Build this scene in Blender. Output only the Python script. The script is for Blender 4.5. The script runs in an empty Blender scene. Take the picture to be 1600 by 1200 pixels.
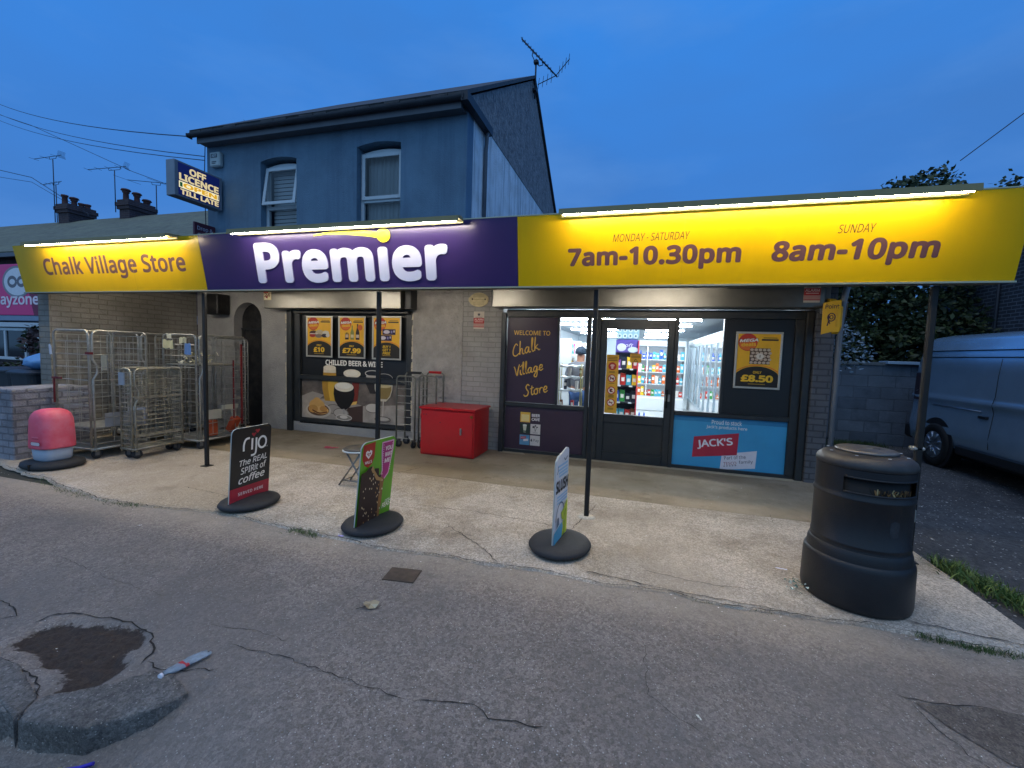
import bpy, math, random
from mathutils import Vector, Matrix, noise
R = math.radians
random.seed(7)
sc = bpy.context.scene
C = sc.collection

# ------------------------------------------------------------------ colour and materials
def lin(h, k=1.0):
    h = h.lstrip('#')
    o = []
    for i in (0, 2, 4):
        c = int(h[i:i+2], 16) / 255
        o.append((c / 12.92 if c <= .04045 else ((c + .055) / 1.055) ** 2.4) * k)
    return (o[0], o[1], o[2], 1)

MATS = {}
def mat(name, col, rough=.6, metal=0, var=0., vs=3., bump=0., bs=40., spec=.5, emit=None, es=0, coat=0., dirt=None, dirtamt=0., dscale=1.2, alpha=1, trans=0., rvar=0., streak=None):
    if name in MATS: return MATS[name]
    m = bpy.data.materials.new(name); m.use_nodes = True
    nt = m.node_tree; N = nt.nodes; L = nt.links
    b = N['Principled BSDF']
    c = lin(col) if isinstance(col, str) else tuple(col) + (1,)
    b.inputs['Base Color'].default_value = c
    b.inputs['Roughness'].default_value = rough
    b.inputs['Metallic'].default_value = metal
    b.inputs['Specular IOR Level'].default_value = spec
    if coat: b.inputs['Coat Weight'].default_value = coat
    if trans: b.inputs['Transmission Weight'].default_value = trans
    if alpha < 1: b.inputs['Alpha'].default_value = alpha
    if emit:
        b.inputs['Emission Color'].default_value = lin(emit); b.inputs['Emission Strength'].default_value = es
    tc = N.new('ShaderNodeTexCoord')
    src = None
    if var:
        n = N.new('ShaderNodeTexNoise'); n.inputs['Scale'].default_value = vs; n.inputs['Detail'].default_value = 8; n.inputs['Roughness'].default_value = .65
        L.new(tc.outputs['Object'], n.inputs['Vector'])
        mr = N.new('ShaderNodeMapRange'); mr.inputs['From Min'].default_value = .3; mr.inputs['From Max'].default_value = .7
        mr.inputs['To Min'].default_value = 1 - var; mr.inputs['To Max'].default_value = 1 + var
        L.new(n.outputs['Fac'], mr.inputs['Value'])
        mx = N.new('ShaderNodeVectorMath'); mx.operation = 'SCALE'
        mx.inputs[0].default_value = c[:3]; L.new(mr.outputs[0], mx.inputs['Scale'])
        src = mx.outputs[0]
        if rvar:
            m2 = N.new('ShaderNodeMapRange'); m2.inputs['To Min'].default_value = rough - rvar; m2.inputs['To Max'].default_value = rough + rvar
            L.new(n.outputs['Fac'], m2.inputs['Value']); L.new(m2.outputs[0], b.inputs['Roughness'])
    if dirt:
        n = N.new('ShaderNodeTexNoise'); n.inputs['Scale'].default_value = dscale; n.inputs['Detail'].default_value = 10; n.inputs['Roughness'].default_value = .7
        L.new(tc.outputs['Object'], n.inputs['Vector'])
        mr = N.new('ShaderNodeMapRange'); mr.inputs['From Min'].default_value = .45; mr.inputs['From Max'].default_value = .7; mr.inputs['To Max'].default_value = dirtamt
        L.new(n.outputs['Fac'], mr.inputs['Value'])
        mx = N.new('ShaderNodeMix'); mx.data_type = 'RGBA'
        L.new(mr.outputs[0], mx.inputs['Factor'])
        if src: L.new(src, mx.inputs['A'])
        else: mx.inputs['A'].default_value = c
        mx.inputs['B'].default_value = lin(dirt); src = mx.outputs['Result']
    if streak:
        mpp = N.new('ShaderNodeMapping'); mpp.inputs['Scale'].default_value = (streak[2], streak[2], streak[2]*(.07 if streak[2] < 20 else .25)); L.new(tc.outputs['Object'], mpp.inputs[0])
        n = N.new('ShaderNodeTexNoise'); n.inputs['Scale'].default_value = 1; n.inputs['Detail'].default_value = 8; n.inputs['Roughness'].default_value = .65; L.new(mpp.outputs[0], n.inputs['Vector'])
        mr = N.new('ShaderNodeMapRange'); mr.inputs['From Min'].default_value = .48; mr.inputs['From Max'].default_value = .72; mr.inputs['To Max'].default_value = streak[1]; L.new(n.outputs['Fac'], mr.inputs['Value'])
        mx = N.new('ShaderNodeMix'); mx.data_type = 'RGBA'; L.new(mr.outputs[0], mx.inputs['Factor'])
        if src: L.new(src, mx.inputs['A'])
        else: mx.inputs['A'].default_value = c
        mx.inputs['B'].default_value = lin(streak[0]); src = mx.outputs['Result']
    if src: L.new(src, b.inputs['Base Color'])
    if bump:
        n = N.new('ShaderNodeTexNoise'); n.inputs['Scale'].default_value = bs; n.inputs['Detail'].default_value = 5
        L.new(tc.outputs['Object'], n.inputs['Vector'])
        bp = N.new('ShaderNodeBump'); bp.inputs['Strength'].default_value = bump; bp.inputs['Distance'].default_value = .02
        L.new(n.outputs['Fac'], bp.inputs['Height']); L.new(bp.outputs[0], b.inputs['Normal'])
    MATS[name] = m
    return m

def brick_mat(name, c1, c2, mortar, bw=.225, bh=.075, mort=.012, rough=.8, bump=.6, var=.25, vs=2.5, dirt=None, dirtamt=.5, dscale=1.):
    if name in MATS: return MATS[name]
    m = bpy.data.materials.new(name); m.use_nodes = True
    nt = m.node_tree; N = nt.nodes; L = nt.links; b = N['Principled BSDF']
    b.inputs['Roughness'].default_value = rough
    tc = N.new('ShaderNodeTexCoord'); sp = N.new('ShaderNodeSeparateXYZ'); L.new(tc.outputs['Object'], sp.inputs[0])
    ad = N.new('ShaderNodeMath'); L.new(sp.outputs[0], ad.inputs[0]); L.new(sp.outputs[1], ad.inputs[1])
    # a little waviness so that the courses are not ruled lines
    nz = N.new('ShaderNodeTexNoise'); nz.inputs['Scale'].default_value = 6; L.new(tc.outputs['Object'], nz.inputs['Vector'])
    wv = N.new('ShaderNodeMath'); wv.operation = 'MULTIPLY_ADD'; wv.inputs[1].default_value = .012; L.new(nz.outputs['Fac'], wv.inputs[0]); L.new(sp.outputs[2], wv.inputs[2])
    cb = N.new('ShaderNodeCombineXYZ'); L.new(ad.outputs[0], cb.inputs[0]); L.new(wv.outputs[0], cb.inputs[1])
    bt = N.new('ShaderNodeTexBrick'); bt.inputs['Scale'].default_value = 1; bt.inputs['Brick Width'].default_value = bw; bt.inputs['Row Height'].default_value = bh
    bt.inputs['Mortar Size'].default_value = mort; bt.inputs['Mortar Smooth'].default_value = .4; bt.inputs['Bias'].default_value = 0
    bt.inputs['Color1'].default_value = lin(c1); bt.inputs['Color2'].default_value = lin(c2); bt.inputs['Mortar'].default_value = lin(mortar)
    L.new(cb.outputs[0], bt.inputs['Vector'])
    n = N.new('ShaderNodeTexNoise'); n.inputs['Scale'].default_value = vs; n.inputs['Detail'].default_value = 9; n.inputs['Roughness'].default_value = .7
    L.new(tc.outputs['Object'], n.inputs['Vector'])
    mr = N.new('ShaderNodeMapRange'); mr.inputs['From Min'].default_value = .3; mr.inputs['From Max'].default_value = .7
    mr.inputs['To Min'].default_value = 1 - var; mr.inputs['To Max'].default_value = 1 + var; L.new(n.outputs['Fac'], mr.inputs['Value'])
    mx = N.new('ShaderNodeVectorMath'); mx.operation = 'SCALE'; L.new(bt.outputs['Color'], mx.inputs[0]); L.new(mr.outputs[0], mx.inputs['Scale'])
    src = mx.outputs[0]
    if dirt:
        n2 = N.new('ShaderNodeTexNoise'); n2.inputs['Scale'].default_value = dscale; n2.inputs['Detail'].default_value = 10; L.new(tc.outputs['Object'], n2.inputs['Vector'])
        m2 = N.new('ShaderNodeMapRange'); m2.inputs['From Min'].default_value = .48; m2.inputs['From Max'].default_value = .68; m2.inputs['To Max'].default_value = dirtamt
        L.new(n2.outputs['Fac'], m2.inputs['Value'])
        mm = N.new('ShaderNodeMix'); mm.data_type = 'RGBA'; L.new(m2.outputs[0], mm.inputs['Factor']); L.new(src, mm.inputs['A']); mm.inputs['B'].default_value = lin(dirt); src = mm.outputs['Result']
    L.new(src, b.inputs['Base Color'])
    nb = N.new('ShaderNodeTexNoise'); nb.inputs['Scale'].default_value = 45; L.new(tc.outputs['Object'], nb.inputs['Vector'])
    s1 = N.new('ShaderNodeMath'); s1.operation = 'MULTIPLY_ADD'; s1.inputs[1].default_value = -1.0; L.new(bt.outputs['Fac'], s1.inputs[0]); L.new(nb.outputs['Fac'], s1.inputs[2])
    bp = N.new('ShaderNodeBump'); bp.inputs['Strength'].default_value = bump; bp.inputs['Distance'].default_value = .008
    L.new(s1.outputs[0], bp.inputs['Height']); L.new(bp.outputs[0], b.inputs['Normal'])
    MATS[name] = m
    return m

def ground_mat(name, base, dark, light, speck, rough=.85, big=.6, bump=.6, speckscale=95, patch=None, patchcol=None, spk=.13, aggr=None, soilcol=None, wear=None):
    """asphalt / concrete: two noise octaves, bright aggregate chips, bump"""
    m = bpy.data.materials.new(name); m.use_nodes = True
    nt = m.node_tree; N = nt.nodes; L = nt.links; b = N['Principled BSDF']
    b.inputs['Roughness'].default_value = rough; b.inputs['Specular IOR Level'].default_value = .35
    tc = N.new('ShaderNodeTexCoord')
    def nz(s, d=8, r=.6):
        n = N.new('ShaderNodeTexNoise'); n.inputs['Scale'].default_value = s; n.inputs['Detail'].default_value = d; n.inputs['Roughness'].default_value = r
        L.new(tc.outputs['Object'], n.inputs['Vector']); return n
    def rng(o, a, b_, c=0, d=1):
        mr = N.new('ShaderNodeMapRange'); mr.inputs['From Min'].default_value = a; mr.inputs['From Max'].default_value = b_
        mr.inputs['To Min'].default_value = c; mr.inputs['To Max'].default_value = d; L.new(o, mr.inputs['Value']); return mr.outputs[0]
    def mix(f, a, c):
        mx = N.new('ShaderNodeMix'); mx.data_type = 'RGBA'
        L.new(f, mx.inputs['Factor'])
        if isinstance(a, str): mx.inputs['A'].default_value = lin(a)
        else: L.new(a, mx.inputs['A'])
        mx.inputs['B'].default_value = lin(c); return mx.outputs['Result']
    c = mix(rng(nz(big, 6).outputs['Fac'], .42, .68), base, dark)
    c = mix(rng(nz(big * 2.7 + .4, 8, .7).outputs['Fac'], .5, .75, 0, .8), c, light)
    if patch:
        c = mix(rng(nz(patch, 5, .55).outputs['Fac'], .52, .62, 0, .85), c, patchcol)
    # fine grain
    g = nz(140, 3, .8)
    sc_ = N.new('ShaderNodeVectorMath'); sc_.operation = 'SCALE'; L.new(c, sc_.inputs[0]); L.new(rng(g.outputs['Fac'], .25, .75, *((.45, 1.55) if aggr else (.66, 1.34))), sc_.inputs['Scale'])
    c = sc_.outputs[0]
    if aggr:
        v0 = N.new('ShaderNodeTexVoronoi'); v0.inputs['Scale'].default_value = aggr; L.new(tc.outputs['Object'], v0.inputs['Vector'])
        s0 = N.new('ShaderNodeSeparateColor'); L.new(v0.outputs['Color'], s0.inputs[0])
        sc2 = N.new('ShaderNodeVectorMath'); sc2.operation = 'SCALE'; L.new(c, sc2.inputs[0]); L.new(rng(s0.outputs[1], 0, 1, .72, 1.3), sc2.inputs['Scale']); c = sc2.outputs[0]
    v = N.new('ShaderNodeTexVoronoi'); v.inputs['Scale'].default_value = speckscale; v.inputs['Randomness'].default_value = 1; L.new(tc.outputs['Object'], v.inputs['Vector'])
    sp = N.new('ShaderNodeSeparateColor'); L.new(v.outputs['Color'], sp.inputs[0])
    a = rng(sp.outputs[0], 1 - spk, 1 - spk * .6, 0, 1)
    dd = rng(v.outputs['Distance'], .25, .38, 1, 0)
    mm = N.new('ShaderNodeMath'); mm.operation = 'MULTIPLY'; L.new(a, mm.inputs[0]); L.new(dd, mm.inputs[1])
    c = mix(mm.outputs[0], c, speck)
    if wear:      # worn and stained areas with their own outlines
        f1 = rng(nz(.45, 7, .62).outputs['Fac'], .47, .60, 0, .55); c = mix(f1, c, wear[0])
        f2 = rng(nz(3.1, 9, .7).outputs['Fac'], .56, .72, 0, .6); c = mix(f2, c, wear[1])
    if soilcol:
        at2 = N.new('ShaderNodeAttribute'); at2.attribute_name = 'dust'
        n6 = nz(7, 9, .75); a2 = N.new('ShaderNodeMath'); a2.operation = 'MULTIPLY_ADD'; a2.inputs[1].default_value = 1.6; L.new(n6.outputs['Fac'], a2.inputs[0]); L.new(at2.outputs['Fac'], a2.inputs[2])
        c = mix(rng(a2.outputs[0], 1.15, 1.9, 0, .5), c, '#a99f90')
        at = N.new('ShaderNodeAttribute'); at.attribute_name = 'soil'
        n5 = nz(19, 7, .7); am = N.new('ShaderNodeMath'); am.operation = 'MULTIPLY_ADD'; am.inputs[1].default_value = 2.2; L.new(n5.outputs['Fac'], am.inputs[0]); L.new(at.outputs['Fac'], am.inputs[2])
        so_ = N.new('ShaderNodeVectorMath'); so_.operation = 'SCALE'; so_.inputs[0].default_value = lin(soilcol)[:3]; L.new(rng(nz(60, 6, .8).outputs['Fac'], .3, .7, .5, 1.6), so_.inputs['Scale'])
        mx = N.new('ShaderNodeMix'); mx.data_type = 'RGBA'; L.new(rng(am.outputs[0], 1.5, 1.75, 0, 1), mx.inputs['Factor']); L.new(c, mx.inputs['A']); L.new(so_.outputs[0], mx.inputs['B']); c = mx.outputs['Result']
    L.new(c, b.inputs['Base Color'])
    ad = N.new('ShaderNodeMath'); ad.operation = 'MULTIPLY_ADD'; ad.inputs[1].default_value = .5; L.new(v.outputs['Distance'], ad.inputs[0]); L.new(g.outputs['Fac'], ad.inputs[2])
    bp = N.new('ShaderNodeBump'); bp.inputs['Strength'].default_value = bump; bp.inputs['Distance'].default_value = .006
    L.new(ad.outputs[0], bp.inputs['Height']); L.new(bp.outputs[0], b.inputs['Normal'])
    MATS[name] = m
    return m

def glass_mat(name, tint='#ffffff', rough=0., gl=.1):
    if name in MATS: return MATS[name]
    m = bpy.data.materials.new(name); m.use_nodes = True
    nt = m.node_tree; N = nt.nodes; L = nt.links
    N.remove(N['Principled BSDF']); out = N['Material Output']
    t = N.new('ShaderNodeBsdfTransparent'); t.inputs[0].default_value = lin(tint)
    g = N.new('ShaderNodeBsdfGlossy'); g.inputs['Roughness'].default_value = rough; g.inputs['Color'].default_value = (1, 1, 1, 1)
    f = N.new('ShaderNodeFresnel'); f.inputs['IOR'].default_value = 1.45
    mx = N.new('ShaderNodeMixShader'); L.new(f.outputs[0], mx.inputs[0]); L.new(t.outputs[0], mx.inputs[1]); L.new(g.outputs[0], mx.inputs[2])
    L.new(mx.outputs[0], out.inputs['Surface']); MATS[name] = m
    return m

def flat(col, rough=.55, var=.06):      # printed or painted colour
    return mat('print_' + col.strip('#') + ('' if rough == .55 else '_%d' % int(rough*100)), col, rough, var=var, vs=9)

# ------------------------------------------------------------------ mesh building
def worigin(p):
    v = Vector((0, 0, 0))
    while p is not None:
        v += p.location; p = p.parent
    return v

class MB:
    def __init__(s): s.v = []; s.f = []; s.m = []; s.ms = []; s.mat = None; s.sm = []; s.smooth = False
    def mi(s, m):
        if m not in s.ms: s.ms.append(m)
        return s.ms.index(m)
    def face(s, idx, m):
        s.f.append(tuple(idx)); s.m.append(s.mi(m)); s.sm.append(s.smooth)
    def pts(s, ps):
        n = len(s.v); s.v += [Vector(p) for p in ps]; return list(range(n, n + len(ps)))
    def poly(s, ps, m): s.face(s.pts(ps), m)
    def box(s, a, b, m, mt=None):
        x0, y0, z0 = a; x1, y1, z1 = b
        P = [(x0,y0,z0),(x1,y0,z0),(x1,y1,z0),(x0,y1,z0),(x0,y0,z1),(x1,y0,z1),(x1,y1,z1),(x0,y1,z1)]
        if mt: P = [mt @ Vector(p) for p in P]
        i = s.pts(P)
        for q in ((0,3,2,1),(4,5,6,7),(0,1,5,4),(1,2,6,5),(2,3,7,6),(3,0,4,7)): s.face([i[k] for k in q], m)
        return s
    def bbox(s, a, b, m, r=.01, mt=None):       # box with chamfered edges
        x0, y0, z0 = a; x1, y1, z1 = b
        r = min(r, (x1-x0)*.45, (y1-y0)*.45, (z1-z0)*.45)
        X = (x0, x1); Y = (y0, y1); Z = (z0, z1)
        P = {}; L_ = []
        for i in (0, 1):
            for j in (0, 1):
                for k in (0, 1):
                    sx = 1 if i == 0 else -1; sy = 1 if j == 0 else -1; sz = 1 if k == 0 else -1
                    for ax in range(3):
                        p = [X[i] + sx*r, Y[j] + sy*r, Z[k] + sz*r]; p[ax] = (X[i], Y[j], Z[k])[ax]
                        P[(i,j,k,ax)] = len(L_); L_.append(mt @ Vector(p) if mt else p)
        ids = s.pts(L_)
        g = lambda *k: ids[P[k]]
        F = []
        for i in (0, 1): F.append([g(i,0,0,0), g(i,1,0,0), g(i,1,1,0), g(i,0,1,0)][::(-1 if i == 0 else 1)])
        for j in (0, 1): F.append([g(0,j,0,1), g(0,j,1,1), g(1,j,1,1), g(1,j,0,1)][::(-1 if j == 0 else 1)])
        for k in (0, 1): F.append([g(0,0,k,2), g(1,0,k,2), g(1,1,k,2), g(0,1,k,2)][::(-1 if k == 0 else 1)])
        for i in (0, 1):
            for j in (0, 1): F.append([g(i,j,0,0), g(i,j,1,0), g(i,j,1,1), g(i,j,0,1)])
            for k in (0, 1): F.append([g(i,0,k,0), g(i,1,k,0), g(i,1,k,2), g(i,0,k,2)])
        for j in (0, 1):
            for k in (0, 1): F.append([g(0,j,k,1), g(1,j,k,1), g(1,j,k,2), g(0,j,k,2)])
        for i in (0, 1):
            for j in (0, 1):
                for k in (0, 1): F.append([g(i,j,k,0), g(i,j,k,1), g(i,j,k,2)])
        for f in F: s.face(f, m)
        return s
    def prism(s, poly, h, m, mt=None, side=None):        # 2D outline in local xy, extruded to z=h
        n = len(poly)
        a = [Vector((p[0], p[1], 0)) for p in poly]; b = [Vector((p[0], p[1], h)) for p in poly]
        if mt: a = [mt @ p for p in a]; b = [mt @ p for p in b]
        ia = s.pts(a); ib = s.pts(b)
        s.face(ib, m); s.face(ia[::-1], m)
        for k in range(n): s.face([ia[k], ia[(k+1) % n], ib[(k+1) % n], ib[k]], side or m)
        return s
    def tube(s, path, r, m, n=8, closed=False, caps=True):
        path = [Vector(p) for p in path]; rings = []
        N_ = len(path)
        up = None
        for k, p in enumerate(path):
            if closed: t = path[(k+1) % N_] - path[k-1]
            else: t = path[min(k+1, N_-1)] - path[max(k-1, 0)]
            if t.length < 1e-9: t = Vector((0, 0, 1))
            t.normalize()
            if up is None:
                up = Vector((0, 0, 1)) if abs(t.z) < .9 else Vector((1, 0, 0))
            a = t.cross(up)
            if a.length < 1e-6: a = t.cross(Vector((0, 1, 0)))
            a.normalize(); b = a.cross(t).normalized(); up = b
            rr = r[k] if isinstance(r, (list, tuple)) else r
            rings.append(s.pts([p + (a*math.cos(2*math.pi*i/n) + b*math.sin(2*math.pi*i/n))*rr for i in range(n)]))
        old = s.smooth; s.smooth = n > 5
        for k in range(N_ - (0 if closed else 1)):
            A = rings[k]; B = rings[(k+1) % N_]
            for i in range(n): s.face([A[i], A[(i+1) % n], B[(i+1) % n], B[i]], m)
        s.smooth = old
        if caps and not closed:
            s.face(rings[0][::-1], m); s.face(rings[-1], m)
        return s
    def lathe(s, prof, m, c=(0, 0, 0), n=32, sx=1, sy=1, smooth=True, ax=None):
        rings = []
        for r, z in prof:
            ps = [Vector((r*sx*math.cos(2*math.pi*i/n), r*sy*math.sin(2*math.pi*i/n), z)) for i in range(n)]
            if ax: ps = [ax @ p for p in ps]
            rings.append(s.pts([p + Vector(c) for p in ps]))
        old = s.smooth; s.smooth = smooth
        for k in range(len(prof)-1):
            A, B = rings[k], rings[k+1]
            for i in range(n): s.face([A[i], A[(i+1) % n], B[(i+1) % n], B[i]], m)
        s.smooth = old
        s.face(rings[-1], m); s.face(rings[0][::-1], m)
        return s
    def build(s, name, parent=None, label=None, cat=None, group=None, kind=None, jitter=0):
        me = bpy.data.meshes.new(name)
        o = worigin(parent) if parent is not None else Vector((0, 0, 0))
        me.from_pydata([tuple(v - o) for v in s.v], [], s.f)
        for m in s.ms: me.materials.append(m)
        me.polygons.foreach_set('material_index', s.m)
        me.polygons.foreach_set('use_smooth', s.sm)
        me.update()
        ob = bpy.data.objects.new(name, me); C.objects.link(ob)
        if parent is not None: ob.parent = parent
        tag(ob, label, cat, group, kind)
        return ob

def tag(o, label=None, cat=None, group=None, kind=None):
    if label: o['label'] = label
    if cat: o['category'] = cat
    if group: o['group'] = group
    if kind: o['kind'] = kind
    return o

def thing(name, label, cat, loc=(0, 0, 0), rz=0, group=None):
    o = bpy.data.objects.new(name, None); C.objects.link(o); o.location = loc; o.rotation_euler = (0, 0, rz)
    o.empty_display_size = .1
    return tag(o, label, cat, group)

def kids(o): return [c for c in bpy.data.objects if c.parent == o]
def copy_tree(root, loc, rz, label):
    def rec(o, par):
        c = o.copy(); C.objects.link(c)
        if par is not None: c.parent = par
        for k in kids(o): rec(k, c)
        return c
    r = rec(root, None); r.location = loc; r.rotation_euler = (0, 0, rz); r['label'] = label
    return r

# ------------------------------------------------------------------ flat printed art (signs, posters, stickers)
_tc = {}
SANS = None
try:
    import os
    _p = os.path.join(bpy.utils.resource_path('LOCAL'), 'datafiles', 'fonts', 'NotoSansHebrew-Regular.woff2')     # Blender's own bundled sans
    if os.path.exists(_p): SANS = bpy.data.fonts.load(_p)
except Exception: SANS = None
def text_geo(s, bold=0., shear=0., sp=1.):
    k = (s, 0, shear, sp)
    if k in _tc: return _tc[k]
    cu = bpy.data.curves.new('t', 'FONT'); cu.body = s; cu.size = 1; cu.shear = shear; cu.space_character = sp
    cu.resolution_u = 4; cu.fill_mode = 'FRONT'
    if SANS: cu.font = SANS
    ob = bpy.data.objects.new('t', cu); C.objects.link(ob)
    bpy.context.view_layer.update()
    me = bpy.data.meshes.new_from_object(ob.evaluated_get(bpy.context.evaluated_depsgraph_get()))
    v = [(p.co.x, p.co.y) for p in me.vertices]; f = [tuple(p.vertices) for p in me.polygons]
    C.objects.unlink(ob); bpy.data.objects.remove(ob); bpy.data.curves.remove(cu); bpy.data.meshes.remove(me)
    _tc[k] = (v, f)
    return _tc[k]

def smooth_path(pts, n=6):
    if len(pts) < 3: return pts
    o = []
    P = [pts[0]] + list(pts) + [pts[-1]]
    for i in range(1, len(P)-2):
        for k in range(n):
            t = k / n
            q = []
            for d in (0, 1):
                a, b, c, e = P[i-1][d], P[i][d], P[i+1][d], P[i+2][d]
                q.append(.5*((2*b) + (-a+c)*t + (2*a-5*b+4*c-e)*t*t + (-a+3*b-3*c+e)*t**3))
            o.append(tuple(q))
    o.append(pts[-1])
    return o

class Art:
    """shapes in a plane (x right, y up), each laid a hair in front of the one before"""
    def __init__(s, step=.0004): s.mb = MB(); s.z = 0; s.step = step
    def _n(s, z):
        if z is None: s.z += s.step; return s.z
        return z
    def poly(s, pts, m, z=None):
        z = s._n(z); s.mb.poly([(x, y, z) for x, y in pts], m); return s
    def rect(s, x0, y0, x1, y1, m, z=None): return s.poly([(x0,y0),(x1,y0),(x1,y1),(x0,y1)], m, z)
    def ell(s, cx, cy, rx, ry, m, a0=0, a1=360, n=28, z=None):
        full = a1 - a0 >= 360
        pts = [(cx + rx*math.cos(R(a0 + (a1-a0)*i/n)), cy + ry*math.sin(R(a0 + (a1-a0)*i/n))) for i in range(n + (0 if full else 1))]
        return s.poly(pts, m, z)
    def ring(s, cx, cy, rx, ry, w, m, a0=0, a1=360, n=28):
        return s.stroke([(cx + rx*math.cos(R(a0 + (a1-a0)*i/n)), cy + ry*math.sin(R(a0 + (a1-a0)*i/n))) for i in range(n+1)], w, m, sm=False)
    def stroke(s, pts, w, m, sm=True, z=None, taper=0):
        z = s._n(z)
        if sm: pts = smooth_path(pts)
        L_, R_ = [], []
        n = len(pts)
        for i, p in enumerate(pts):
            a = pts[max(i-1, 0)]; b = pts[min(i+1, n-1)]
            dx, dy = b[0]-a[0], b[1]-a[1]; l = math.hypot(dx, dy) or 1
            ww = w * (1 - taper*abs(2*i/(n-1) - 1)**3) / 2
            L_.append((p[0]-dy/l*ww, p[1]+dx/l*ww, z)); R_.append((p[0]+dy/l*ww, p[1]-dx/l*ww, z))
        ia = s.mb.pts(L_); ib = s.mb.pts(R_)
        for i in range(n-1): s.mb.face([ia[i], ib[i], ib[i+1], ia[i+1]], m)
        return s
    def text(s, t, x0, x1, y0, m, y1=None, bold=0., shear=0., sp=1., z=None, align=None, rot=0, thick=0, side=None):
        v, f = text_geo(t, 0, shear, sp)
        if not v: return s
        bd = bold * .85
        z = s._n(z)
        ax, bx = min(p[0] for p in v)-bd, max(p[0] for p in v)+bd; ay, by = min(p[1] for p in v)-bd, max(p[1] for p in v)+bd
        if x1 is None: k = (y1-y0)/(by-ay); kx = ky = k
        elif y1 is None: kx = ky = (x1-x0)/(bx-ax)
        else: kx = (x1-x0)/(bx-ax); ky = (y1-y0)/(by-ay)
        if x1 is None and align == 'c': x0 = x0 - (bx-ax)*kx/2
        cx, cy = x0, y0; cr, sr = math.cos(R(rot)), math.sin(R(rot))
        offs = [(0, 0)] + ([(bd*math.cos(R(q)), bd*math.sin(R(q))) for q in range(0, 360, 45 if bold < .03 else 30)] if bd else [])
        edg = None
        if thick:
            from collections import Counter
            ed = Counter()
            for q in f:
                for k in range(len(q)): ed[frozenset((q[k], q[(k+1) % len(q)]))] += 1
        for j, (ox, oy) in enumerate(offs):
            def P(p, zz):
                a, b = (p[0]+ox-ax)*kx, (p[1]+oy-ay)*ky
                return (cx + a*cr - b*sr, cy + a*sr + b*cr, zz)
            ids = s.mb.pts([P(p, z + thick + j*.00002) for p in v])
            for q in f: s.mb.face([ids[k] for k in q], m)
            if thick and j:
                lo = s.mb.pts([P(p, z) for p in v])
                for q in f:
                    for k in range(len(q)):
                        a, b = q[k], q[(k+1) % len(q)]
                        if ed[frozenset((a, b))] == 1: s.mb.face([ids[a], lo[a], lo[b], ids[b]], side or m)
        return s
    def build(s, name, parent, mt, **k):
        s.mb.v = [mt @ v for v in s.mb.v]
        return s.mb.build(name, parent, **k)

def plane(o, right=(1, 0, 0), up=(0, 0, 1)):
    r = Vector(right).normalized(); u = Vector(up).normalized(); n = r.cross(u)
    return Matrix(((r.x, u.x, n.x, o[0]), (r.y, u.y, n.y, o[1]), (r.z, u.z, n.z, o[2]), (0, 0, 0, 1)))
def wallp(y, x=0, z=0): return plane((x, y, z))            # facing -Y

G = {'C': ([[(.95,1.55),(.75,1.9),(.35,1.5),(.05,.75),(.1,.15),(.5,-.02),(1.05,.3)]], .95),
 'h': ([[(.42,2.2),(.2,1.0),(.05,0)],[(.1,.35),(.38,.9),(.6,.8),(.52,.2),(.68,0),(.85,.15)]], .85),
 'a': ([[(.75,.8),(.42,.95),(.06,.5),(.15,.05),(.45,.15),(.7,.8)],[(.76,.92),(.66,.2),(.8,0),(.98,.15)]], .95),
 'l': ([[(.08,.3),(.42,1.5),(.5,2.15),(.34,2.0),(.15,.7),(.25,.02),(.48,.15)]], .48),
 'k': ([[(.42,2.2),(.18,1.0),(.05,0)],[(.7,.95),(.2,.5),(.5,.32),(.75,.0),(.95,.1)]], .85),
 'V': ([[(0,1.75),(.15,1.2),(.35,.0),(.68,1.0),(1.05,1.95)]], .85),
 'i': ([[(.15,.92),(.08,.3),(.2,0),(.4,.15)],[(.2,1.45),(.65,1.75)]], .38),
 'g': ([[(.75,.8),(.42,.95),(.06,.5),(.15,.05),(.5,.2),(.7,.8)],[(.76,.92),(.62,-.4),(.35,-.95),(.02,-.7),(.4,-.15),(.98,.3)]], .95),
 'e': ([[(.1,.42),(.55,.55),(.62,.9),(.32,.98),(.05,.45),(.25,0),(.75,.22)]], .75),
 'S': ([[(1.0,1.6),(.78,1.9),(.42,1.55),(.5,1.1),(.75,.6),(.5,.05),(.05,.0),(-.1,.3)]], .95),
 't': ([[(.42,1.55),(.22,.5),(.3,0),(.6,.15)],[(.0,1.05),(.7,1.2)]], .6),
 'o': ([[(.4,.92),(.05,.6),(.1,.05),(.5,.05),(.65,.6),(.4,.92),(.85,.85)]], .78),
 'r': ([[(.12,.92),(.1,.0)],[(.12,.45),(.4,.92),(.7,.82)]], .68)}
def script(art, word, x, y, h, w, m, rot=0):
    cx = 0; cr, sr = math.cos(R(rot)), math.sin(R(rot))
    for ch in word:
        st, adv = G[ch]
        for s_ in st:
            art.stroke([(x + (cx+a+.12*b)*h*cr - b*h*sr, y + (cx+a)*h*sr + b*h*cr) for a, b in s_], w, m, taper=.25)
        cx += adv*1.12
# ------------------------------------------------------------------ camera
cam = bpy.data.cameras.new('camera'); co = bpy.data.objects.new('camera', cam); C.objects.link(co)
fw = Vector((-0.27827803, 0.95790168, -0.07060958)); rt = Vector((0.95912827, 0.28105684, 0.03286362)); up = Vector((-0.05132542, 0.05857842, 0.99696252))
co.matrix_world = Matrix(((rt.x, up.x, -fw.x, 0), (rt.y, up.y, -fw.y, 0), (rt.z, up.z, -fw.z, 1.55), (0, 0, 0, 1)))
cam.sensor_width = 36; cam.lens = 680 * 36 / 1600; cam.clip_start = .05; cam.clip_end = 500
sc.camera = co
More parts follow.
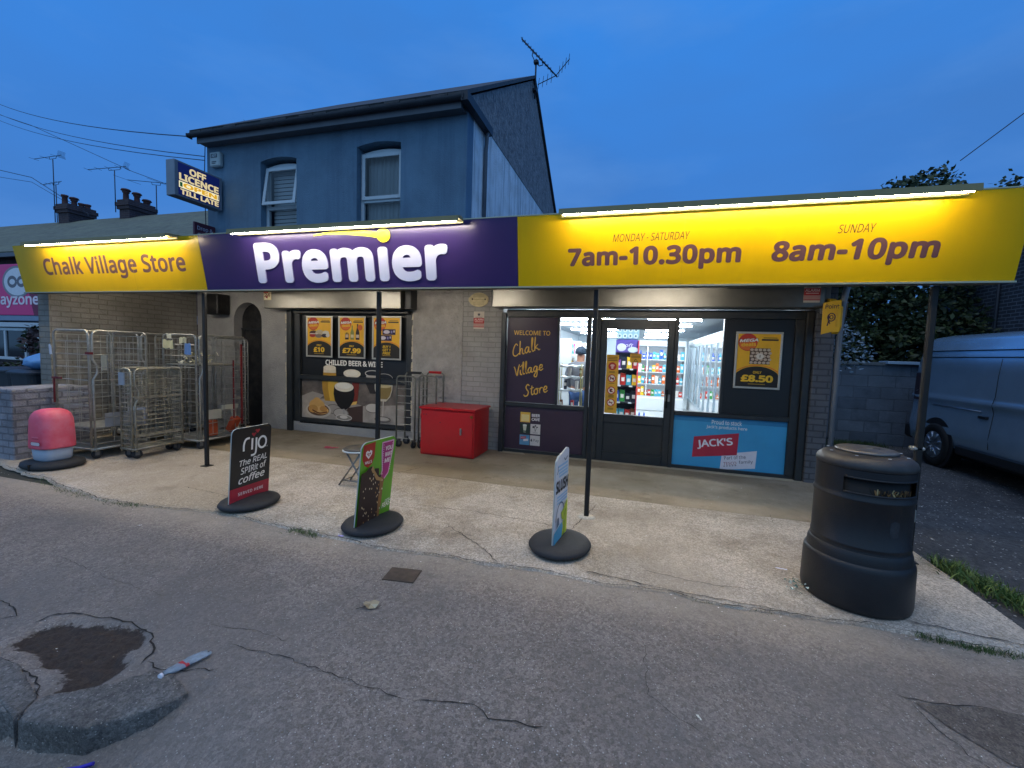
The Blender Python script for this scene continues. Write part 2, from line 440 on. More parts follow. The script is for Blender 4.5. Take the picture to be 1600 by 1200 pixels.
# ------------------------------------------------------------------ world (dusk sky) and twilight glow
w = bpy.data.worlds.new('World'); sc.world = w; w.use_nodes = True
nt = w.node_tree; N = nt.nodes; L = nt.links; bg = N['Background']
tc = N.new('ShaderNodeTexCoord'); sp = N.new('ShaderNodeSeparateXYZ'); L.new(tc.outputs['Generated'], sp.inputs[0])
cr = N.new('ShaderNodeValToRGB'); L.new(sp.outputs[2], cr.inputs[0])
el = cr.color_ramp.elements
el[0].position = 0; el[0].color = lin('#5287ca'); el[1].position = 1; el[1].color = lin('#5c96dc')
for p, c in ((.12, '#4a83cf'), (.35, '#3f83d8'), (.6, '#3988e4')):
    e = el.new(p); e.color = lin(c)
cl = N.new('ShaderNodeTexNoise'); cl.inputs['Scale'].default_value = 1.6; cl.inputs['Detail'].default_value = 4; cl.inputs['Roughness'].default_value = .5
mp = N.new('ShaderNodeMapping'); mp.inputs['Scale'].default_value = (1, 1, 2.6); L.new(tc.outputs['Generated'], mp.inputs[0]); L.new(mp.outputs[0], cl.inputs['Vector'])
mr = N.new('ShaderNodeMapRange'); mr.inputs['From Min'].default_value = .42; mr.inputs['From Max'].default_value = .75; mr.inputs['To Max'].default_value = .8; L.new(cl.outputs['Fac'], mr.inputs['Value'])
mx = N.new('ShaderNodeMix'); mx.data_type = 'RGBA'; L.new(mr.outputs[0], mx.inputs['Factor']); L.new(cr.outputs[0], mx.inputs['A']); mx.inputs['B'].default_value = lin('#4279c2')
cl2 = N.new('ShaderNodeTexNoise'); cl2.inputs['Scale'].default_value = 2.3; cl2.inputs['Detail'].default_value = 6; cl2.inputs['Roughness'].default_value = .55
mp2 = N.new('ShaderNodeMapping'); mp2.inputs['Scale'].default_value = (1, 1, 3.2); mp2.inputs['Location'].default_value = (3, 1, 0); L.new(tc.outputs['Generated'], mp2.inputs[0]); L.new(mp2.outputs[0], cl2.inputs['Vector'])
mr2 = N.new('ShaderNodeMapRange'); mr2.inputs['From Min'].default_value = .45; mr2.inputs['From Max'].default_value = .75; mr2.inputs['To Max'].default_value = .55; L.new(cl2.outputs['Fac'], mr2.inputs['Value'])
mxc = N.new('ShaderNodeMix'); mxc.data_type = 'RGBA'; L.new(mr2.outputs[0], mxc.inputs['Factor']); L.new(mx.outputs['Result'], mxc.inputs['A']); mxc.inputs['B'].default_value = lin('#5f95dc'); mx = mxc
# paler after-sunset sky behind the viewer (the street side)
m2 = N.new('ShaderNodeMapRange'); m2.inputs['From Min'].default_value = .1; m2.inputs['From Max'].default_value = -.7; L.new(sp.outputs[1], m2.inputs['Value'])
mx2 = N.new('ShaderNodeMix'); mx2.data_type = 'RGBA'; L.new(m2.outputs[0], mx2.inputs['Factor']); L.new(mx.outputs['Result'], mx2.inputs['A']); mx2.inputs['B'].default_value = (.23, .46, .80, 1)
L.new(mx2.outputs['Result'], bg.inputs['Color']); bg.inputs['Strength'].default_value = 1.0
sun = bpy.data.lights.new('sun', 'SUN'); so = bpy.data.objects.new('sun', sun); C.objects.link(so)
sun.energy = .62; sun.angle = R(60); sun.color = (1, .9, .78); so.rotation_euler = (R(12), 0, R(-8))
sc.view_settings.view_transform = 'Standard'; sc.view_settings.look = 'None'; sc.view_settings.exposure = 0; sc.view_settings.gamma = 1
sc.cycles.use_denoising = True; sc.cycles.max_bounces = 8; sc.cycles.transparent_max_bounces = 16; sc.cycles.sample_clamp_indirect = 8
try: sc.cycles.denoiser = 'OPENIMAGEDENOISE'
except Exception: pass
# ------------------------------------------------------------------ shared materials
asphalt = ground_mat('asphalt', '#867c73', '#766d65', '#938980', '#c2beb8', big=.9, bump=.7, speckscale=105, spk=.09, aggr=70, soilcol='#40362f', wear=('#7b7671', '#6e6862'))
gravelly = ground_mat('worn_asphalt', '#4b4d50', '#3a3c40', '#606164', '#b5b5b5', big=.7, bump=1.0, speckscale=45, spk=.1, aggr=35)
roadm = ground_mat('road_asphalt', '#4d5154', '#44484c', '#585c5f', '#989a98', big=.6, bump=.7, speckscale=80, spk=.08)
concrete = ground_mat('old_concrete', '#b8ad9f', '#8d8172', '#c8beb0', '#dfd8cc', big=1.1, bump=.6, speckscale=110, spk=.06, patch=.55, patchcol='#a3957f', aggr=85, wear=('#a39786', '#74695a'))
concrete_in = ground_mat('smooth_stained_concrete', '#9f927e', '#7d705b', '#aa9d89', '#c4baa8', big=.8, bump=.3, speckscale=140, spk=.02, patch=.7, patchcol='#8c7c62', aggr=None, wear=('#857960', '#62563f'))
soil = ground_mat('damp_soil', '#3a322c', '#2a2521', '#4a4038', '#8a8580', big=3, bump=1, speckscale=50, spk=.05)
kerbm = ground_mat('kerb_granite', '#6f6c68', '#5e5b57', '#87837c', '#aaa69e', big=4, bump=.9, speckscale=110, spk=.1, aggr=70)
crackm = mat('crack_dirt', '#2a2724', .95)
earth = mat('earth', '#3a3a32', .95, var=.3, vs=1)
black_paint = mat('black_gloss_paint', '#14161a', .38, var=.3, vs=6, dirt='#5a5650', dirtamt=.35, dscale=7)
char_paint = mat('charcoal_frame_paint', '#262a2d', .42, var=.15, vs=5, dirt='#5a5548', dirtamt=.25, dscale=4)
galv = mat('galvanised_steel', '#a4a5a0', .4, .6, var=.2, vs=14, dirt='#6a6458', dirtamt=.35, dscale=9)
galv_dull = mat('dull_zinc_steel', '#9a988c', .5, .55, var=.3, vs=12, dirt='#4a4034', dirtamt=.5, dscale=7)
rubber = mat('dark_rubber', '#26282c', .7, var=.15, vs=20, bump=.15, bs=90)
castor = mat('grey_castor', '#5b5a58', .6, var=.2, vs=20)
white_pvc = mat('white_pvc', '#c3ccd2', .35, var=.05, vs=4)
# ================================================================== SETTING
def inpoly(x, y, P):
    c = False; n = len(P); j = n-1
    for i in range(n):
        if (P[i][1] > y) != (P[j][1] > y) and x < (P[j][0]-P[i][0])*(y-P[i][1])/(P[j][1]-P[i][1]) + P[i][0]: c = not c
        j = i
    return c
def sst(t): t = max(0, min(1, t)); return t*t*(3-2*t)
KERB = [(-9.5,1.10),(-2.69,1.075),(-2.40,1.055),(-2.21,1.07),(-2.07,1.11),(-1.93,1.22),(-1.86,1.34),(-1.80,1.45)]
HOLE = [(-2.96,1.33),(-3.02,1.43),(-2.92,1.52),(-2.70,1.58),(-2.50,1.61),(-2.36,1.54),(-2.42,1.47),(-2.28,1.40),(-2.26,1.25),(-2.30,1.16),(-2.38,1.17),(-2.46,1.27),(-2.69,1.29)]
def kerby(x):
    for a, b in zip(KERB, KERB[1:]):
        if a[0] <= x <= b[0]: return a[1] + (b[1]-a[1])*(x-a[0])/(b[0]-a[0])
    return None
def holef(x, y):
    c = 0
    for dx, dy in ((0, 0), (.028, 0), (-.028, 0), (0, .028), (0, -.028), (.016, .016), (-.016, .016), (.016, -.016), (-.016, -.016)):
        xx = x + dx + noise.noise(Vector((x*7, y*7, 7)))*.035; yy = y + dy + noise.noise(Vector((x*7, y*7, 1)))*.035
        c += inpoly(xx, yy, HOLE)
    return c/9
def hfun(x, y):
    n1 = noise.noise(Vector((x*.9, y*.9, 0)))*.006 + noise.noise(Vector((x*5, y*5, 3)))*.0015
    drop = -.115
    ky = kerby(x)
    if ky is not None and y < ky + .03 and x < -1.8:
        t = sst((ky + .03 - y)/.05)
        low = drop * max(sst((1.5-y)/.5), sst((-2.15-x)/.3))
        return n1 + t*min(low, -.02)
    z = n1 + drop*sst((1.5-y)/.8)*sst((-1.0-x)/.5 if x > -1.85 else 1) if x > -1.85 else n1
    z += drop*sst((.85-y)/.4)*(1 if x > -1.85 else 0) * (1 - sst((-1.0-x)/.5))
    hv = holef(x, y)
    if hv: z -= hv*(.022 + .012*noise.noise(Vector((x*22, y*22, 5))))
    if -3.2 < x < -2.1 and 1.0 < y < 1.75: z += .004*noise.noise(Vector((x*14, y*14, 2)))
    return z
xs = [-9.5 + .25*i for i in range(21)] + [-4.25 + .02*i for i in range(1, 51)] + [-3.25 + .01*i for i in range(1, 131)] + [-1.95 + .02*i for i in range(1, 66)] + [-.65 + .15*i for i in range(1, 70)]
ys = [.3 + .06*i for i in range(8)] + [.8 + .02*i for i in range(10)] + [1.0 + .01*i for i in range(70)] + [1.7 + .02*i for i in range(5)] + [1.8 + .08*i for i in range(1, 15)] + [2.97]
b = MB(); b.smooth = True
idx = {}
for i, x in enumerate(xs):
    for j, y in enumerate(ys): idx[i, j] = len(b.v); b.v.append(Vector((x, y, hfun(x, y))))
for i in range(len(xs)-1):
    for j in range(len(ys)-1):
        cx, cy = (xs[i]+xs[i+1])/2, (ys[j]+ys[j+1])/2
        b.face([idx[i, j], idx[i+1, j], idx[i+1, j+1], idx[i, j+1]], asphalt)
b.smooth = False
def crack(b, pts, w, m=None, z=.0035, jit=.011, hf=None):
    w *= .62
    rnd = random.Random(int(pts[0][0]*1000))
    P = []
    for a, c in zip(pts, pts[1:]):
        n = max(2, int(math.hypot(a[0]-c[0], a[1]-c[1])/.035))
        for k in range(n):
            t = k/n; P.append((a[0]+(c[0]-a[0])*t + rnd.uniform(-jit, jit), a[1]+(c[1]-a[1])*t + rnd.uniform(-jit, jit)))
    P.append(pts[-1]); L_ = []; R_ = []
    for i, p in enumerate(P):
        q0 = P[max(i-1, 0)]; q1 = P[min(i+1, len(P)-1)]; dx, dy = q1[0]-q0[0], q1[1]-q0[1]; l = math.hypot(dx, dy) or 1
        ww = w*rnd.uniform(.3, 1.2)/2*(1 if 0 < i < len(P)-1 else .1)
        hz = (hf(p[0], p[1]) if hf else 0) + z
        L_.append((p[0]-dy/l*ww, p[1]+dx/l*ww, hz)); R_.append((p[0]+dy/l*ww, p[1]-dx/l*ww, hz))
    ia = b.pts(L_); ib = b.pts(R_)
    for i in range(len(P)-1): b.face([ia[i], ib[i], ib[i+1], ia[i+1]], m or crackm)
for pts, wd in (([(-1.95,1.66),(-1.72,1.68),(-1.4,1.67),(-1.1,1.65),(-.9,1.64)], .007), ([(-.9,1.64),(-.62,1.71),(-.53,1.66),(-.3,1.69)], .010), ([(1.23,2.39),(1.36,2.38),(1.62,2.43),(1.9,2.40)], .008),
                ([(-3.09,1.45),(-3.08,1.56),(-2.74,1.63),(-2.57,1.63),(-2.38,1.58),(-2.27,1.52),(-2.22,1.42)], .014), ([(-3.7,1.56),(-3.52,1.53),(-3.34,1.51),(-3.25,1.46),(-3.29,1.42),(-3.4,1.38)], .012),
                ([(-2.22,1.45),(-2.1,1.42),(-1.95,1.47),(-1.85,1.52)], .012), ([(-3.6,1.33),(-3.0,1.25),(-2.6,1.22),(-2.42,1.15)], .012), ([(.1,2.4),(.12,2.0),(.35,1.85)], .004),
                ([(-2.2,1.75),(-1.9,1.8),(-1.7,1.78)], .005), ([(-3.9,2.0),(-3.2,1.9),(-2.7,1.88)], .004), ([(1.28,2.38),(1.3,2.25),(1.35,2.1),(1.5,1.9)], .006)):
    crack(b, pts, wd, hf=hfun)
patchm = ground_mat('tarmac_patch', '#6c645d', '#5e5750', '#7a7169', '#a8a49e', big=2, bump=.7, speckscale=110, spk=.06, aggr=80)
PT = [(1.30,2.36),(1.45,2.385),(1.62,2.43),(1.9,2.40),(2.3,2.38),(2.3,2.08),(1.9,2.03),(1.48,2.10),(1.36,2.24)]
for k in range(len(PT)): b.poly([(1.75, 2.24, hfun(1.75, 2.24)+.004), (*PT[k], hfun(*PT[k])+.004), (*PT[(k+1) % len(PT)], hfun(*PT[(k+1) % len(PT)])+.004)], patchm)
pav = b.build('pavement', kind='structure')
ad_ = pav.data.attributes.new('dust', 'FLOAT', 'POINT')
ad_.data.foreach_set('value', [sst((v.y-2.35)/.6) for v in b.v])
at_ = pav.data.attributes.new('soil', 'FLOAT', 'POINT')
at_.data.foreach_set('value', [(holef(v.x, v.y) if -3.2 < v.x < -2.1 and 1 < v.y < 1.8 else 0.) for v in b.v])
b = MB(); b.poly([(-90, -60, -.118), (90, -60, -.118), (90, .36, -.118), (-90, .36, -.118)], roadm); b.build('road', kind='structure')
b = MB(); b.poly([(-90, 2.9, -.03), (90, 2.9, -.03), (90, 200, -.03), (-90, 200, -.03)], earth)
b.poly([(-90, .3, -.03), (-9.4, .3, -.03), (-9.4, 2.9, -.03), (-90, 2.9, -.03)], asphalt); b.poly([(9.3, .3, -.03), (90, .3, -.03), (90, 2.9, -.03), (9.3, 2.9, -.03)], asphalt)
b.build('ground', kind='structure')
# concrete forecourt with ragged front edge
b = MB(); rnd = random.Random(3)
fx = [-8.35 + .06*i for i in range(178)]
EDGE = [(-8.4, 3.3), (-7.3, 3.22), (-6.4, 3.1), (-5.5, 2.93), (-4.65, 2.83), (-3.66, 2.97), (-2.64, 2.92), (-1.82, 2.86), (-.9, 2.93), (0, 2.93), (.84, 2.93), (1.53, 2.98), (2.3, 2.95)]
def edgey(x):
    for a, c in zip(EDGE, EDGE[1:]):
        if a[0] <= x <= c[0]: return a[1] + (c[1]-a[1])*(x-a[0])/(c[0]-a[0])
    return 2.95
fy = [0, .02, .08, .2, .5, .9, 1.3, 1.8, 2.4, 3.0, 3.51]
ix = {}
def concz(x, y): return .012 + noise.noise(Vector((x, y, 2)))*.006 + .003
for i, x in enumerate(fx):
    x = min(x, 2.27)
    e = edgey(x) + noise.noise(Vector((x*2.5, 0, 0)))*.05 + noise.noise(Vector((x*11, 4, 0)))*.022
    for j, t in enumerate(fy):
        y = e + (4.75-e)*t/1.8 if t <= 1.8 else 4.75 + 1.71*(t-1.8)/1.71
        z = (-.012 if j == 0 else .012) + noise.noise(Vector((x, y, 2)))*.006 + noise.noise(Vector((x*6, y*6, 2)))*.002*(j < 5)
        ix[i, j] = len(b.v); b.v.append(Vector((x, y, z + .004*t)))
b.smooth = True
for i in range(len(fx)-1):
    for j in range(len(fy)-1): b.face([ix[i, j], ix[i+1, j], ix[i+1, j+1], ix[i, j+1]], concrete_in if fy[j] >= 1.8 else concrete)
b.smooth = False
b.poly([(2.27, 2.93, .012), (2.27, 6.46, .015), (2.27, 6.46, -.03), (2.27, 2.93, -.03)], concrete)
cz = .0215
for pts, wd in (([(-2.55,5.35),(-2.75,4.85),(-2.85,4.6)], .012), ([(-2.0,3.8),(-1.5,3.85),(-1.0,3.82),(-.6,3.75)], .009), ([(-1.55,3.45),(-1.1,3.12),(-.92,2.95)], .009), ([(-.35,4.5),(-.42,4.1),(-.5,3.75),(-.55,3.4)], .008),
                ([(.9,4.6),(1.3,4.62),(1.35,4.95)], .006), ([(-.3,3.05),(.2,2.98),(.9,2.97)], .012), ([(1.5,3.12),(2.2,3.05)], .01), ([(-4.6,3.4),(-4.0,3.35),(-3.7,3.3)], .007), ([(-2.3,3.7),(-1.9,3.72)], .006),
                ([(.1,3.2),(.5,3.15),(.8,3.18)], .006), ([(-8.2,4.75),(-6.0,4.8),(-3,4.78),(0,4.76),(2.27,4.75)], .004), ([(x, edgey(x) + noise.noise(Vector((x*2.5, 0, 0)))*.05 + .012) for x in [-7.2+.22*k for k in range(43)]], .010)):
    crack(b, pts, wd*1.3, z=.0045, hf=concz)
b.build('forecourt', kind='structure')
# side driveway of worn asphalt
b = MB(); b.smooth = True; ix = {}
gx = [2.26 + .3*i for i in range(18)]; gy = [2.96 + .3*i for i in range(40)]
for i, x in enumerate(gx):
    for j, y in enumerate(gy): ix[i, j] = len(b.v); b.v.append(Vector((x, y, -.006 + noise.noise(Vector((x*1.3, y*1.3, 9)))*.012)))
for i in range(len(gx)-1):
    for j in range(len(gy)-1): b.face([ix[i, j], ix[i+1, j], ix[i+1, j+1], ix[i, j+1]], gravelly)
b.build('driveway', kind='structure')
# kerb stones
def rough_block(name, poly, z0, z1, m, label, cat, bev=.02, seed=1):
    b = MB(); n = len(poly); cx = sum(p[0] for p in poly)/n; cy = sum(p[1] for p in poly)/n; rd = random.Random(seed)
    P = []
    for k in range(n):
        a, c = poly[k], poly[(k+1) % n]; q = max(1, int(math.hypot(a[0]-c[0], a[1]-c[1])/.03))
        for i in range(q):
            t = i/q; P.append((a[0]+(c[0]-a[0])*t + rd.uniform(-.005, .005), a[1]+(c[1]-a[1])*t + rd.uniform(-.005, .005)))
    rings = []
    def inset(d):
        o = []
        for p in P:
            l = math.hypot(p[0]-cx, p[1]-cy); k = max(0, 1-d/l); o.append((cx+(p[0]-cx)*k, cy+(p[1]-cy)*k))
        return o
    for d, z in ((0, z0), (.002, z1-.035), (.003, z1-.012), (.006, z1-.004), (.012, z1)):
        rings.append(b.pts([(p[0]+rd.uniform(-.002, .002), p[1]+rd.uniform(-.002, .002), z + (rd.uniform(-.004, .003) if z > z0 else 0)) for p in inset(d)]))
    for k in (.7, .45, .2): rings.append(b.pts([(cx+(p[0]-cx)*k, cy+(p[1]-cy)*k, z1 + .0015*rd.random()) for p in inset(.02)]))
    b.smooth = True
    for A, B in zip(rings, rings[1:]):
        for i in range(len(P)): b.face([A[i], A[(i+1) % len(P)], B[(i+1) % len(P)], B[i]], m)
    b.face(rings[-1], m)
    return b.build(name, label=label, cat=cat)
rough_block('kerb_stone', [(-2.40,1.14),(-2.20,1.30),(-2.12,1.41),(-2.0,1.42),(-1.84,1.36),(-1.88,1.24),(-2.04,1.10),(-2.2,1.055),(-2.34,1.04)], -.14, .012, kerbm, 'broad rounded kerb stone beside the broken soil patch', 'kerb stone', seed=2)
rough_block('kerb_stone', [(-3.3,1.08),(-3.3,1.27),(-2.75,1.24),(-2.41,1.145),(-2.35,1.04),(-2.7,1.06)], -.14, .010, kerbm, 'straight worn kerb stone touching the tapered end of the soil patch', 'kerb stone', seed=3)
rough_block('kerb_stone', [(-4.6,1.10),(-4.6,1.28),(-3.33,1.27),(-3.33,1.08)], -.14, .008, kerbm, 'long kerb stone at the very edge of the view beside the straight worn one', 'kerb stone', seed=4)
rough_block('stone_slab', [(-2.0,.93),(-1.93,1.02),(-1.82,1.05),(-1.7,1.0),(-1.62,.93),(-1.7,.85),(-1.95,.86)], -.14, -.045, kerbm, 'broken grey stone slab lying in the gutter below the kerb', 'stone', seed=5)
rough_block('stone_slab', [(-1.6,.92),(-1.5,.98),(-1.35,.95),(-1.3,.86),(-1.5,.8)], -.14, -.055, kerbm, 'smaller flat stone next to the broken slab in the gutter', 'stone', seed=6)
# iron inspection cover and tarmac patch
b = MB(); mt_ = Matrix.Translation((-1.49, 2.58, .003)) @ Matrix.Rotation(R(8), 4, 'Z')
iron = mat('rusty_iron', '#4a4038', .7, .3, var=.3, vs=20)
b.box((-.11, -.085, -.01), (.11, .085, .004), iron, mt_)
b.build('inspection_cover', label='small rectangular iron inspection cover set in the pavement', cat='manhole cover')
# ================================================================== THE HOUSE (ground floor shop part + upper floor)
render_grey = mat('grey_pebbledash', '#a2a19f', .85, var=.22, vs=3, bump=1.0, bs=55, dirt='#7d776c', dirtamt=.3, dscale=1.5)
rough_grey = mat('grey_roughcast', '#aaa7a1', .85, var=.2, vs=6, bump=1.6, bs=28, dirt='#8a8376', dirtamt=.35, dscale=2)
blue_wall = mat('slate_blue_masonry_paint', '#648299', .8, streak=('#4f6880', .7, 5), var=.16, vs=1.3, bump=.6, bs=60, dirt='#50677c', dirtamt=.4, dscale=2.2)
white_render = mat('white_render', '#e8f0f6', .85, streak=('#7f8d96', .75, 9), var=.12, vs=8, bump=.9, bs=50, dirt='#a6aaa6', dirtamt=.6, dscale=4)
gable_dark = mat('weathered_dark_render', '#707074', .9, streak=('#c2c4c4', .5, 42), var=.5, vs=9, bump=1.2, bs=18, dirt='#8a8880', dirtamt=.55, dscale=9)
slate = mat('roof_slate', '#3a3c40', .7, var=.3, vs=6, bump=.5, bs=25)
grey_brick = brick_mat('painted_grey_brick', '#a3a19c', '#9f9d98', '#8f8d88', bw=.235, bh=.078, mort=.007, bump=.7, var=.12, dirt='#7b756a', dirtamt=.4, dscale=1.5)
dk_wood = mat('dark_soffit_paint', '#2b2f38', .6, var=.2, vs=5)
gutter_grey = mat('grey_barge_paint', '#5a5f68', .5, var=.15, vs=3)
dark_void = mat('unlit_interior', '#0b0b0c', .9)
house = thing('house', 'slate blue two storey house with white framed upstairs windows behind the purple sign', 'house', (-5.3, 9.8, 0))
P0 = plane((0, 6.65, 0))
# front ground-floor wall left of the window, with the arched opening
arch = [(-7.31, 0), (-7.31, 2.0)] + [(-6.985 + .325*math.cos(R(a)), 2.0 + .325*math.sin(R(a))) for a in range(180, -1, -15)][1:] + [(-6.66, 0)]
b = MB()
b.prism([(-8.2, -.05), (-7.31, -.05)] + arch[1:-1] + [(-6.66, -.05), (-6.08, -.05), (-6.08, 2.72), (-8.2, 2.72)], .25, render_grey, P0)
b.prism([(-6.08, -.05), (-3.58, -.05), (-3.58, .2), (-6.08, .2)], .23, render_grey, P0)
b.prism([(-6.08, 2.18), (-3.58, 2.18), (-3.58, 2.72), (-6.08, 2.72)], .25, render_grey, P0)
b.prism([(-3.58, -.05), (-2.7, -.05), (-2.7, 2.72), (-3.58, 2.72)], .25, rough_grey, P0)
b.prism([(-2.699, -.05), (-2.04, -.05), (-2.04, 2.72), (-2.699, 2.72)], .236, grey_brick, P0)
b.build('lower_wall', house)
b = MB(); b.prism([(-7.31, -.03), (-6.66, -.03)] + [p for p in arch[::-1][1:]][:-1], .02, black_paint, plane((0, 6.6, 0)))
d = b.build('side_door', house, label='black door deep in the round headed opening')
b = MB(); b.box((-7.31, 6.555, 1.83), (-6.66, 6.579, 1.86), char_paint); b.box((-7.31, 6.565, 0), (-7.27, 6.579, 1.83), char_paint); b.build('transom', d)
# upper front wall with two window openings
W1 = (-6.66, -5.88, 3.4, 4.80); W2 = (-4.66, -3.84, 3.4, 4.86)
def upper_wall(b, x0, x1, z0, z1, wins):
    xs_ = [x0]
    for a in wins: xs_ += [a[0], a[1]]
    xs_.append(x1)
    for k in range(0, len(xs_), 2): b.box((xs_[k], 6.4, z0), (xs_[k+1], 6.65, z1), blue_wall)
    for a in wins:
        b.box((a[0], 6.4, z0), (a[1], 6.65, a[2]), blue_wall)
        # segmental arch head
        n = 12; top = a[3]; cx = (a[0]+a[1])/2; hw = (a[1]-a[0])/2
        P = [(a[0] + 2*hw*i/n, top - .0 + .05*(1-((i/n)*2-1)**2)) for i in range(n+1)]
        b.prism(P + [(a[1], z1), (a[0], z1)], .25, blue_wall, P0)
b = MB(); upper_wall(b, -7.9, -2.7, 2.721, 5.34, [W1, W2]); b.build('upper_wall', house)
# shell: rear, left and the right gable
b = MB()
b.box((-7.9, 6.65, -.05), (-7.7, 13.2, 5.34), blue_wall); b.box((-7.7, 13.0, -.05), (-2.9, 13.2, 5.34), white_render)
b.prism([(6.4, 5.34), (13.2, 5.34), (13.2, 5.6), (10.2, 7.75), (6.4, 5.345)], .2, blue_wall, plane((-7.9, 0, 0), (0, 1, 0)))
b.build('rear_wall', house)
b = MB(); b.box((-2.95, 6.651, 2.72), (-2.7, 13.2, 5.34), white_render); b.build('gable_wall', house, label='white rendered side wall under the dark gable')
b = MB(); b.prism([(6.35, 5.34), (13.3, 5.34), (13.3, 5.72), (10.2, 7.86), (6.35, 5.385)], .25, gable_dark, plane((-2.94, 0, 0), (0, 1, 0))); b.build('gable_face', house, label='dark weathered upper gable')
roof = MB()
def slab(b, p0, p1, x0, x1, t, m):       # roof slope between (y,z) p0 and p1
    (y0, z0), (y1, z1) = p0, p1; n = Vector((0, -(z1-z0), (y1-y0))).normalized()*t
    b.poly([(x0, y0, z0), (x1, y0, z0), (x1, y1, z1), (x0, y1, z1)][::-1], m)
    b.poly([(x0, y0+n.y, z0+n.z), (x1, y0+n.y, z0+n.z), (x1, y1+n.y, z1+n.z), (x0, y1+n.y, z1+n.z)], m)
    for xa, s_ in ((x0, 1), (x1, -1)):
        q = [(xa, y0, z0), (xa, y1, z1), (xa, y1+n.y, z1+n.z), (xa, y0+n.y, z0+n.z)]
        b.poly(q[::s_], m)
    b.poly([(x0, y0, z0), (x0, y0+n.y, z0+n.z), (x1, y0+n.y, z0+n.z), (x1, y0, z0)][::-1], m)
slab(roof, (6.14, 5.29), (10.2, 7.90), -7.95, -2.64, .06, slate)
slab(roof, (10.2, 7.90), (13.5, 5.65), -7.95, -2.64, .06, slate)
for i in range(20):      # ragged slate edges along the eave
    x = -7.94 + i*.265; roof.box((x, 6.10 + .01*(i % 3), 5.29 + .005*(i % 2)), (x+.26, 6.17, 5.315 + .005*(i % 4)), slate)
rf = roof.build('roof', house)
b = MB(); b.box((-7.88, 6.19, 5.14), (-2.72, 6.215, 5.285), gutter_grey); b.box((-7.88, 6.215, 5.16), (-2.72, 6.40, 5.18), gutter_grey); b.build('fascia_board', rf)
b = MB()
prof = [(.055*math.cos(R(a)), .055*math.sin(R(a))) for a in range(180, 361, 20)]
for k in range(len(prof)-1):
    (a0, c0), (a1, c1) = prof[k], prof[k+1]
    b.poly([(-7.99, 6.135+a0, 5.28+c0), (-2.66, 6.135+a0, 5.28+c0), (-2.66, 6.135+a1, 5.28+c1), (-7.99, 6.135+a1, 5.28+c1)], dk_wood)
b.box((-8.0, 6.08, 5.22), (-7.98, 6.19, 5.285), dk_wood); b.box((-2.67, 6.08, 5.22), (-2.65, 6.19, 5.285), dk_wood)
b.build('gutter', rf)
b = MB(); b.box((-2.69, 6.1, 5.20), (-2.58, 7.22, 5.33), dk_wood); b.build('side_soffit', rf)
b = MB(); b.tube([(-2.62, 7.08, 5.22), (-2.64, 7.1, 5.1), (-2.66, 7.12, 4.9), (-2.66, 7.12, 2.8)], .035, gutter_grey); b.build('downpipe', house)
b = MB(); b.tube([(-2.66, 7.5, 3.5), (-2.62, 7.5, 3.48), (-2.62, 7.5, 3.62), (-2.66, 7.55, 3.7), (-2.66, 7.7, 3.62)], .012, white_pvc, 6); b.build('wall_bracket', house)
def sash(parent, x0, x1, z0, z1, zt, tilt, pane_m, curtain_m, blind):
    """white uPVC window: outer frame, transom, top-hung sash"""
    y = 6.52; f = .055
    fr = MB()
    fr.bbox((x0, y, z0), (x0+f, y+.07, z1), white_pvc, .006); fr.bbox((x1-f, y, z0), (x1, y+.07, z1), white_pvc, .006)
    fr.bbox((x0+f, y, z1-f), (x1-f, y+.07, z1), white_pvc, .006); fr.bbox((x0+f, y, zt-.03), (x1-f, y+.07, zt+.03), white_pvc, .006); fr.bbox((x0+f, y, z0), (x1-f, y+.07, z0+f), white_pvc, .006)
    n = 8; cx = (x0+x1)/2; hw = (x1-x0)/2
    fr.prism([(x0, z1)] + [(x0+2*hw*i/n, z1 + .05*(1-((i/n)*2-1)**2)) for i in range(n+1)][1:-1] + [(x1, z1)], .04, white_pvc, plane((0, y+.06, 0)))
    fo = fr.build('window', parent)
    s = MB(); g = MB()
    mt = Matrix.Translation((0, y, z1-.03)) @ Matrix.Rotation(R(-tilt), 4, 'X') @ Matrix.Translation((0, -y, -(z1-.03)))
    a0, a1, c0, c1 = x0+.03, x1-.03, zt+.01, z1-.03
    for q in (((a0, y-.03, c0), (a0+.06, y, c1)), ((a1-.06, y-.03, c0), (a1, y, c1)), ((a0+.06, y-.03, c1-.06), (a1-.06, y, c1)), ((a0+.06, y-.03, c0), (a1-.06, y, c0+.06))): s.bbox(q[0], q[1], white_pvc, .006, mt)
    so_ = s.build('sash', fo)
    g.poly([mt @ Vector(p) for p in ((a0+.05, y-.015, c0+.05), (a1-.05, y-.015, c0+.05), (a1-.05, y-.015, c1-.05), (a0+.05, y-.015, c1-.05))], pane_m); g.build('pane', fo)
    g = MB(); g.poly([(x0+f, y+.03, z0+f), (x1-f, y+.03, z0+f), (x1-f, y+.03, zt-.03), (x0+f, y+.03, zt-.03)], pane_m); g.build('pane', fo)
    c = MB()
    if blind:
        z = z0 + .05
        while z < z1 - .05: c.box((x0+f, y+.13, z), (x1-f, y+.14, z+.055), curtain_m); z += .07
        c.build('blind', fo)
    else:
        n = 60; c.smooth = True
        pr_ = [c.pts([(x0+f + (x1-x0-2*f)*i/n, y+.14 + .018*math.sin(i*.9) + .008*math.sin(i*2.3), zz)])[0] for zz in (z0, z1) for i in range(n+1)]
        for i in range(n): c.face([pr_[i], pr_[i+1], pr_[n+2+i], pr_[n+1+i]], curtain_m)
        c.build('net_curtain', fo)
    d = MB(); d.poly([(x0, y+.3, z0), (x1, y+.3, z0), (x1, y+.3, z1), (x0, y+.3, z1)], dark_void); d.build('dark_room', fo)
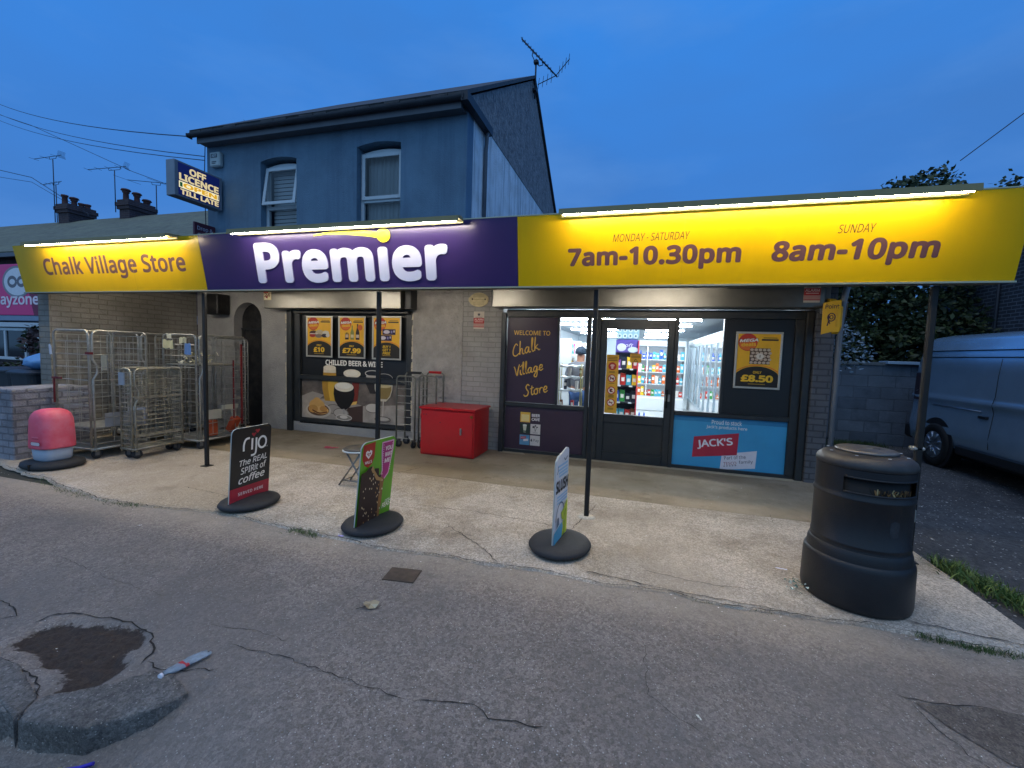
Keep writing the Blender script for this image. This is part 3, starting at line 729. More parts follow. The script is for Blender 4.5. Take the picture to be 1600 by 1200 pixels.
gl_up = glass_mat('upstairs_glass'); net = mat('net_curtain', '#9aa3a8', .9); blindm = mat('blind_slats', '#a8aeb2', .8)
sash(house, W1[0], W1[1], W1[2], W1[3]-.06, 4.02, 9, gl_up, blindm, True)
sash(house, W2[0], W2[1], W2[2], W2[3]-.06, 4.02, 0, gl_up, net, False)
# ------------------------------------------------------------------ left shop window in the house
black_v = mat('black_window_vinyl', '#1d1e1f', .35, var=.1, vs=4)
wn = MB(); f_ = char_paint
wn.bbox((-6.07, 6.36, .0), (-5.97, 6.46, 2.18), f_, .006); wn.bbox((-5.97, 6.42, .19), (-5.84, 6.5, 2.16), f_, .006)
wn.bbox((-5.84, 6.42, .17), (-3.70, 6.5, .26), f_, .006); wn.bbox((-5.84, 6.42, 2.11), (-3.70, 6.5, 2.17), f_, .006); wn.bbox((-3.70, 6.42, .17), (-3.58, 6.5, 2.17), f_, .006)
wn.bbox((-5.84, 6.41, .965), (-3.70, 6.49, 1.045), f_, .006); wn.bbox((-5.9, 6.33, 2.13), (-3.62, 6.42, 2.165), f_, .006)
sw = wn.build('shop_window', house)
b = MB(); b.poly([(-5.84, 6.47, .26), (-3.7, 6.47, .26), (-3.7, 6.47, 2.11), (-5.84, 6.47, 2.11)], black_v); b.build('window_vinyl', sw)
b = MB(); rnd = random.Random(5)        # flaking paint at the reveals
for x in (-6.115, -3.575):
    z = .3
    while z < 2.1:
        h = rnd.uniform(.03, .12)
        if rnd.random() < .75: b.poly([(x-rnd.uniform(.008, .02), 6.395, z), (x+rnd.uniform(.005, .018), 6.395, z+.005), (x+rnd.uniform(.005, .02), 6.395, z+h), (x-rnd.uniform(.005, .02), 6.395, z+h*.9)], flat('#c9bfa6'))
        z += h
b.build('flaking_paint', sw, kind='stuff')
a = Art()
BW, FO = flat('#dfd2b6'), flat('#e8dcc4')
tab1, tab2, tab3 = flat('#8b8076'), flat('#a59b90'), flat('#6a5f57')
photo_bg = mat('blurred_photo_background', '#6b6159', .5, var=.55, vs=4.5)
wood_bg = mat('photo_table_top', '#a79c90', .5, var=.25, vs=6)
a.rect(-5.83, .27, -3.72, .96, photo_bg)
a.poly([(-5.83, .27), (-3.72, .27), (-3.72, .62), (-4.55, .55), (-5.0, .66), (-5.83, .6)], wood_bg)
a.poly([(-5.83, .66), (-5.6, .75), (-5.35, .7), (-5.45, .62), (-5.83, .58)], tab2)
a.poly([(-5.0, .27), (-4.55, .27), (-4.55, .56), (-4.85, .5)], flat('#4a352d'))
for cx, cz_, m in ((-5.15, .46, tab2), (-5.0, .40, flat('#b8afa4')), (-4.35, .53, flat('#c8bfb2'))):
    a.ell(cx, cz_, .16, .085, m); a.ring(cx, cz_, .15, .08, .012, tab3)
# crisps in a bowl
a.ell(-5.47, .42, .27, .14, flat('#c3b8a8')); a.ell(-5.47, .43, .23, .11, flat('#6b4a32'))
for cx, cz_, rx, rz, m in ((-5.5, .50, .17, .12, '#d9a860'), (-5.42, .42, .17, .07, '#e0b36c'), (-5.58, .44, .1, .07, '#c8924c'), (-5.5, .58, .08, .07, '#dba860'), (-5.36, .45, .08, .05, '#c98f4a')): a.ell(cx, cz_, rx, rz, flat(m))
a.stroke([(-5.6, .42), (-5.45, .37), (-5.28, .40)], .025, flat('#7d4526'))
# pilsner behind the bar
def glassshape(cx, zs, ws, m): a.poly([(cx-w_, z_) for z_, w_ in zip(zs, ws)] + [(cx+w_, z_) for z_, w_ in reversed(list(zip(zs, ws)))], m)
glassshape(-5.22, (.60, .8, .95), (.11, .16, .17), flat('#b98a2e')); glassshape(-5.17, (.60, .8, .95), (.05, .09, .1), flat('#e0b040'))
glassshape(-5.23, (1.05, 1.13), (.135, .135), flat('#b98a2e')); a.rect(-5.36, 1.1, -5.1, 1.2, BW); a.ell(-5.23, 1.19, .13, .045, FO)
a.ell(-4.77, 1.105, .175, .075, FO); a.ell(-4.77, 1.115, .12, .045, flat('#efe6d2'))
a.poly([(-4.78, .57), (-4.66, .6), (-4.62, .95), (-4.76, .95)], flat('#7c2a1c')); a.poly([(-4.82, .55), (-4.68, .57), (-4.66, .63), (-4.8, .6)], flat('#e2b95e'))
# stout
glassshape(-4.93, (.47, .52, .62, .74, .88), (.05, .12, .19, .215, .2), flat('#17120f')); a.ell(-4.93, .865, .195, .085, FO); a.ell(-4.93, .885, .15, .05, flat('#f1e9d8'))
a.stroke([(-4.93, .48), (-4.93, .36)], .035, flat('#a8a098'), sm=False); a.ell(-4.93, .325, .17, .055, flat('#8f867c')); a.ring(-4.93, .325, .16, .05, .012, flat('#d8d0c4')); a.ell(-4.93, .335, .08, .03, flat('#d8d0c4'))
# wine
a.ring(-4.35, 1.125, .15, .05, .014, flat('#cfc7ba')); a.rect(-4.48, 1.055, -4.22, 1.09, flat('#c4bcae')); glassshape(-4.35, (.78, .95), (.05, .14), flat('#2c2523'))
a.ring(-4.13, 1.06, .16, .07, .01, flat('#b9b1a4'), 0, 180); glassshape(-4.14, (.66, .74, .86, .95), (.05, .13, .17, .175), flat('#cfc4ae')); glassshape(-4.13, (.70, .76, .86, .92), (.06, .11, .145, .14), flat('#8a7440')); a.ell(-4.13, .92, .13, .03, flat('#c9b786'))
a.stroke([(-4.14, .67), (-4.15, .4)], .018, flat('#cbc3b6'), sm=False); a.ring(-4.15, .35, .15, .045, .014, flat('#5e564e')); a.ell(-4.15, .36, .12, .03, flat('#c2b9ac'))
a.text('CHILLED BEER & WINE', -5.31, -4.16, 1.235, flat('#f6f2e8'), y1=1.33, bold=.04)
a.build('beer_picture', sw, wallp(6.468))
# roller-shutter housings
steel_shut = mat('brushed_shutter_steel', '#7f7d76', .32, .8, var=.12, vs=2, dirt='#6d675a', dirtamt=.3, dscale=5)
b = MB(); b.bbox((-6.32, 6.12, 2.19), (-3.64, 6.398, 2.52), steel_shut, .008); sh = b.build('shutter_box', house)
a = Art(); a.rect(0, 0, .165, .165, flat('#d8c9a0')); a.rect(.0, .12, .1, .165, flat('#b8302a')); a.poly([(.02, .01), (.08, .01), (.05, .1)], flat('#f2ead0')); a.poly([(.09, .01), (.15, .01), (.15, .08), (.09, .08)], flat('#e9dcae')); a.rect(.05, .03, .09, .07, flat('#9c2f28'))
a.text('24', .02, .14, .05, flat('#8a2a22'), y1=.115, bold=.02)
a.build('warning_sticker', sh, plane((-6.32, 6.118, 2.33)))
b = MB(); b.bbox((-3.62, 6.2, 2.19), (-3.5, 6.398, 2.52), char_paint, .01); b.build('shutter_motor_cover', house)
# black floodlight box near the arch
b = MB(); b.bbox((-7.72, 6.12, 2.08), (-7.38, 6.395, 2.45), black_paint, .02); b.build('speaker_box', house)
# cable down the wall corner
b = MB(); b.tube([(-7.92, 6.38, 5.2), (-7.95, 6.38, 4.6), (-7.93, 6.38, 3.6), (-7.92, 6.38, 2.8)], .008, dk_wood, 5); b.build('wall_cable', house)

# alarm bell box, oval plate, warning plates
t = thing('alarm_box', 'pale blue burglar alarm box high on the corner of the blue house', 'alarm box', (-7.62, 6.4, 4.78))
b = MB(); b.bbox((-7.74, 6.31, 4.77), (-7.50, 6.398, 5.03), mat('alarm_case', '#aab6b8', .5, var=.1), .02); c_ = b.build('case', t)
a = Art(); a.rect(.04, .15, .19, .22, flat('#46525e')); a.text('ADT', .06, .17, .165, flat('#b9c4c8'), bold=.02); a.rect(.06, .07, .17, .09, flat('#46525e')); a.rect(.06, .045, .15, .058, flat('#46525e')); a.build('lettering', c_, plane((-7.74, 6.308, 4.77)))
b = MB(); pl = mat('cream_plate', '#cdbf94', .6, var=.2, vs=20)
rd = random.Random(4)
P = [(-2.44 + (.155 + (rd.uniform(0, .02) if abs(math.cos(R(a_))) > .7 else 0))*math.cos(R(a_)), 2.36 + .11*math.sin(R(a_))) for a_ in range(0, 360, 12)]
b.prism(P, .014, pl, plane((0, 6.413, 0)))
o = b.build('wall_plaque', label='cream oval plaque with chipped ends on the grey brick pier', cat='plaque')
a = Art(); 
for z in (2.43, 2.40, 2.36, 2.32, 2.29): a.rect(-2.44-.1+.02*abs(z-2.36)*8, z, -2.34-.01, z+.007, flat('#a89a70'))
a.ell(-2.545, 2.37, .012, .014, flat('#3b3428')); a.ell(-2.335, 2.365, .012, .014, flat('#3b3428')); a.build('lettering', o, wallp(6.3985))
def alarm_sign(x0, z0, y, label):
    b = MB(); b.box((x0, y, z0), (x0+.175, y+.004, z0+.27), flat('#c9bfae')); o = b.build('alarm_sign', label=label, cat='sign', group='alarm warning signs on the shop wall')
    a = Art(); a.rect(0, .085, .175, .17, flat('#b23030')); a.rect(0, .03, .175, .085, flat('#b98a80')); a.rect(0, .025, .175, .035, flat('#b23030')); a.text('ALARM', .012, .163, .128, flat('#e8cfc4'), y1=.16, bold=.02)
    a.rect(.02, .105, .155, .115, flat('#e0b8ae')); a.rect(.03, .178, .145, .186, flat('#7a6a60'))
    a.poly([(.0875 + (.03 if k % 2 == 0 else .014)*math.sin(R(36*k)), .223 + (.03 if k % 2 == 0 else .014)*math.cos(R(36*k))) for k in range(10)], flat('#4a4250'))
    a.build('lettering', o, plane((x0, y-.001, z0)))
alarm_sign(-2.52, 1.91, 6.408, 'red and cream alarm warning sign below the oval plaque on the brick pier')

# ================================================================== SHOP EXTENSION
ext = thing('shop_building', 'single storey convenience shop with a charcoal glazed front and lit interior', 'shop', (.0, 11.5, 0))
ext_wall = brick_mat('side_brick_painted', '#5f6065', '#585a60', '#46484d', bw=.235, bh=.078, mort=.01, bump=.9, var=.2)
ceilm = mat('shop_ceiling', '#8d98a0', .8); shopwall = mat('shop_inner_wall', '#a9b4ba', .7); shopfloor = mat('shop_floor_tiles', '#c8ccca', .25, var=.08, vs=2)
b = MB()
b.box((2.08, 6.4, -.05), (2.3, 17.8, 2.56), ext_wall); b.box((-2.6, 6.651, -.05), (-2.4, 17.6, 2.56), grey_brick); b.box((-2.6, 17.6, -.05), (2.08, 17.8, 2.56), ext_wall)
b.build('outer_wall', ext)
b = MB(); b.box((-2.6, 6.46, 2.56), (2.3, 17.8, 2.66), slate); b.build('flat_roof', ext)
b = MB(); b.box((-2.4, 6.5, 2.33), (2.08, 17.6, 2.36), ceilm); b.build('ceiling', ext)
b = MB(); b.box((-2.4, 6.5, -.05), (2.08, 17.6, .03), shopfloor); b.build('shop_floor', ext)
b = MB(); b.box((-2.4, 6.7, .03), (-2.38, 17.6, 2.33), shopwall); b.box((2.06, 6.7, .03), (2.08, 17.6, 2.33), shopwall); b.box((-2.4, 17.58, .03), (2.08, 17.6, 2.33), shopwall)
b.build('inner_wall', ext)
# shopfront frame
b = MB()
b.bbox((-2.04, 6.34, .0), (-1.97, 6.5, 2.16), f_, .006)
b.bbox((-1.97, 6.40, .0), (2.0, 6.5, .07), f_, .006)
b.bbox((-1.97, 6.38, 2.10), (2.0, 6.5, 2.21), f_, .006)
b.bbox((2.0, 6.34, .0), (2.08, 6.5, 2.21), f_, .006); b.bbox((1.9, 6.39, .07), (2.0, 6.5, 2.10), f_, .006)
b.bbox((-1.97, 6.39, .74), (-.62, 6.49, .80), f_, .006); b.bbox((.50, 6.39, .77), (1.9, 6.49, .83), f_, .006)
b.bbox((-.75, 6.38, .07), (-.69, 6.5, 2.10), f_, .006); b.bbox((-.67 + .06, 6.37, .07), (-.60 + .05, 6.5, 2.10), f_, .006) 
b.bbox((-1.19, 6.41, .80), (-1.155, 6.49, 2.10), f_, .004); b.bbox((.45, 6.38, .0), (.50, 6.5, 2.10), f_, .006)
b.bbox((-.69, 6.40, .07), (-.61, 6.49, .80), f_, .006)
b.bbox((1.065, 6.41, .83), (1.10, 6.49, 2.10), f_, .004)
b.build('shopfront_frame', ext)
purp = mat('aubergine_vinyl', '#3b2a3a', .35, var=.1, vs=3); purp_hi = purp
yl = flat('#e8b84e')
b = MB(); b.box((-1.965, 6.43, .805), (-1.19, 6.46, 2.098), purp); pn = b.build('welcome_panel', ext)
a = Art(); a.text('WELCOME TO', -1.86, -1.30, 1.83, yl, y1=1.90, bold=.015)
script(a, 'Chalk', -1.86, 1.50, .095, .0165, yl, 16); script(a, 'Village', -1.82, 1.20, .085, .0165, yl, 15); script(a, 'Store', -1.66, .90, .09, .0165, yl, 14)
a.build('lettering', pn, wallp(6.4285))
b = MB(); b.box((-1.965, 6.43, .075), (-.755, 6.46, .738), purp); pn = b.build('lower_panel', ext)
a = Art(); s = .155
def sq(x, z, m): a.rect(x, z, x+s, z+s, m)
sq(-1.715, .50, flat('#e3b544')); a.rect(-1.70, .515, -1.575, .62, flat('#ecd58e'))           # (code square left blank)
a.text('BEER', -1.535, -1.41, .59, flat('#e8e0e0'), y1=.635, bold=.04); a.text('CAVE', -1.535, -1.41, .53, flat('#e8e0e0'), y1=.575, bold=.04)
sq(-1.715, .325, flat('#24382f'))                                                           # plain glass of frothy drink
a.poly([(-1.66, .37), (-1.62, .37), (-1.61, .455), (-1.67, .455)], flat('#cfd2b8')); a.ell(-1.64, .455, .032, .013, flat('#e4e6d4')); a.rect(-1.66, .345, -1.62, .352, flat('#cfd2b8'))
sq(-1.55, .325, flat('#cfc8c2')); g_ = flat('#4a4644')
a.stroke([(-1.475, .365), (-1.48, .40), (-1.49, .43)], .006, g_); a.stroke([(-1.475, .365), (-1.46, .41), (-1.455, .44)], .006, g_); a.ell(-1.50, .435, .02, .016, g_); a.ell(-1.472, .455, .013, .013, g_); a.ell(-1.445, .435, .014, .01, g_); a.text('GROW', -1.51, -1.435, .34, g_, y1=.357)
sq(-1.715, .15, flat('#5c93b8')); a.poly([(-1.70, .235), (-1.615, .25), (-1.615, .285), (-1.70, .275)], flat('#b03038')); a.poly([(-1.655, .205), (-1.58, .215), (-1.58, .25), (-1.655, .24)], flat('#d8d4d8')); a.text("JACK'S", -1.695, -1.622, .25, flat('#e8d0d0'), y1=.268, rot=6, bold=.02)
sq(-1.55, .15, flat('#cfc8c2')); a.ell(-1.525, .228, .016, .018, g_); a.ell(-1.513, .232, .006, .008, flat('#cfc8c2')); a.ell(-1.522, .25, .004, .007, g_); a.text('Pay', -1.495, -1.41, .198, g_, y1=.252)
a.build('stickers', pn, wallp(6.4285))
b = MB(); b.box((1.10, 6.43, .832), (1.898, 6.46, 2.098), black_v); b.build('black_panel', ext)
b = MB(); skyb = mat('sky_blue_vinyl', '#3d9bcb', .4, var=.08, vs=2); b.box((.502, 6.43, .072), (1.898, 6.46, .768), skyb); pn = b.build('blue_panel', ext)
a = Art(); wt = flat('#e4e6ea'); cardw = flat('#dedce4'); crim = flat('#b32a40'); nv = flat('#24284a')
a.rect(.502, .70, 1.898, .768, flat('#2a7fb0'))
a.text('Proud to stock', .99, 1.36, .675, wt, y1=.735, bold=.012); a.text("Jack's products here", .925, 1.43, .605, wt, y1=.66, bold=.012)
a.rect(.502, .70, 1.898, .768, flat('#2a7fb0'), z=.00015)
a.poly([(1.125, .055), (1.555, .115), (1.565, .355), (1.14, .275)], cardw); a.poly([(.765, .20), (1.325, .275), (1.335, .575), (.775, .485)], crim)
a.text("JACK'S", .83, 1.28, .315, wt, y1=.44, bold=.03, rot=9)
a.text('Part of the', 1.175, 1.44, .20, nv, y1=.25, rot=8); a.text('TESCO', 1.17, 1.33, .125, flat('#8e2038'), y1=.165, rot=8); a.text('family', 1.36, 1.53, .15, nv, y1=.205, rot=8)
for k in range(5): a.poly([(1.17+.034*k, .106+.005*k), (1.19+.034*k, .109+.005*k), (1.19+.034*k, .118+.005*k), (1.17+.034*k, .115+.005*k)], nv)
a.build('lettering', pn, wallp(6.4285))
# door
door = MB(); dm = mat('door_paint', '#25292b', .4, var=.12, vs=4, dirt='#4b463e', dirtamt=.25, dscale=3)
door.bbox((-.55, 6.39, .04), (-.46, 6.46, 2.08), dm, .006); door.bbox((.36, 6.39, .04), (.45, 6.46, 2.08), dm, .006); door.bbox((-.46, 6.39, 1.94), (.36, 6.46, 2.08), dm, .006)
door.bbox((-.46, 6.39, .04), (.36, 6.46, .17), dm, .006); door.bbox((-.46, 6.39, .60), (.36, 6.46, .72), dm, .006); door.box((-.46, 6.42, .17), (.36, 6.45, .60), dm)
do = door.build('door', ext)
b = MB(); b.bbox((.375, 6.345, .86), (.40, 6.365, 1.12), mat('dark_handle', '#1a1a1a', .3, .6), .004); b.box((.38, 6.36, .88), (.395, 6.392, .90), MATS['dark_handle']); b.box((.38, 6.36, 1.08), (.395, 6.392, 1.10), MATS['dark_handle']); b.bbox((.37, 6.375, .95), (.43, 6.39, 1.05), galv, .004); b.build('handle', do)
shop_gl = glass_mat('shop_glass')
b = MB(); b.poly([(-.46, 6.43, .72), (.36, 6.43, .72), (.36, 6.43, 1.94), (-.46, 6.43, 1.94)], shop_gl); b.build('door_glass', do)
a = Art(); yo = flat('#e0a92a'); red = flat('#b8332a'); dk = flat('#2a2220')
a.rect(-.455, .73, -.285, 1.575, yo)
for i, z in enumerate((1.41, 1.235, 1.06, .885)):
    a.ell(-.37, z, .057, .057, red)
    if i: a.ell(-.37, z, .044, .044, flat('#e9dcc8'))
    if i == 0: a.ell(-.37, z+.01, .03, .018, flat('#e9c0b0')); a.rect(-.385, z-.035, -.355, z-.01, flat('#e9c0b0'))
    elif i == 1: a.poly([(-.40, z-.02), (-.392, z+.005), (-.41, z+.025), (-.38, z+.012), (-.35, z+.008), (-.34, z+.02), (-.343, z-.025), (-.352, z-.025), (-.356, z-.005), (-.385, z-.005), (-.39, z-.025)], dk)
    elif i == 2: a.ell(-.372, z, .024, .026, dk); a.rect(-.365, z-.005, -.34, z+.008, flat('#e9dcc8'))
    else: a.rect(-.40, z-.006, -.345, z+.006, dk)
    if i: a.stroke([(-.41, z+.04), (-.33, z-.04)], .009, red, sm=False)
for z in (1.535, 1.512, 1.489): a.rect(-.435, z, -.305, z+.010, flat('#7a5a18'))
for z in (1.33, 1.315, 1.16, .99, .975, .96, .80, .785): a.rect(-.41, z, -.33, z+.008, flat('#8a681c'))
a.rect(-.13, 1.475, .025, 1.60, yo); a.poly([(-.085, 1.485), (-.02, 1.485), (-.052, 1.53)], dk); a.poly([(-.073, 1.491), (-.032, 1.491), (-.052, 1.52)], yo)
for z in (1.58, 1.56, 1.545): a.rect(-.115, z, .01, z+.008, flat('#7a5a18'))
a.build('stickers', do, wallp(6.428))
b = MB(); b.poly([(-1.155, 6.45, .8), (-.75, 6.45, .8), (-.75, 6.45, 2.1), (-1.155, 6.45, 2.1)], shop_gl); b.build('window_glass', ext)
b = MB(); b.poly([(-.69, 6.45, .8), (-.61, 6.45, .8), (-.61, 6.45, 2.1), (-.69, 6.45, 2.1)], shop_gl); b.build('window_glass', ext)
b = MB(); b.poly([(.5, 6.45, .83), (1.065, 6.45, .83), (1.065, 6.45, 2.1), (.5, 6.45, 2.1)], shop_gl); b.build('window_glass', ext)
b = MB(); b.bbox((-2.12, 6.12, 2.22), (2.1, 6.42, 2.53), steel_shut, .008); b.box((-2.2, 6.3, 2.25), (-2.125, 6.4, 2.53), char_paint); sb = b.build('shutter_box', ext)
alarm_sign(1.87, 2.28, 6.113, 'alarm warning sign on the end of the long steel shutter box')
# ragged white-paint chips by the frame, and dark marks on the brick
b = MB(); rnd = random.Random(9)
for z in (2.13, 2.1, 1.95, 1.9, .55, .5, .42): b.poly([(-2.055-.012*rnd.random(), 6.412, z), (-2.045, 6.412, z), (-2.045, 6.412, z+.04), (-2.06, 6.412, z+.03)], flat('#d8d2c2'))
b.build('flaking_paint', ext, kind='stuff')
# pale threshold strip, downpipe
b = MB(); b.box((-2.0, 6.3, .012), (2.1, 6.405, .028), mat('threshold_cement', '#b0a691', .8, var=.2, vs=6)); b.build('threshold', ext)
b = MB(); b.tube([(2.36, 6.35, .05), (2.36, 6.35, 2.0), (2.37, 6.34, 2.3), (2.40, 6.30, 2.6)], .036, mat('grey_downpipe', '#7d8187', .5, var=.1), 12)
for z in (.6, 1.9): b.bbox((2.30, 6.33, z), (2.40, 6.40, z+.03), char_paint, .004)
b.build('downpipe', ext)
b = MB(); b.bbox((2.09, 6.30, .0), (2.30, 6.399, 2.5), ext_wall, .01); b.build('corner_pier', ext)
b = MB(); b.bbox((2.11, 6.24, 2.16), (2.20, 6.298, 2.5), flat('#8f8d84'), .01); b.build('junction_box', ext)
# ================================================================== CANOPY, SIGN FASCIA, LAMPS
can = thing('entrance_canopy', 'long flat canopy on four thin black posts over the shop forecourt', 'canopy', (-2.9, 5.2, 0))
roofm = mat('canopy_felt', '#3d4038', .85, var=.3, vs=3); under = mat('canopy_ceiling_boards', '#5e5a4a', .75, var=.2, vs=4)
b = MB(); b.box((-8.25, 4.07, 2.60), (2.45, 6.395, 2.66), roofm); b.box((-8.25, 4.07, 2.555), (2.45, 6.395, 2.598), under)
for i in range(9): b.box((-8.0+i*1.29, 4.08, 2.46), (-7.95+i*1.29, 6.11, 2.552), under)
b.build('roof', can)
b = MB(); b.box((-8.25, 4.02, 2.16), (2.45, 4.065, 2.74), under); b.build('back_board', can)
postm = mat('post_black_paint', '#0b0c0d', .6, var=.3, vs=8, dirt='#24231f', dirtamt=.3, dscale=12)
for i, (x, y) in enumerate(((-5.13, 4.09), (-2.69, 4.09), (-.41, 4.09), (2.11, 4.09))):
    b = MB(); b.bbox((x-.022, y-.02, .015), (x+.022, y+.02, 2.16), postm, .006)
    if i == 3: b.bbox((x-.05, y-.02, .9), (x+.04, y+.04, .93), galv)
    po = b.build('post', can)
    b = MB()
    if i == 2: 
        rd = random.Random(1); b.lathe([(.075, .012), (.07, .028), (.03, .034)], mat('pale_mortar', '#c9c0ae', .8, var=.3, vs=30, bump=.5), (x, y, .0), 14, 1.2, .9)
    else: b.box((x-.05, y-.05, .012), (x+.05, y+.05, .024), postm)
    b.build('foot_plate', po)
# tilted sign fascia: bottom z 2.18 at y 4.0, top z 2.785 at y 3.885
fu = Vector((0, -.115, .605)).normalized()
def fasc(x=0): return plane((x, 4.0, 2.18), (1, 0, 0), fu)
H = .616
yel = mat('sign_yellow', (.60, .395, .0), .35, streak=('#a08a14', .22, 3), var=.02, vs=4, spec=.25); prp = mat('sign_purple', '#37275f', .3, var=.03, vs=4)
sgn_w = mat('sign_white_letters', '#d6d8ee', .4); sgn_d = mat('sign_brown_letters', '#573a42', .45); edge = mat('letter_edge', '#8d86b8', .5)
def panel(name, x0, x1, m, label):
    b = MB(); b.prism([(x0, 0), (x1, 0), (x1, H), (x0, H)], .012, m, fasc() @ Matrix.Translation((0, 0, -.012)))
    return b.build(name, label=label, cat='sign', group=None)
FP = fasc()
p1 = panel('shop_sign', -8.3, -4.965, yel, 'yellow sign panel reading Chalk Village Store')
a = Art(); a.text('Chalk Village Store', -7.77, -5.23, .155, sgn_d, y1=.445, bold=.03, sp=1.03); a.rect(-6.11, .0, -6.107, H, flat('#b39a10')); a.build('lettering', p1, FP)
p2 = panel('shop_sign', -4.96, -1.135, prp, 'purple sign panel with large raised white letters reading Premier')
a = Art(); a.text('Prem\u0131er', -4.17, -1.83, .062, sgn_w, y1=.50, bold=.048, thick=.012, side=edge, sp=1.05)
sw_ = flat('#f2dc20', .4)
a.z = .014
xi = -2.555
a.poly([(xi-.80, .555), (xi-.6, .575), (xi-.35, .578), (xi-.1, .560), (xi-.02, .548), (xi-.03, .492), (xi-.15, .512), (xi-.4, .538), (xi-.65, .548), (xi-.80, .540)], sw_)
a.ell(xi+.035, .515, .078, .068, sw_)
a.build('lettering', p2, FP)
p3 = panel('shop_sign', -1.13, 2.52, yel, 'yellow sign panel with the opening hours')
a = Art(); thin = flat('#3c2c14')
a.text('MONDAY - SATURDAY', -.275, .345, .365, thin, y1=.428, shear=.18, bold=.004); a.text('SUNDAY', 1.395, 1.635, .365, thin, y1=.428, shear=.18, bold=.004)
a.text('7am-10.30pm', -.665, .745, .125, sgn_d, y1=.325, bold=.05, sp=1.05); a.text('8am-10pm', .965, 2.05, .125, sgn_d, y1=.325, bold=.05, shear=.06, sp=1.05)
a.rect(.30, 0, .302, H, flat('#b39a10')); a.build('lettering', p3, FP)
b = MB(); alu = mat('trim_aluminium', '#a8a690', .4, .8)
for x0, x1 in ((-8.305, 2.525),):
    b.box((x0, 3.985, 2.165), (x1, 4.02, 2.178), alu)
b.box((-8.305, 3.89, 2.79), (2.525, 4.06, 2.80), alu); b.build('edge_trim', can)
tube_m = mat('lamp_tube_glow', '#ffffff', .5, emit='#ffe8be', es=145); tube_w = mat('lamp_tube_white', '#ffffff', .5, emit='#fff2e2', es=125)
hous = mat('lamp_housing', '#8a8462', .6, 0, var=.1, spec=.2)
for (x0, x1), tm, lb in (((-7.67, -5.16), tube_m, 'slim lit trough lamp above the village store name'), ((-4.28, -1.62), tube_w, 'slim lit trough lamp above the purple sign'), ((-.71, 2.10), tube_m, 'long lit trough lamp above the opening hours')):
    t = thing('sign_lamp', lb, 'sign light', ((x0+x1)/2, 3.75, 2.75), 0, 'trough lamps along the top of the shop sign')
    b = MB(); pr_ = [(a_+.115, c_+.018) for a_, c_ in ((3.55, 2.697), (3.555, 2.745), (3.60, 2.757), (3.66, 2.757), (3.69, 2.74), (3.69, 2.712), (3.684, 2.712), (3.68, 2.725), (3.565, 2.725), (3.558, 2.697))]
    b.prism(pr_, (x1-x0), hous, plane((x0, 0, 0), (0, 1, 0)))
    b.build('housing', t)
    b = MB(); b.tube([(x0+.03, 3.70, 2.722), (x1-.03, 3.70, 2.722)], .006, tm, 8); b.build('tube', t)
    b = MB()
    for k in range(4):
        x = x0 + .1 + k*(x1-x0-.2)/3; b.tube([(x, 3.76, 2.765), (x, 3.84, 2.79), (x, 3.93, 2.805)], .009, hous, 6)
    b.build('bracket', t)
under_m = mat('canopy_lamp_glow', '#ffffff', .5, emit='#fff4e6', es=118)
for x0, x1, lb in ((-7.6, -6.4, 'lit batten lamp under the canopy above the roll cages'), (-5.5, -4.3, 'lit batten lamp under the canopy facing the beer picture'), (-3.4, -2.2, 'lit batten lamp under the canopy facing the grey brick pier'), (-.4, .9, 'lit batten lamp under the canopy facing the shop door')):
    t = thing('canopy_lamp', lb, 'ceiling light', ((x0+x1)/2, 4.3, 2.55), 0, 'batten lamps behind the sign under the canopy')
    b = MB(); b.bbox((x0, 4.26, 2.51), (x1, 4.34, 2.554), hous, .005); b.build('housing', t)
    b = MB(); b.tube([(x0+.03, 4.30, 2.49), (x1-.03, 4.30, 2.49)], .014, under_m, 8); b.build('tube', t)
# side wall at the left under the canopy
sb_ = brick_mat('side_wall_painted_brick', '#86837c', '#827f78', '#757269', bw=.235, bh=.078, mort=.01, bump=1.0, var=.18, dirt='#4c473e', dirtamt=.45, dscale=1.2)
b = MB(); b.box((-8.45, 4.2, -.03), (-8.21, 6.39, 2.55), sb_); b.build('side_wall', label='painted brick wall closing the left end of the canopy', cat='wall')
# ---------------------------------------------------------------- projecting signs
t = thing('projecting_sign', 'lit box sign reading off licence open till late on the corner of the blue house', 'sign', (-7.7, 6.4, 4.3))
b = MB(); sgcase = mat('sign_case_grey', '#7e8894', .5, .2, var=.1); b.bbox((-7.69, 5.50, 3.98), (-7.50, 6.36, 4.56), sgcase, .008); b.box((-7.63, 6.36, 4.2), (-7.57, 6.40, 4.4), sgcase); cs = b.build('case', t)
gy = mat('lit_sign_letters', '#f0dca8', .5, emit='#ffe2a0', es=.62); gb = mat('lit_sign_blue', '#101c58', .5, emit='#15246a', es=.35); gw = mat('lit_sign_cream', '#fff0c0', .5, emit='#fff0b8', es=.85); go = mat('lit_sign_amber', '#e8b030', .5, emit='#f0b428', es=.7); gg = mat('lit_sign_green', '#1e6a38', .5, emit='#1e6a38', es=.3)
a = Art(); a.rect(.03, .03, .77, .55, gb)
a.text('OFF', .22, .52, .405, gy, y1=.52, bold=.05); a.text('LICENCE', .045, .755, .27, gy, y1=.39, bold=.05)
a.rect(.04, .15, .76, .255, gw); a.rect(.055, .165, .10, .24, gg); a.text('OPEN', .11, .72, .163, go, y1=.243, bold=.06); a.rect(.735, .165, .75, .24, gb); a.text('TILL LATE', .06, .75, .045, gy, y1=.135, bold=.05)
a.build('lit_face', cs, plane((-7.497, 5.53, 3.98), (0, 1, 0)))
t = thing('drop_off_sign', 'dark red projecting parcel sign reading Drop and Collect below the lit box sign', 'sign', (-7.7, 6.4, 3.5))
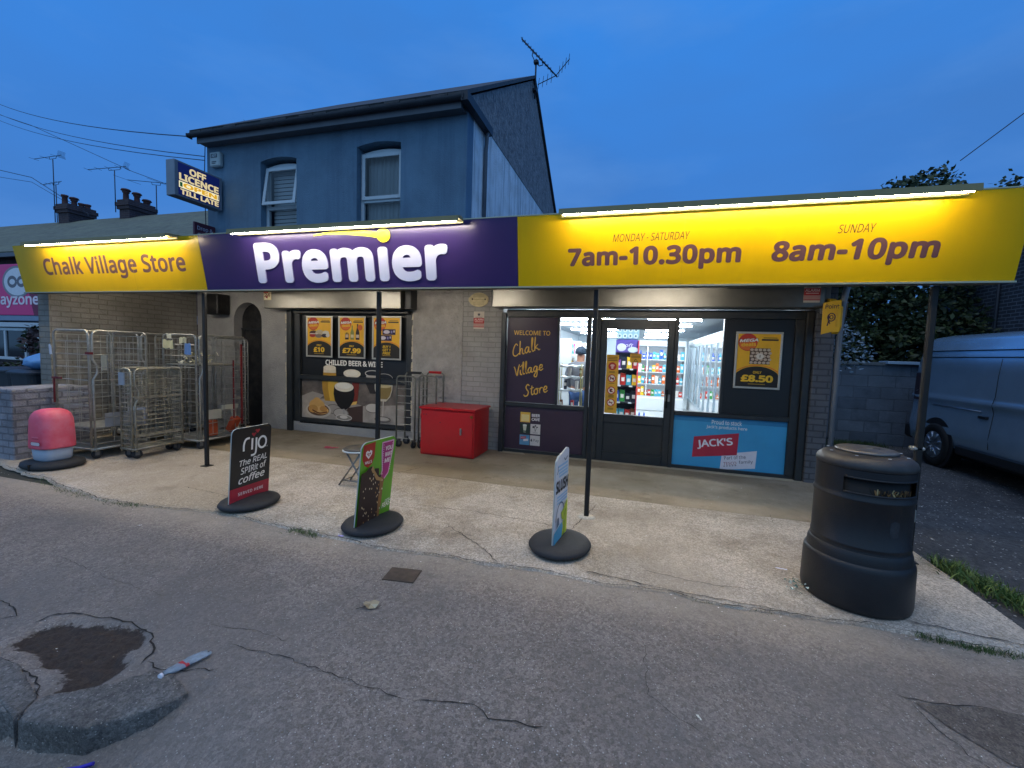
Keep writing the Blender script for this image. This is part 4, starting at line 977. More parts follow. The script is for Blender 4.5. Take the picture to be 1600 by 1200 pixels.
b = MB(); dr = mat('maroon_sign', '#5a2434', .5, var=.1); b.bbox((-7.74, 5.98, 3.15), (-7.70, 6.38, 3.70), dr, .004); b.box((-7.73, 6.38, 3.4), (-7.71, 6.40, 3.5), char_paint); cs = b.build('case', t)
a = Art(); a.text('Drop &', .05, .35, .40, flat('#b9b4c4'), y1=.49, bold=.02); a.text('Collect', .05, .36, .29, flat('#b9b4c4'), y1=.37, bold=.02); a.rect(.05, .08, .35, .22, flat('#7e7a8a')); a.build('lettering', cs, plane((-7.698, 5.98, 3.15), (0, 1, 0)))
t = thing('payment_sign', 'small yellow shield shaped payment point sign by the downpipe', 'sign', (2.2, 6.3, 2.1))
ypp = mat('payment_yellow', '#e5b31c', .45); sh_ = [(.0, .10), (.03, .045), (.11, .0), (.36, .20), (.36, .52), (.26, .50), (.16, .44), (.0, .36)]
b = MB(); b.prism([(p_[0]*.85, p_[1]*.85) for p_ in sh_], .06, ypp, plane((2.16, 5.93, 1.90), (0, 1, 0))); b.box((2.18, 6.23, 2.1), (2.2, 6.30, 2.2), char_paint); cs = b.build('case', t)
# lettering on the face towards the street side
a = Art(); a.poly([(.0, .0), (.17, .0), (.17, .36), (.0, .33)], ypp)
nvp = flat('#3a1c3c'); a.text('Point', .02, .15, .27, nvp, y1=.32, bold=.02); a.ring(.085, .17, .034, .045, .012, nvp); a.ring(.085, .17, .015, .02, .009, nvp); a.stroke([(.06, .20), (.06, .12), (.05, .07)], .012, nvp, sm=False); a.stroke([(.06, .14), (.075, .09)], .01, nvp)
a.build('lettering', cs, plane((2.04, 5.98, 1.92), Vector((.16, -.06, 0)), (0, 0, 1)))
b = MB(); b.prism([(.0, -.03), (.17, .02), (.17, .37), (.0, .34)], .012, ypp, plane((2.04, 5.993, 1.92), Vector((.16, -.06, 0)), (0, 0, 1))); b.build('front_face', cs)
# ---------------------------------------------------------------- framed posters
pyel = mat('poster_yellow', '#f2b818', .4, var=.06, vs=8); pframe = mat('snap_frame_aluminium', '#c4c0b4', .35, .5, var=.05); pblk = flat('#1f1c18'); por = flat('#e2722a'); pred = flat('#c23a26'); ptx = flat('#edc02e'); pw = flat('#ece6dc')
def poster(x0, x1, z0, z1, label, price, pic, y=6.40, top=None):
    t = thing('poster', label, 'poster', ((x0+x1)/2, y, z0), 0, 'yellow deal posters on the shop front')
    w_, h_ = x1-x0, z1-z0; f = .028
    b = MB(); pt = plane((x0, y, z0))
    for q in ((0, 0, w_, f), (0, h_-f, w_, h_), (0, f, f, h_-f), (w_-f, f, w_, h_-f)):
        b.bbox((x0+q[0], y-.016, z0+q[1]), (x0+q[2], y, z0+q[3]), pframe, .005)
    b.build('frame', t)
    a = Art(); a.rect(f, f, w_-f, h_-f, pyel)
    W = w_-2*f; Hh = h_-2*f; X = lambda u: f+u*W; Y = lambda v: f+v*Hh
    rx, rz = W*.58, Hh*.30
    def arc(k, m): 
        pts = [(X(.5)+rx*k*math.cos(R(q)), Y(.08)+rz*k*math.sin(R(q))) for q in range(0, 181, 6)]
        pts = [(min(max(p_[0], f), w_-f), p_[1]) for p_ in pts]
        a.poly([(f, f)] + [(w_-f, f)] + pts, m)
    arc(1.12, por); arc(1.07, pyel); arc(1.03, pblk)
    a.ell(X(.24), Y(.84), W*.23, W*.23, pred); a.ell(X(.24), Y(.80), W*.20, W*.15, por)
    a.text('MEGA', X(.03), X(.50), Y(.83), pblk, y1=Y(.90), bold=.07, shear=.2, rot=4); a.text('MEGA', X(.04), X(.49), Y(.835), pw, y1=Y(.895), bold=.05, shear=.2, rot=4); a.text('deals', X(.09), X(.44), Y(.755), ptx, y1=Y(.825), bold=.04, rot=4)
    a.rect(X(.6), Y(.92), X(.92), Y(.935), flat('#8c6a18')); a.rect(X(.56), Y(.875), X(.95), Y(.905), flat('#3a2f20'))
    pic(a, X, Y, W, Hh)
    if price == 'BUY': 
        for s_, v in (('BUY 1', .25), ('GET 1', .17), ('FREE', .09)): a.text(s_, X(.36), X(.66), Y(v), ptx, y1=Y(v+.065), bold=.04, shear=.2)
        a.rect(X(.36), Y(.055), X(.66), Y(.075), flat('#a8862c'))
    else:
        a.text('ONLY', X(.40), X(.60), Y(.25), ptx, y1=Y(.30), bold=.03); wd = {3: .23, 5: .38}[len(price)]
        a.text(price, X(.5-wd), X(.5+wd), Y(.09), ptx, y1=Y(.225), bold=.06); a.rect(X(.3), Y(.045), X(.7), Y(.06), flat('#a8862c'))
    rd = random.Random(int(x0*100))
    a.build('sheet', t, plane((x0, y-.004, z0)))
def pic_tubs(a, X, Y, W, Hh):
    for u, v, ru, rv, c in ((.26, .60, .17, .06, '#5c3c2c'), (.22, .53, .13, .05, '#b8322c'), (.52, .60, .18, .08, '#c9b692'), (.48, .52, .15, .05, '#8e7a6a'), (.78, .60, .14, .06, '#d8d2c4'), (.74, .53, .14, .05, '#3c3440'), (.86, .54, .08, .05, '#d9d4cc')): a.ell(X(u), Y(v), W*ru, Hh*rv, flat(c))
    a.rect(X(.12), Y(.565), X(.44), Y(.585), flat('#e9dfd0'))
def pic_bottles(a, X, Y, W, Hh):
    for u, c, c2, tp in ((.30, '#3c2420', '#d8b890', .62), (.52, '#8a8d4a', '#d8c89c', .80), (.74, '#2c1c20', '#c8b8a8', .84)):
        a.poly([(X(u-.075), Y(.44)), (X(u+.075), Y(.44)), (X(u+.075), Y(.62)), (X(u+.025), Y(tp-.08)), (X(u+.025), Y(tp)), (X(u-.025), Y(tp)), (X(u-.025), Y(tp-.08)), (X(u-.075), Y(.62))], flat(c)); a.rect(X(u-.06), Y(.49), X(u+.06), Y(.57), flat(c2))
    a.ell(X(.84), Y(.75), W*.1, W*.1, flat('#d86a2a'))
def pic_packs(a, X, Y, W, Hh):
    for u, v in ((.34, .58), (.20, .43)):
        a.rect(X(u), Y(v), X(u+.5), Y(v+.14), flat('#33254a')); a.ell(X(u+.16), Y(v+.07), W*.12, Hh*.045, flat('#d8d2dc')); a.rect(X(u+.32), Y(v+.04), X(u+.38), Y(v+.10), flat('#8a84b8')); a.rect(X(u+.42), Y(v+.06), X(u+.47), Y(v+.11), flat('#c8c2cc'))
def pic_tray(a, X, Y, W, Hh):
    a.rect(X(.30), Y(.43), X(.78), Y(.73), flat('#5a4234'))
    for i in range(5):
        for j in range(5): a.ell(X(.345+.098*i + (.03 if j % 2 else 0)), Y(.46+.06*j), W*.042, Hh*.025, flat('#cdb8a0'))
    a.ell(X(.54), Y(.58), W*.09, Hh*.055, flat('#e4dccf')); a.stroke([(X(.54), Y(.555)), (X(.54), Y(.605))], .01, flat('#6a5a4c'), sm=False)
poster(-5.67, -5.12, 1.37, 2.085, 'framed yellow poster priced at ten pounds with tubs of food', '\u00a310', pic_tubs)
poster(-5.0, -4.46, 1.37, 2.09, 'framed yellow poster priced at 7.99 with three bottles', '\u00a37.99', pic_bottles)
poster(-4.33, -3.78, 1.37, 2.095, 'framed yellow poster reading buy one get one free', 'BUY', pic_packs)
poster(1.21, 1.765, 1.185, 1.935, 'framed yellow poster priced at 8.50 on the black panel', '\u00a38.50', pic_tray)
# ================================================================== FORECOURT OBJECTS
# pavement sign boards: flat board standing in a weighted rubber base, boards face +x
def board(cx, cy, z0, label, out, face_m, back_m, art, lean, rz, rot=0, base_m=rubber):
    t = thing('pavement_sign', label, 'sign board', (cx, cy, .02), rz, 'forecourt sign boards in rubber bases')
    b = MB(); b.lathe([(.20, 0), (.262, .008), (.278, .03), (.262, .05), (.215, .064), (.10, .074), (.0, .076)], base_m, (0, 0, 0), 40, .88, 1.0)
    b.v = [v + Vector((cx, cy, .02)) for v in b.v]
    b.build('base', t)
    # board plane: right = +y, up leaning towards +x
    upv = Vector((lean, 0, 1)).normalized()
    pm = plane((cx - .01, cy, .02+.06), (0, 1, 0), upv)
    b = MB(); b.prism(out, .012, face_m, pm @ Matrix.Translation((0, 0, -.006)), side=mat('board_edge', '#b5b8b2', .5))
    bd = b.build('board', t)
    art(bd, pm @ Matrix.Translation((0, 0, .0068)))
def round_top(w_, h_, r=.05, slope=0.):
    P = [(-w_/2, 0), (w_/2, 0)]
    for q in range(0, 91, 15): P.append((w_/2-r+r*math.cos(R(q)), h_-r+r*math.sin(R(q))))
    for q in range(90, 181, 15): P.append((-w_/2+r+r*math.cos(R(q)), h_-r+r*math.sin(R(q))))
    return P
bk = mat('board_black_print', '#1c1c1e', .35)
def art_rijo(bd, pm):
    a = Art(); W_ = .44; c_ = flat('#e8e6e2'); a.rect(-.22, 0, .22, .135, flat('#a8283a')); a.text('SERVED HERE', -.13, .15, .055, c_, y1=.085, bold=.02, sp=1.15)
    l_ = .020
    a.stroke([(-.09, .475), (-.09, .54), (-.07, .585), (-.03, .592)], l_, c_); a.stroke([(.0, .475), (.0, .585)], l_, c_, sm=False); a.stroke([(.045, .585), (.045, .46), (.03, .425), (-.01, .42)], l_, c_); a.ring(.115, .53, .045, .055, l_, c_)
    for u, v in ((.015, .62), (.055, .65)): a.poly([(u, v-.022), (u+.028, v+.008), (u+.014, v+.02), (u, v+.008), (u-.014, v+.02), (u-.028, v+.008)], flat('#9e2a34'))
    a.text('42', .145, .18, .475, c_, y1=.487)
    a.text('The REAL', -.13, .18, .335, c_, y1=.395, bold=.015, shear=.25, rot=4); a.text('SPIRit of', -.115, .175, .255, c_, y1=.32, bold=.015, shear=.2, rot=4); a.text('coffee', -.135, .16, .165, c_, y1=.24, bold=.02, shear=.3, rot=4)
    a.build('lettering', bd, pm)
board(-3.53, 3.24, 0, 'black pavement sign board with white coffee lettering and a red foot', round_top(.44, .70), bk, bk, art_rijo, .07, R(0))
grn = mat('board_green_print', '#5f9f22', .35, var=.04)
def art_green(bd, pm):
    a = Art(); wv = flat('#e8ddd8'); pk = flat('#a82c72'); pk2 = flat('#dca0c4')
    a.poly([(-.20, .69), (-.055, .70), (-.055, .57), (-.08, .515), (-.125, .49), (-.17, .515), (-.20, .57)], flat('#a62a20')); 
    a.poly([(-.128, .565), (-.165, .602), (-.165, .628), (-.145, .64), (-.128, .625), (-.111, .64), (-.091, .628), (-.091, .602)], wv); a.poly([(-.128, .585), (-.15, .607), (-.145, .62), (-.128, .61), (-.111, .62), (-.106, .607)], flat('#a62a20')); a.ell(-.128, .602, .007, .007, wv)
    a.text("WALL'S", -.17, -.085, .525, wv, y1=.55, bold=.03)
    a.poly([(.03, .68), (.19, .68), (.19, .60), (.15, .38), (.10, .335), (.00, .30), (-.02, .335), (.04, .375), (.055, .42), (.03, .60)], pk2); a.poly([(.042, .668), (.178, .668), (.176, .60), (.14, .388), (.09, .345), (.005, .315), (-.005, .332), (.05, .365), (.067, .42), (.044, .60)], pk)
    for i in range(26):
        t_ = i/26; x_, z_ = (.055, .65-.5*t_) if t_ < .5 else (.165-.02*(t_-.5)*2, .65-.5*(t_-.5)*1.0)
        a.ell(x_, z_, .004, .005, wv, n=6)
    for s_, z_ in (('YOU', .60), ('WANT', .545), ('ME', .49)): a.text(s_, .065, .16 if s_ != 'ME' else .14, z_, wv, y1=z_+.04, bold=.04, shear=.1)
    ch = flat('#2e1c1a'); rd = random.Random(2)
    a.poly([(-.215, .0), (.03, .0), (.04, .12), (.045, .30), (.06, .36), (.03, .40), (.01, .395), (.0, .46), (-.05, .47), (-.075, .43), (-.09, .50), (-.13, .49), (-.16, .465), (-.215, .46)], ch)
    a.poly([(.03, .0), (.055, .02), (.07, .14), (.075, .30), (.085, .345), (.06, .365), (.02, .375), (.03, .30), (.025, .12)], flat('#8c6238')); a.poly([(-.10, .47), (-.08, .50), (-.06, .46), (-.05, .40), (-.02, .36), (.06, .33), (.06, .35), (.0, .385), (-.04, .42), (-.08, .44)], flat('#b08a58'))
    for _ in range(46): a.ell(rd.uniform(-.2, .06), rd.uniform(.02, .42), .0045, .009, flat(rd.choice(['#d8c49c', '#a8814e', '#e4d8bc'])), n=6)
    a.text('new', .10, .16, .135, wv, y1=.155, rot=6); a.text('FEAST', .06, .20, .085, wv, y1=.13, bold=.02, shear=.3, rot=6)
    a.build('lettering', bd, pm)
board(-2.14, 3.20, 0, 'green ice cream pavement sign board with a bitten chocolate bar', round_top(.44, .71, .06), grn, grn, art_green, .10, R(-6))
wbd = mat('board_white_print', '#c9d0dc', .35, var=.03)
def art_slush(bd, pm):
    a = Art(); lb = flat('#8fb6d8'); dk_ = flat('#20222c'); gn = flat('#a9bd2c'); st = flat('#5a6a80')
    for i, z_ in enumerate((.60, .57, .545, .52)): a.rect(-.11+.01*i, z_, .13, z_+.018, lb)
    a.text('SLUSH', -.14, .15, .40, dk_, y1=.50, bold=.05); 
    for z_ in (.36, .335, .31): a.rect(-.11, z_, .14, z_+.014, lb)
    a.ring(-.02, .18, .10, .13, .012, st, 20, 180); a.poly([(-.10, .12), (-.04, .14), (-.05, .2), (-.09, .2)], st); a.poly([(-.06, .02), (.15, .02), (.15, .30), (.10, .28), (.06, .24), (.0, .22), (.02, .16), (.06, .15), (.03, .1)], gn); a.poly([(-.155, 0), (.02, 0), (.05, .1), (.02, .14), (-.155, .10)], flat('#4d9fc6'))
    a.stroke([(.07, .02), (.09, .1), (.07, .16), (.11, .22)], .01, flat('#5c6e28')); a.stroke([(.02, .66), (.05, .64), (.1, .66)], .012, st); a.stroke([(-.14, .56), (-.12, .58), (-.12, .62)], .01, st)
    a.text('ice', .06, .12, .27, st, y1=.295)
    a.build('lettering', bd, pm)
board(-.535, 3.36, 0, 'white and blue frozen drink pavement sign board seen nearly edge on', [(-.155, 0), (.155, 0), (.155, .70), (.14, .72), (.10, .73), (.02, .71), (-.10, .69), (-.145, .66), (-.155, .62)], wbd, wbd, art_slush, .0, R(-9))

# red steel cabinet
t = thing('red_cabinet', 'bright red steel storage cabinet standing between the trolleys and the shop door', 'cabinet', (-2.61, 6.0, .02))
redm = mat('red_enamel', '#c2161c', .35, var=.08, vs=3, coat=.2, dirt='#8a1216', dirtamt=.4, dscale=3)
b = MB(); b.bbox((-3.03, 5.70, .03), (-2.19, 6.32, .70), redm, .008); b.build('body', t)
b = MB(); b.bbox((-3.05, 5.675, .702), (-2.17, 6.34, .735), redm, .008); b.build('lid', t)
b = MB(); b.bbox((-3.01, 5.685, .06), (-2.21, 5.698, .68), redm, .004); dd_ = b.build('door', t)
b = MB(); b.bbox((-2.40, 5.668, .36), (-2.375, 5.684, .46), galv, .006); b.lathe([(.014, 0), (.014, .012), (.006, .016)], galv, (-2.385, 5.684, .42), 12, ax=Matrix.Rotation(R(90), 3, 'X').to_4x4()); b.build('handle', dd_)
b = MB()
for x, z in ((-2.97, .625), (-2.93, .625), (-2.71, .52)): b.lathe([(.008, 0), (.008, .004)], dk_wood, (x, 5.684, z), 8, ax=Matrix.Rotation(R(90), 3, 'X').to_4x4())
b.bbox((-2.25, 5.68, .61), (-2.21, 5.684, .65), mat('brass_lock', '#8a6a30', .4, .8), .002); b.build('lock', dd_)
b = MB()
for z in (.14, .56): b.tube([(-3.018, 5.682, z), (-3.018, 5.682, z+.07)], .006, redm, 6)
b.build('hinge', dd_)

# folding stool behind the green board
t = thing('folding_stool', 'small folding stool with a round padded seat behind the green sign board', 'stool', (-3.02, 4.15, .02))
chrome = mat('stool_steel', '#8f8f8c', .3, .9)
b = MB(); b.lathe([(.15, .405), (.155, .415), (.155, .43), (.13, .445), (0, .45)], mat('stool_seat_vinyl', '#4a463f', .5, var=.3, vs=12), (-2.98, 4.15, 0), 28); b.build('seat', t)
b = MB(); b.tube([(-2.98 + .157*math.cos(R(a_)), 4.15 + .157*math.sin(R(a_)), .412) for a_ in range(0, 360, 15)], .009, white_pvc, 6, closed=True); b.build('rim', t)
for sy in (-1, 1):
    for sx in (-1, 1):
        b = MB(); b.tube([(-2.98 - sx*.10, 4.15 + sy*.08, .405), (-2.98 + sx*.17, 4.15 + sy*.10, .02)], .0095, chrome, 8); b.build('leg', t)
b = MB()
for sx in (-1, 1): b.tube([(-2.98 + sx*.15, 4.05, .06), (-2.98 + sx*.15, 4.25, .06)], .007, chrome, 6)
b.tube([(-2.98-.14, 4.05, .08), (-2.98+.14, 4.05, .08)], .006, chrome, 6); b.build('stretcher', t)

# large litter bin
t = thing('litter_bin', 'large round black litter bin with a slot, standing at the front corner of the forecourt', 'litter bin', (1.455, 3.36, .01))
binm = mat('bin_plastic', '#1a1b1f', .45, var=.12, vs=6, bump=.12, bs=160, dirt='#33322e', dirtamt=.3, dscale=3); bint = mat('bin_lid_plastic', '#2b2b2d', .5, var=.15, vs=8, dirt='#55534e', dirtamt=.35, dscale=6)
cb = (1.455, 3.36, 0)
b = MB(); b.lathe([(.286, .015), (.296, .02), (.302, .05), (.298, .28), (.295, .30), (.288, .315), (.282, .318), (.282, .322), (.278, .36), (.270, .385), (.266, .39)], binm, cb, 72); b.build('base', t)
# body with an aperture facing the street (upper band z .74-.86)
b = MB(); n = 72
prof = [(.268, .39), (.263, .41), (.266, .415), (.266, .425), (.262, .43), (.262, .70), (.268, .708), (.268, .72), (.262, .728), (.262, .755), (.262, .775), (.262, .85), (.262, .865), (.262, .90)]
rings = [b.pts([(cb[0]+r_*math.cos(2*math.pi*i/n), cb[1]+r_*math.sin(2*math.pi*i/n), z_) for i in range(n)]) for r_, z_ in prof]
b.smooth = True
def inslot(i): a_ = (i+.5)*360/n; return -134 < a_-360 < -38
for k in range(len(prof)-1):
    for i in range(n):
        if k in (10,) and inslot(i): continue
        if k == 9 and inslot(i): continue
        b.face([rings[k][i], rings[k][(i+1) % n], rings[k+1][(i+1) % n], rings[k+1][i]], binm)
b.smooth = False
b.build('body', t)
b = MB(); b.lathe([(.235, .40), (.235, .89)], mat('bin_inside', '#0c0c0d', .7), cb, 40)
b.smooth = False
b.build('liner', t)
b = MB()      # lip around the slot
for z_ in (.757, .852): b.tube([(cb[0]+.262*math.cos(R(a_)), cb[1]+.262*math.sin(R(a_)), z_) for a_ in range(-134, -36, 5)], .006, binm, 6)
b.build('slot_rim', t)
b = MB(); rd = random.Random(8); om = [mat('bin_litter_' + c_.strip('#'), c_, .6) for c_ in ('#8a6030', '#b8a070', '#4a3418', '#7a5a30', '#2a2018')]
for i in range(70):
    a_ = R(rd.uniform(-100, -42)); h_ = rd.uniform(.015, .042); r_ = rd.uniform(.236, .252)
    p = Vector((cb[0]+r_*math.cos(a_), cb[1]+r_*math.sin(a_), .758)); tdir = Vector((-math.sin(a_), math.cos(a_), 0))*rd.uniform(.001, .005); ln = Vector((rd.uniform(-.02, .02), rd.uniform(-.005, .005), h_))
    b.poly([p-tdir, p+tdir, p+tdir+ln, p-tdir+ln], rd.choice(om))
b.build('rubbish', t)
b = MB(); b.lathe([(.262, .902), (.266, .905), (.266, .925), (.258, .945), (.235, .965), (.17, .985), (.165, .98)], bint, cb, 72); b.build('lid', t)
b = MB(); b.lathe([(.168, .986), (.166, .998), (.155, 1.004), (0, 1.008)], mat('stubber_plate', '#6a6865', .4, .6, var=.3, vs=12), cb, 48)
b.bbox((1.49, 3.35, 1.005), (1.53, 3.37, 1.010), dk_wood, .002)
for k in range(8):
    a_ = R(45*k+10); p = (cb[0]+.21*math.cos(a_), cb[1]+.21*math.sin(a_), .981); b.bbox((p[0]-.008, p[1]-.005, p[2]), (p[0]+.008, p[1]+.005, p[2]+.003), white_pvc, .001)
b.build('ash_plate', t)
b = MB()        # smudge where a sticker was, following the drum
for z0_, z1_, a0_, a1_, m in ((.51, .61, -80, -68, mat('bin_smudge', '#2b2e33', .6, var=.4, vs=40)),):
    rr = .2628 if m is not binm else .2634
    k_ = 6; lo = b.pts([(cb[0]+rr*math.cos(R(a0_+(a1_-a0_)*i/k_)), cb[1]+rr*math.sin(R(a0_+(a1_-a0_)*i/k_)), z0_+.012*abs(i/k_*2-1)**3) for i in range(k_+1)]); hi = b.pts([(cb[0]+rr*math.cos(R(a0_+(a1_-a0_)*i/k_)), cb[1]+rr*math.sin(R(a0_+(a1_-a0_)*i/k_)), z1_-.012*abs(i/k_*2-1)**3) for i in range(k_+1)])
    for i in range(k_): b.face([lo[i], lo[i+1], hi[i+1], hi[i]], m)
b.build('sticker_residue', t)
b = MB(); b.tube([(cb[0]+.275, cb[1]-.02, .45), (cb[0]+.275, cb[1]-.02, .84)], .008, binm, 6); b.bbox((cb[0]+.262, cb[1]-.04, .56), (cb[0]+.282, cb[1]-.0, .64), galv, .003); b.build('lock_bar', t)

# faded red and white ice-cream bin
t = thing('ice_cream_bin', 'small faded pink and white hooded bin on a black base by the low brick wall', 'litter bin', (-6.78, 3.42, .02))
pink = mat('faded_red_plastic', '#e0566c', .45, var=.08, vs=4, dirt='#dcb0c0', dirtamt=.4, dscale=2.2); pw_ = mat('faded_white_plastic', '#a6b4c4', .45, var=.06)
cx, cy = -6.72, 3.42
def sup(rx, ry, z, c, n=40, e=3.2, dx=0, dy=0):
    P = []
    for i in range(n):
        a_ = 2*math.pi*i/n; c_, s_ = math.cos(a_), math.sin(a_)
        P.append((c[0]+dx + rx*math.copysign(abs(c_)**(2/e), c_), c[1]+dy + ry*math.copysign(abs(s_)**(2/e), s_), z))
    return P
def loft(b, rings, m, smooth=True, mf=None):
    ids = [b.pts(r_) for r_ in rings]; b.smooth = smooth; n = len(rings[0])
    for k in range(len(ids)-1):
        for i in range(n): b.face([ids[k][i], ids[k][(i+1) % n], ids[k+1][(i+1) % n], ids[k+1][i]], (mf(k, i) if mf else m))
    b.smooth = False; b.face(ids[-1], m); b.face(ids[0][::-1], m)
b = MB(); loft(b, [sup(.30, .24, .02, (cx, cy), e=2.3), sup(.32, .26, .04, (cx, cy), e=2.3), sup(.31, .25, .08, (cx, cy), e=2.3), sup(.24, .19, .10, (cx, cy), e=2.3)], rubber); b.box((cx+.05, cy-.262, .02), (cx+.075, cy-.235, .09), black_paint); b.build('base', t)
b = MB(); loft(b, [sup(.135, .125, .09, (cx, cy)), sup(.16, .145, .12, (cx, cy)), sup(.17, .155, .28, (cx, cy))], pw_); b.build('tub', t)
b = MB(); loft(b, [sup(.19, .175, .25, (cx, cy)), sup(.192, .177, .27, (cx, cy)), sup(.186, .172, .45, (cx, cy)), sup(.178, .165, .59, (cx, cy)), sup(.165, .152, .645, (cx, cy), e=2.9), sup(.135, .125, .685, (cx, cy), e=2.7), sup(.09, .085, .705, (cx, cy), e=2.4), sup(.04, .04, .712, (cx, cy), e=2.2)], pink); hd = b.build('hood', t)
a = Art(); pk_ = flat('#a8384c'); a.poly([(-.06, .03), (.08, .03), (.10, .055), (.08, .08), (-.06, .08), (-.08, .055)], pk_); a.poly([(-.055, .036), (.075, .036), (.09, .055), (.075, .074), (-.055, .074), (-.07, .055)], flat('#c9c2c6')); a.rect(-.05, .11, .07, .118, flat('#b83c50')); a.rect(-.05, .13, .07, .136, flat('#e88a9a'))
a.build('badge', hd, plane((cx+.03, cy-.1785, .26), (1, 0, 0), (0, .02, 1)))
b = MB(); b.prism([(-.05, .0), (.05, .0), (.05, .12), (.03, .14), (-.03, .14), (-.05, .12)], .006, mat('bin_mouth', '#5a1418', .6), plane((cx-.192, cy-.02, .42), (0, -1, 0), (.03, 0, 1))); b.build('mouth', hd)
# ---------------------------------------------------------------- roll cages
def utube(b, p0, p1, h, z0, r, m, rc=.07, kink=None):
    """inverted-U frame standing between ground points p0 and p1"""
    P0, P1 = Vector((p0[0], p0[1], 0)), Vector((p1[0], p1[1], 0)); d = (P1-P0).normalized()
    path = [P0 + Vector((0, 0, z0))]
    if kink: path += [P0 + Vector((0, 0, kink-.05)), P0 + d*kink_w + Vector((0, 0, kink+.03)), P0 + d*kink_w + Vector((0, 0, kink+.12)), P0 + Vector((0, 0, kink+.2))]
    for q in range(0, 91, 18): path.append(P0 + d*(rc-rc*math.cos(R(q))) + Vector((0, 0, h-rc+rc*math.sin(R(q)))))
    for q in range(90, -1, -18): path.append(P1 - d*(rc-rc*math.cos(R(q))) + Vector((0, 0, h-rc+rc*math.sin(R(q)))))
    path.append(P1 + Vector((0, 0, z0))); b.tube(path, r, m, 8)
kink_w = .045
def mesh_panel(b, p0, p1, z0, z1, nz, nx, m, r=.0035, rb=.005):
    P0, P1 = Vector((p0[0], p0[1], 0)), Vector((p1[0], p1[1], 0))
    for k in range(nz):
        z = z0 + (z1-z0)*k/(nz-1); b.tube([P0 + Vector((0, 0, z)), P1 + Vector((0, 0, z))], rb, m, 5, caps=False)
    for k in range(1, nx):
        p = P0.lerp(P1, k/nx); b.tube([p + Vector((0, .004, z0)), p + Vector((0, .004, z1))], r, m, 5, caps=False)
def castors(t, pts, m=castor):
    for x, y, rz_ in pts:
        b = MB(); mt = Matrix.Translation((x, y, .02)) @ Matrix.Rotation(R(rz_), 4, 'Z')
        ax = mt @ Matrix.Rotation(R(90), 4, 'X')
        b.lathe([(.02, -.016), (.052, -.014), (.056, -.008), (.056, .008), (.052, .014), (.02, .016)], rubber, (0, 0, 0), 20, ax=Matrix.Translation((0, 0, .056)) @ Matrix.Rotation(R(90), 4, 'X'))
        b.v = [mt @ v for v in b.v]
        n0 = len(b.v)
        for s_ in (-1, 1): b.box((-.022, s_*.022-.002, .045), (.022, s_*.022+.002, .125), m, mt)
        b.box((-.03, -.03, .123), (.03, .03, .13), m, mt)
        b.build('castor', t)
def cage(name, label, x0, x1, y0, y1, h, faces='FRBL', nz=11, nx=5, base_z=.17, shelf=None, m=galv, strap=None, kink=True):
    t = thing(name, label, 'roll cage', ((x0+x1)/2, (y0+y1)/2, .02), 0, 'wire roll cages parked at the end of the forecourt')
    b = MB()
    b.bbox((x0+.01, y0+.01, base_z-.04), (x1-.01, y1-.01, base_z-.02), m, .003)
    for q in (((x0, y0), (x1, y0)), ((x1, y0), (x1, y1)), ((x1, y1), (x0, y1)), ((x0, y1), (x0, y0))): b.tube([(q[0][0], q[0][1], base_z-.02), (q[1][0], q[1][1], base_z-.02)], .013, m, 8)
    b.build('base', t)
    E_ = {'F': ((x0+.02, y0), (x1-.035, y0)), 'R': ((x1, y0+.02), (x1, y1-.02)), 'B': ((x1-.02, y1), (x0+.02, y1)), 'L': ((x0, y1-.02), (x0, y0+.02))}
    for f in faces:
        p0, p1 = E_[f]; b = MB()
        utube(b, p0, p1, h, base_z-.05, .0125, m, kink=(h*.66 if (kink and f == 'R') else None))
        mesh_panel(b, p0, p1, base_z+.05, h-.14 if f in 'FR' else h-.05, nz, nx if f in 'FR' else nx+2, m)
        b.build('side_frame', t)
    if shelf:
        b = MB(); b.bbox((x0+.02, y0+.02, shelf), (x1-.02, y1-.02, shelf+.02), galv_dull, .004); b.build('shelf', t)
    castors(t, ((x0+.07, y0+.06, 20), (x1-.05, y0+.06, 70), (x1-.06, y1-.06, 10), (x0+.07, y1-.07, 100)))
    return t
strapm = mat('red_strap', '#701a1e', .6, var=.15)
t1 = cage('roll_cage', 'tall galvanised roll cage nearest the pink bin with a red strap down its corner', -7.30, -6.60, 3.76, 4.42, 1.66, 'FRBL', nz=9, nx=3)
b = MB(); b.box((-7.31, 3.735, 1.03), (-7.12, 3.745, 1.055), strapm); b.box((-7.285, 3.735, .72), (-7.262, 3.745, 1.03), strapm); b.box((-6.66, 3.735, 1.36), (-6.57, 3.77, 1.39), strapm); b.build('strap', t1)
b = MB(); b.poly([(-6.98, 4.40, .36), (-6.64, 4.40, .36), (-6.64, 4.40, .62), (-6.98, 4.40, .62)], flat('#9ea0a6')); b.bbox((-7.25, 3.80, .40), (-6.65, 4.38, .42), galv, .003); b.box((-6.62, 3.9, .42), (-6.612, 4.35, .60), flat('#8f9296')); b.build('shelf', t1)
t2 = cage('roll_cage', 'short dull grey folded roll cage standing in front of the tall ones', -6.42, -6.17, 3.95, 4.58, 1.19, 'FRBL', nz=15, nx=5, m=galv_dull, kink=True)
b = MB(); b.box((-6.40, 3.93, .98), (-6.30, 3.945, 1.14), flat('#8e9aa6')); b.build('label_holder', t2)
b = MB()
for z_ in (.80, .30): b.bbox((-6.172, 3.97, z_), (-6.158, 4.56, z_+.03), galv_dull, .003)
b.build('cross_bar', t2)
t3 = cage('roll_cage', 'tall roll cage by the dark doorway with torn wrapping caught on its shelf', -6.66, -5.98, 4.66, 5.44, 1.66, 'FRBL', nz=9, nx=4, shelf=1.22)
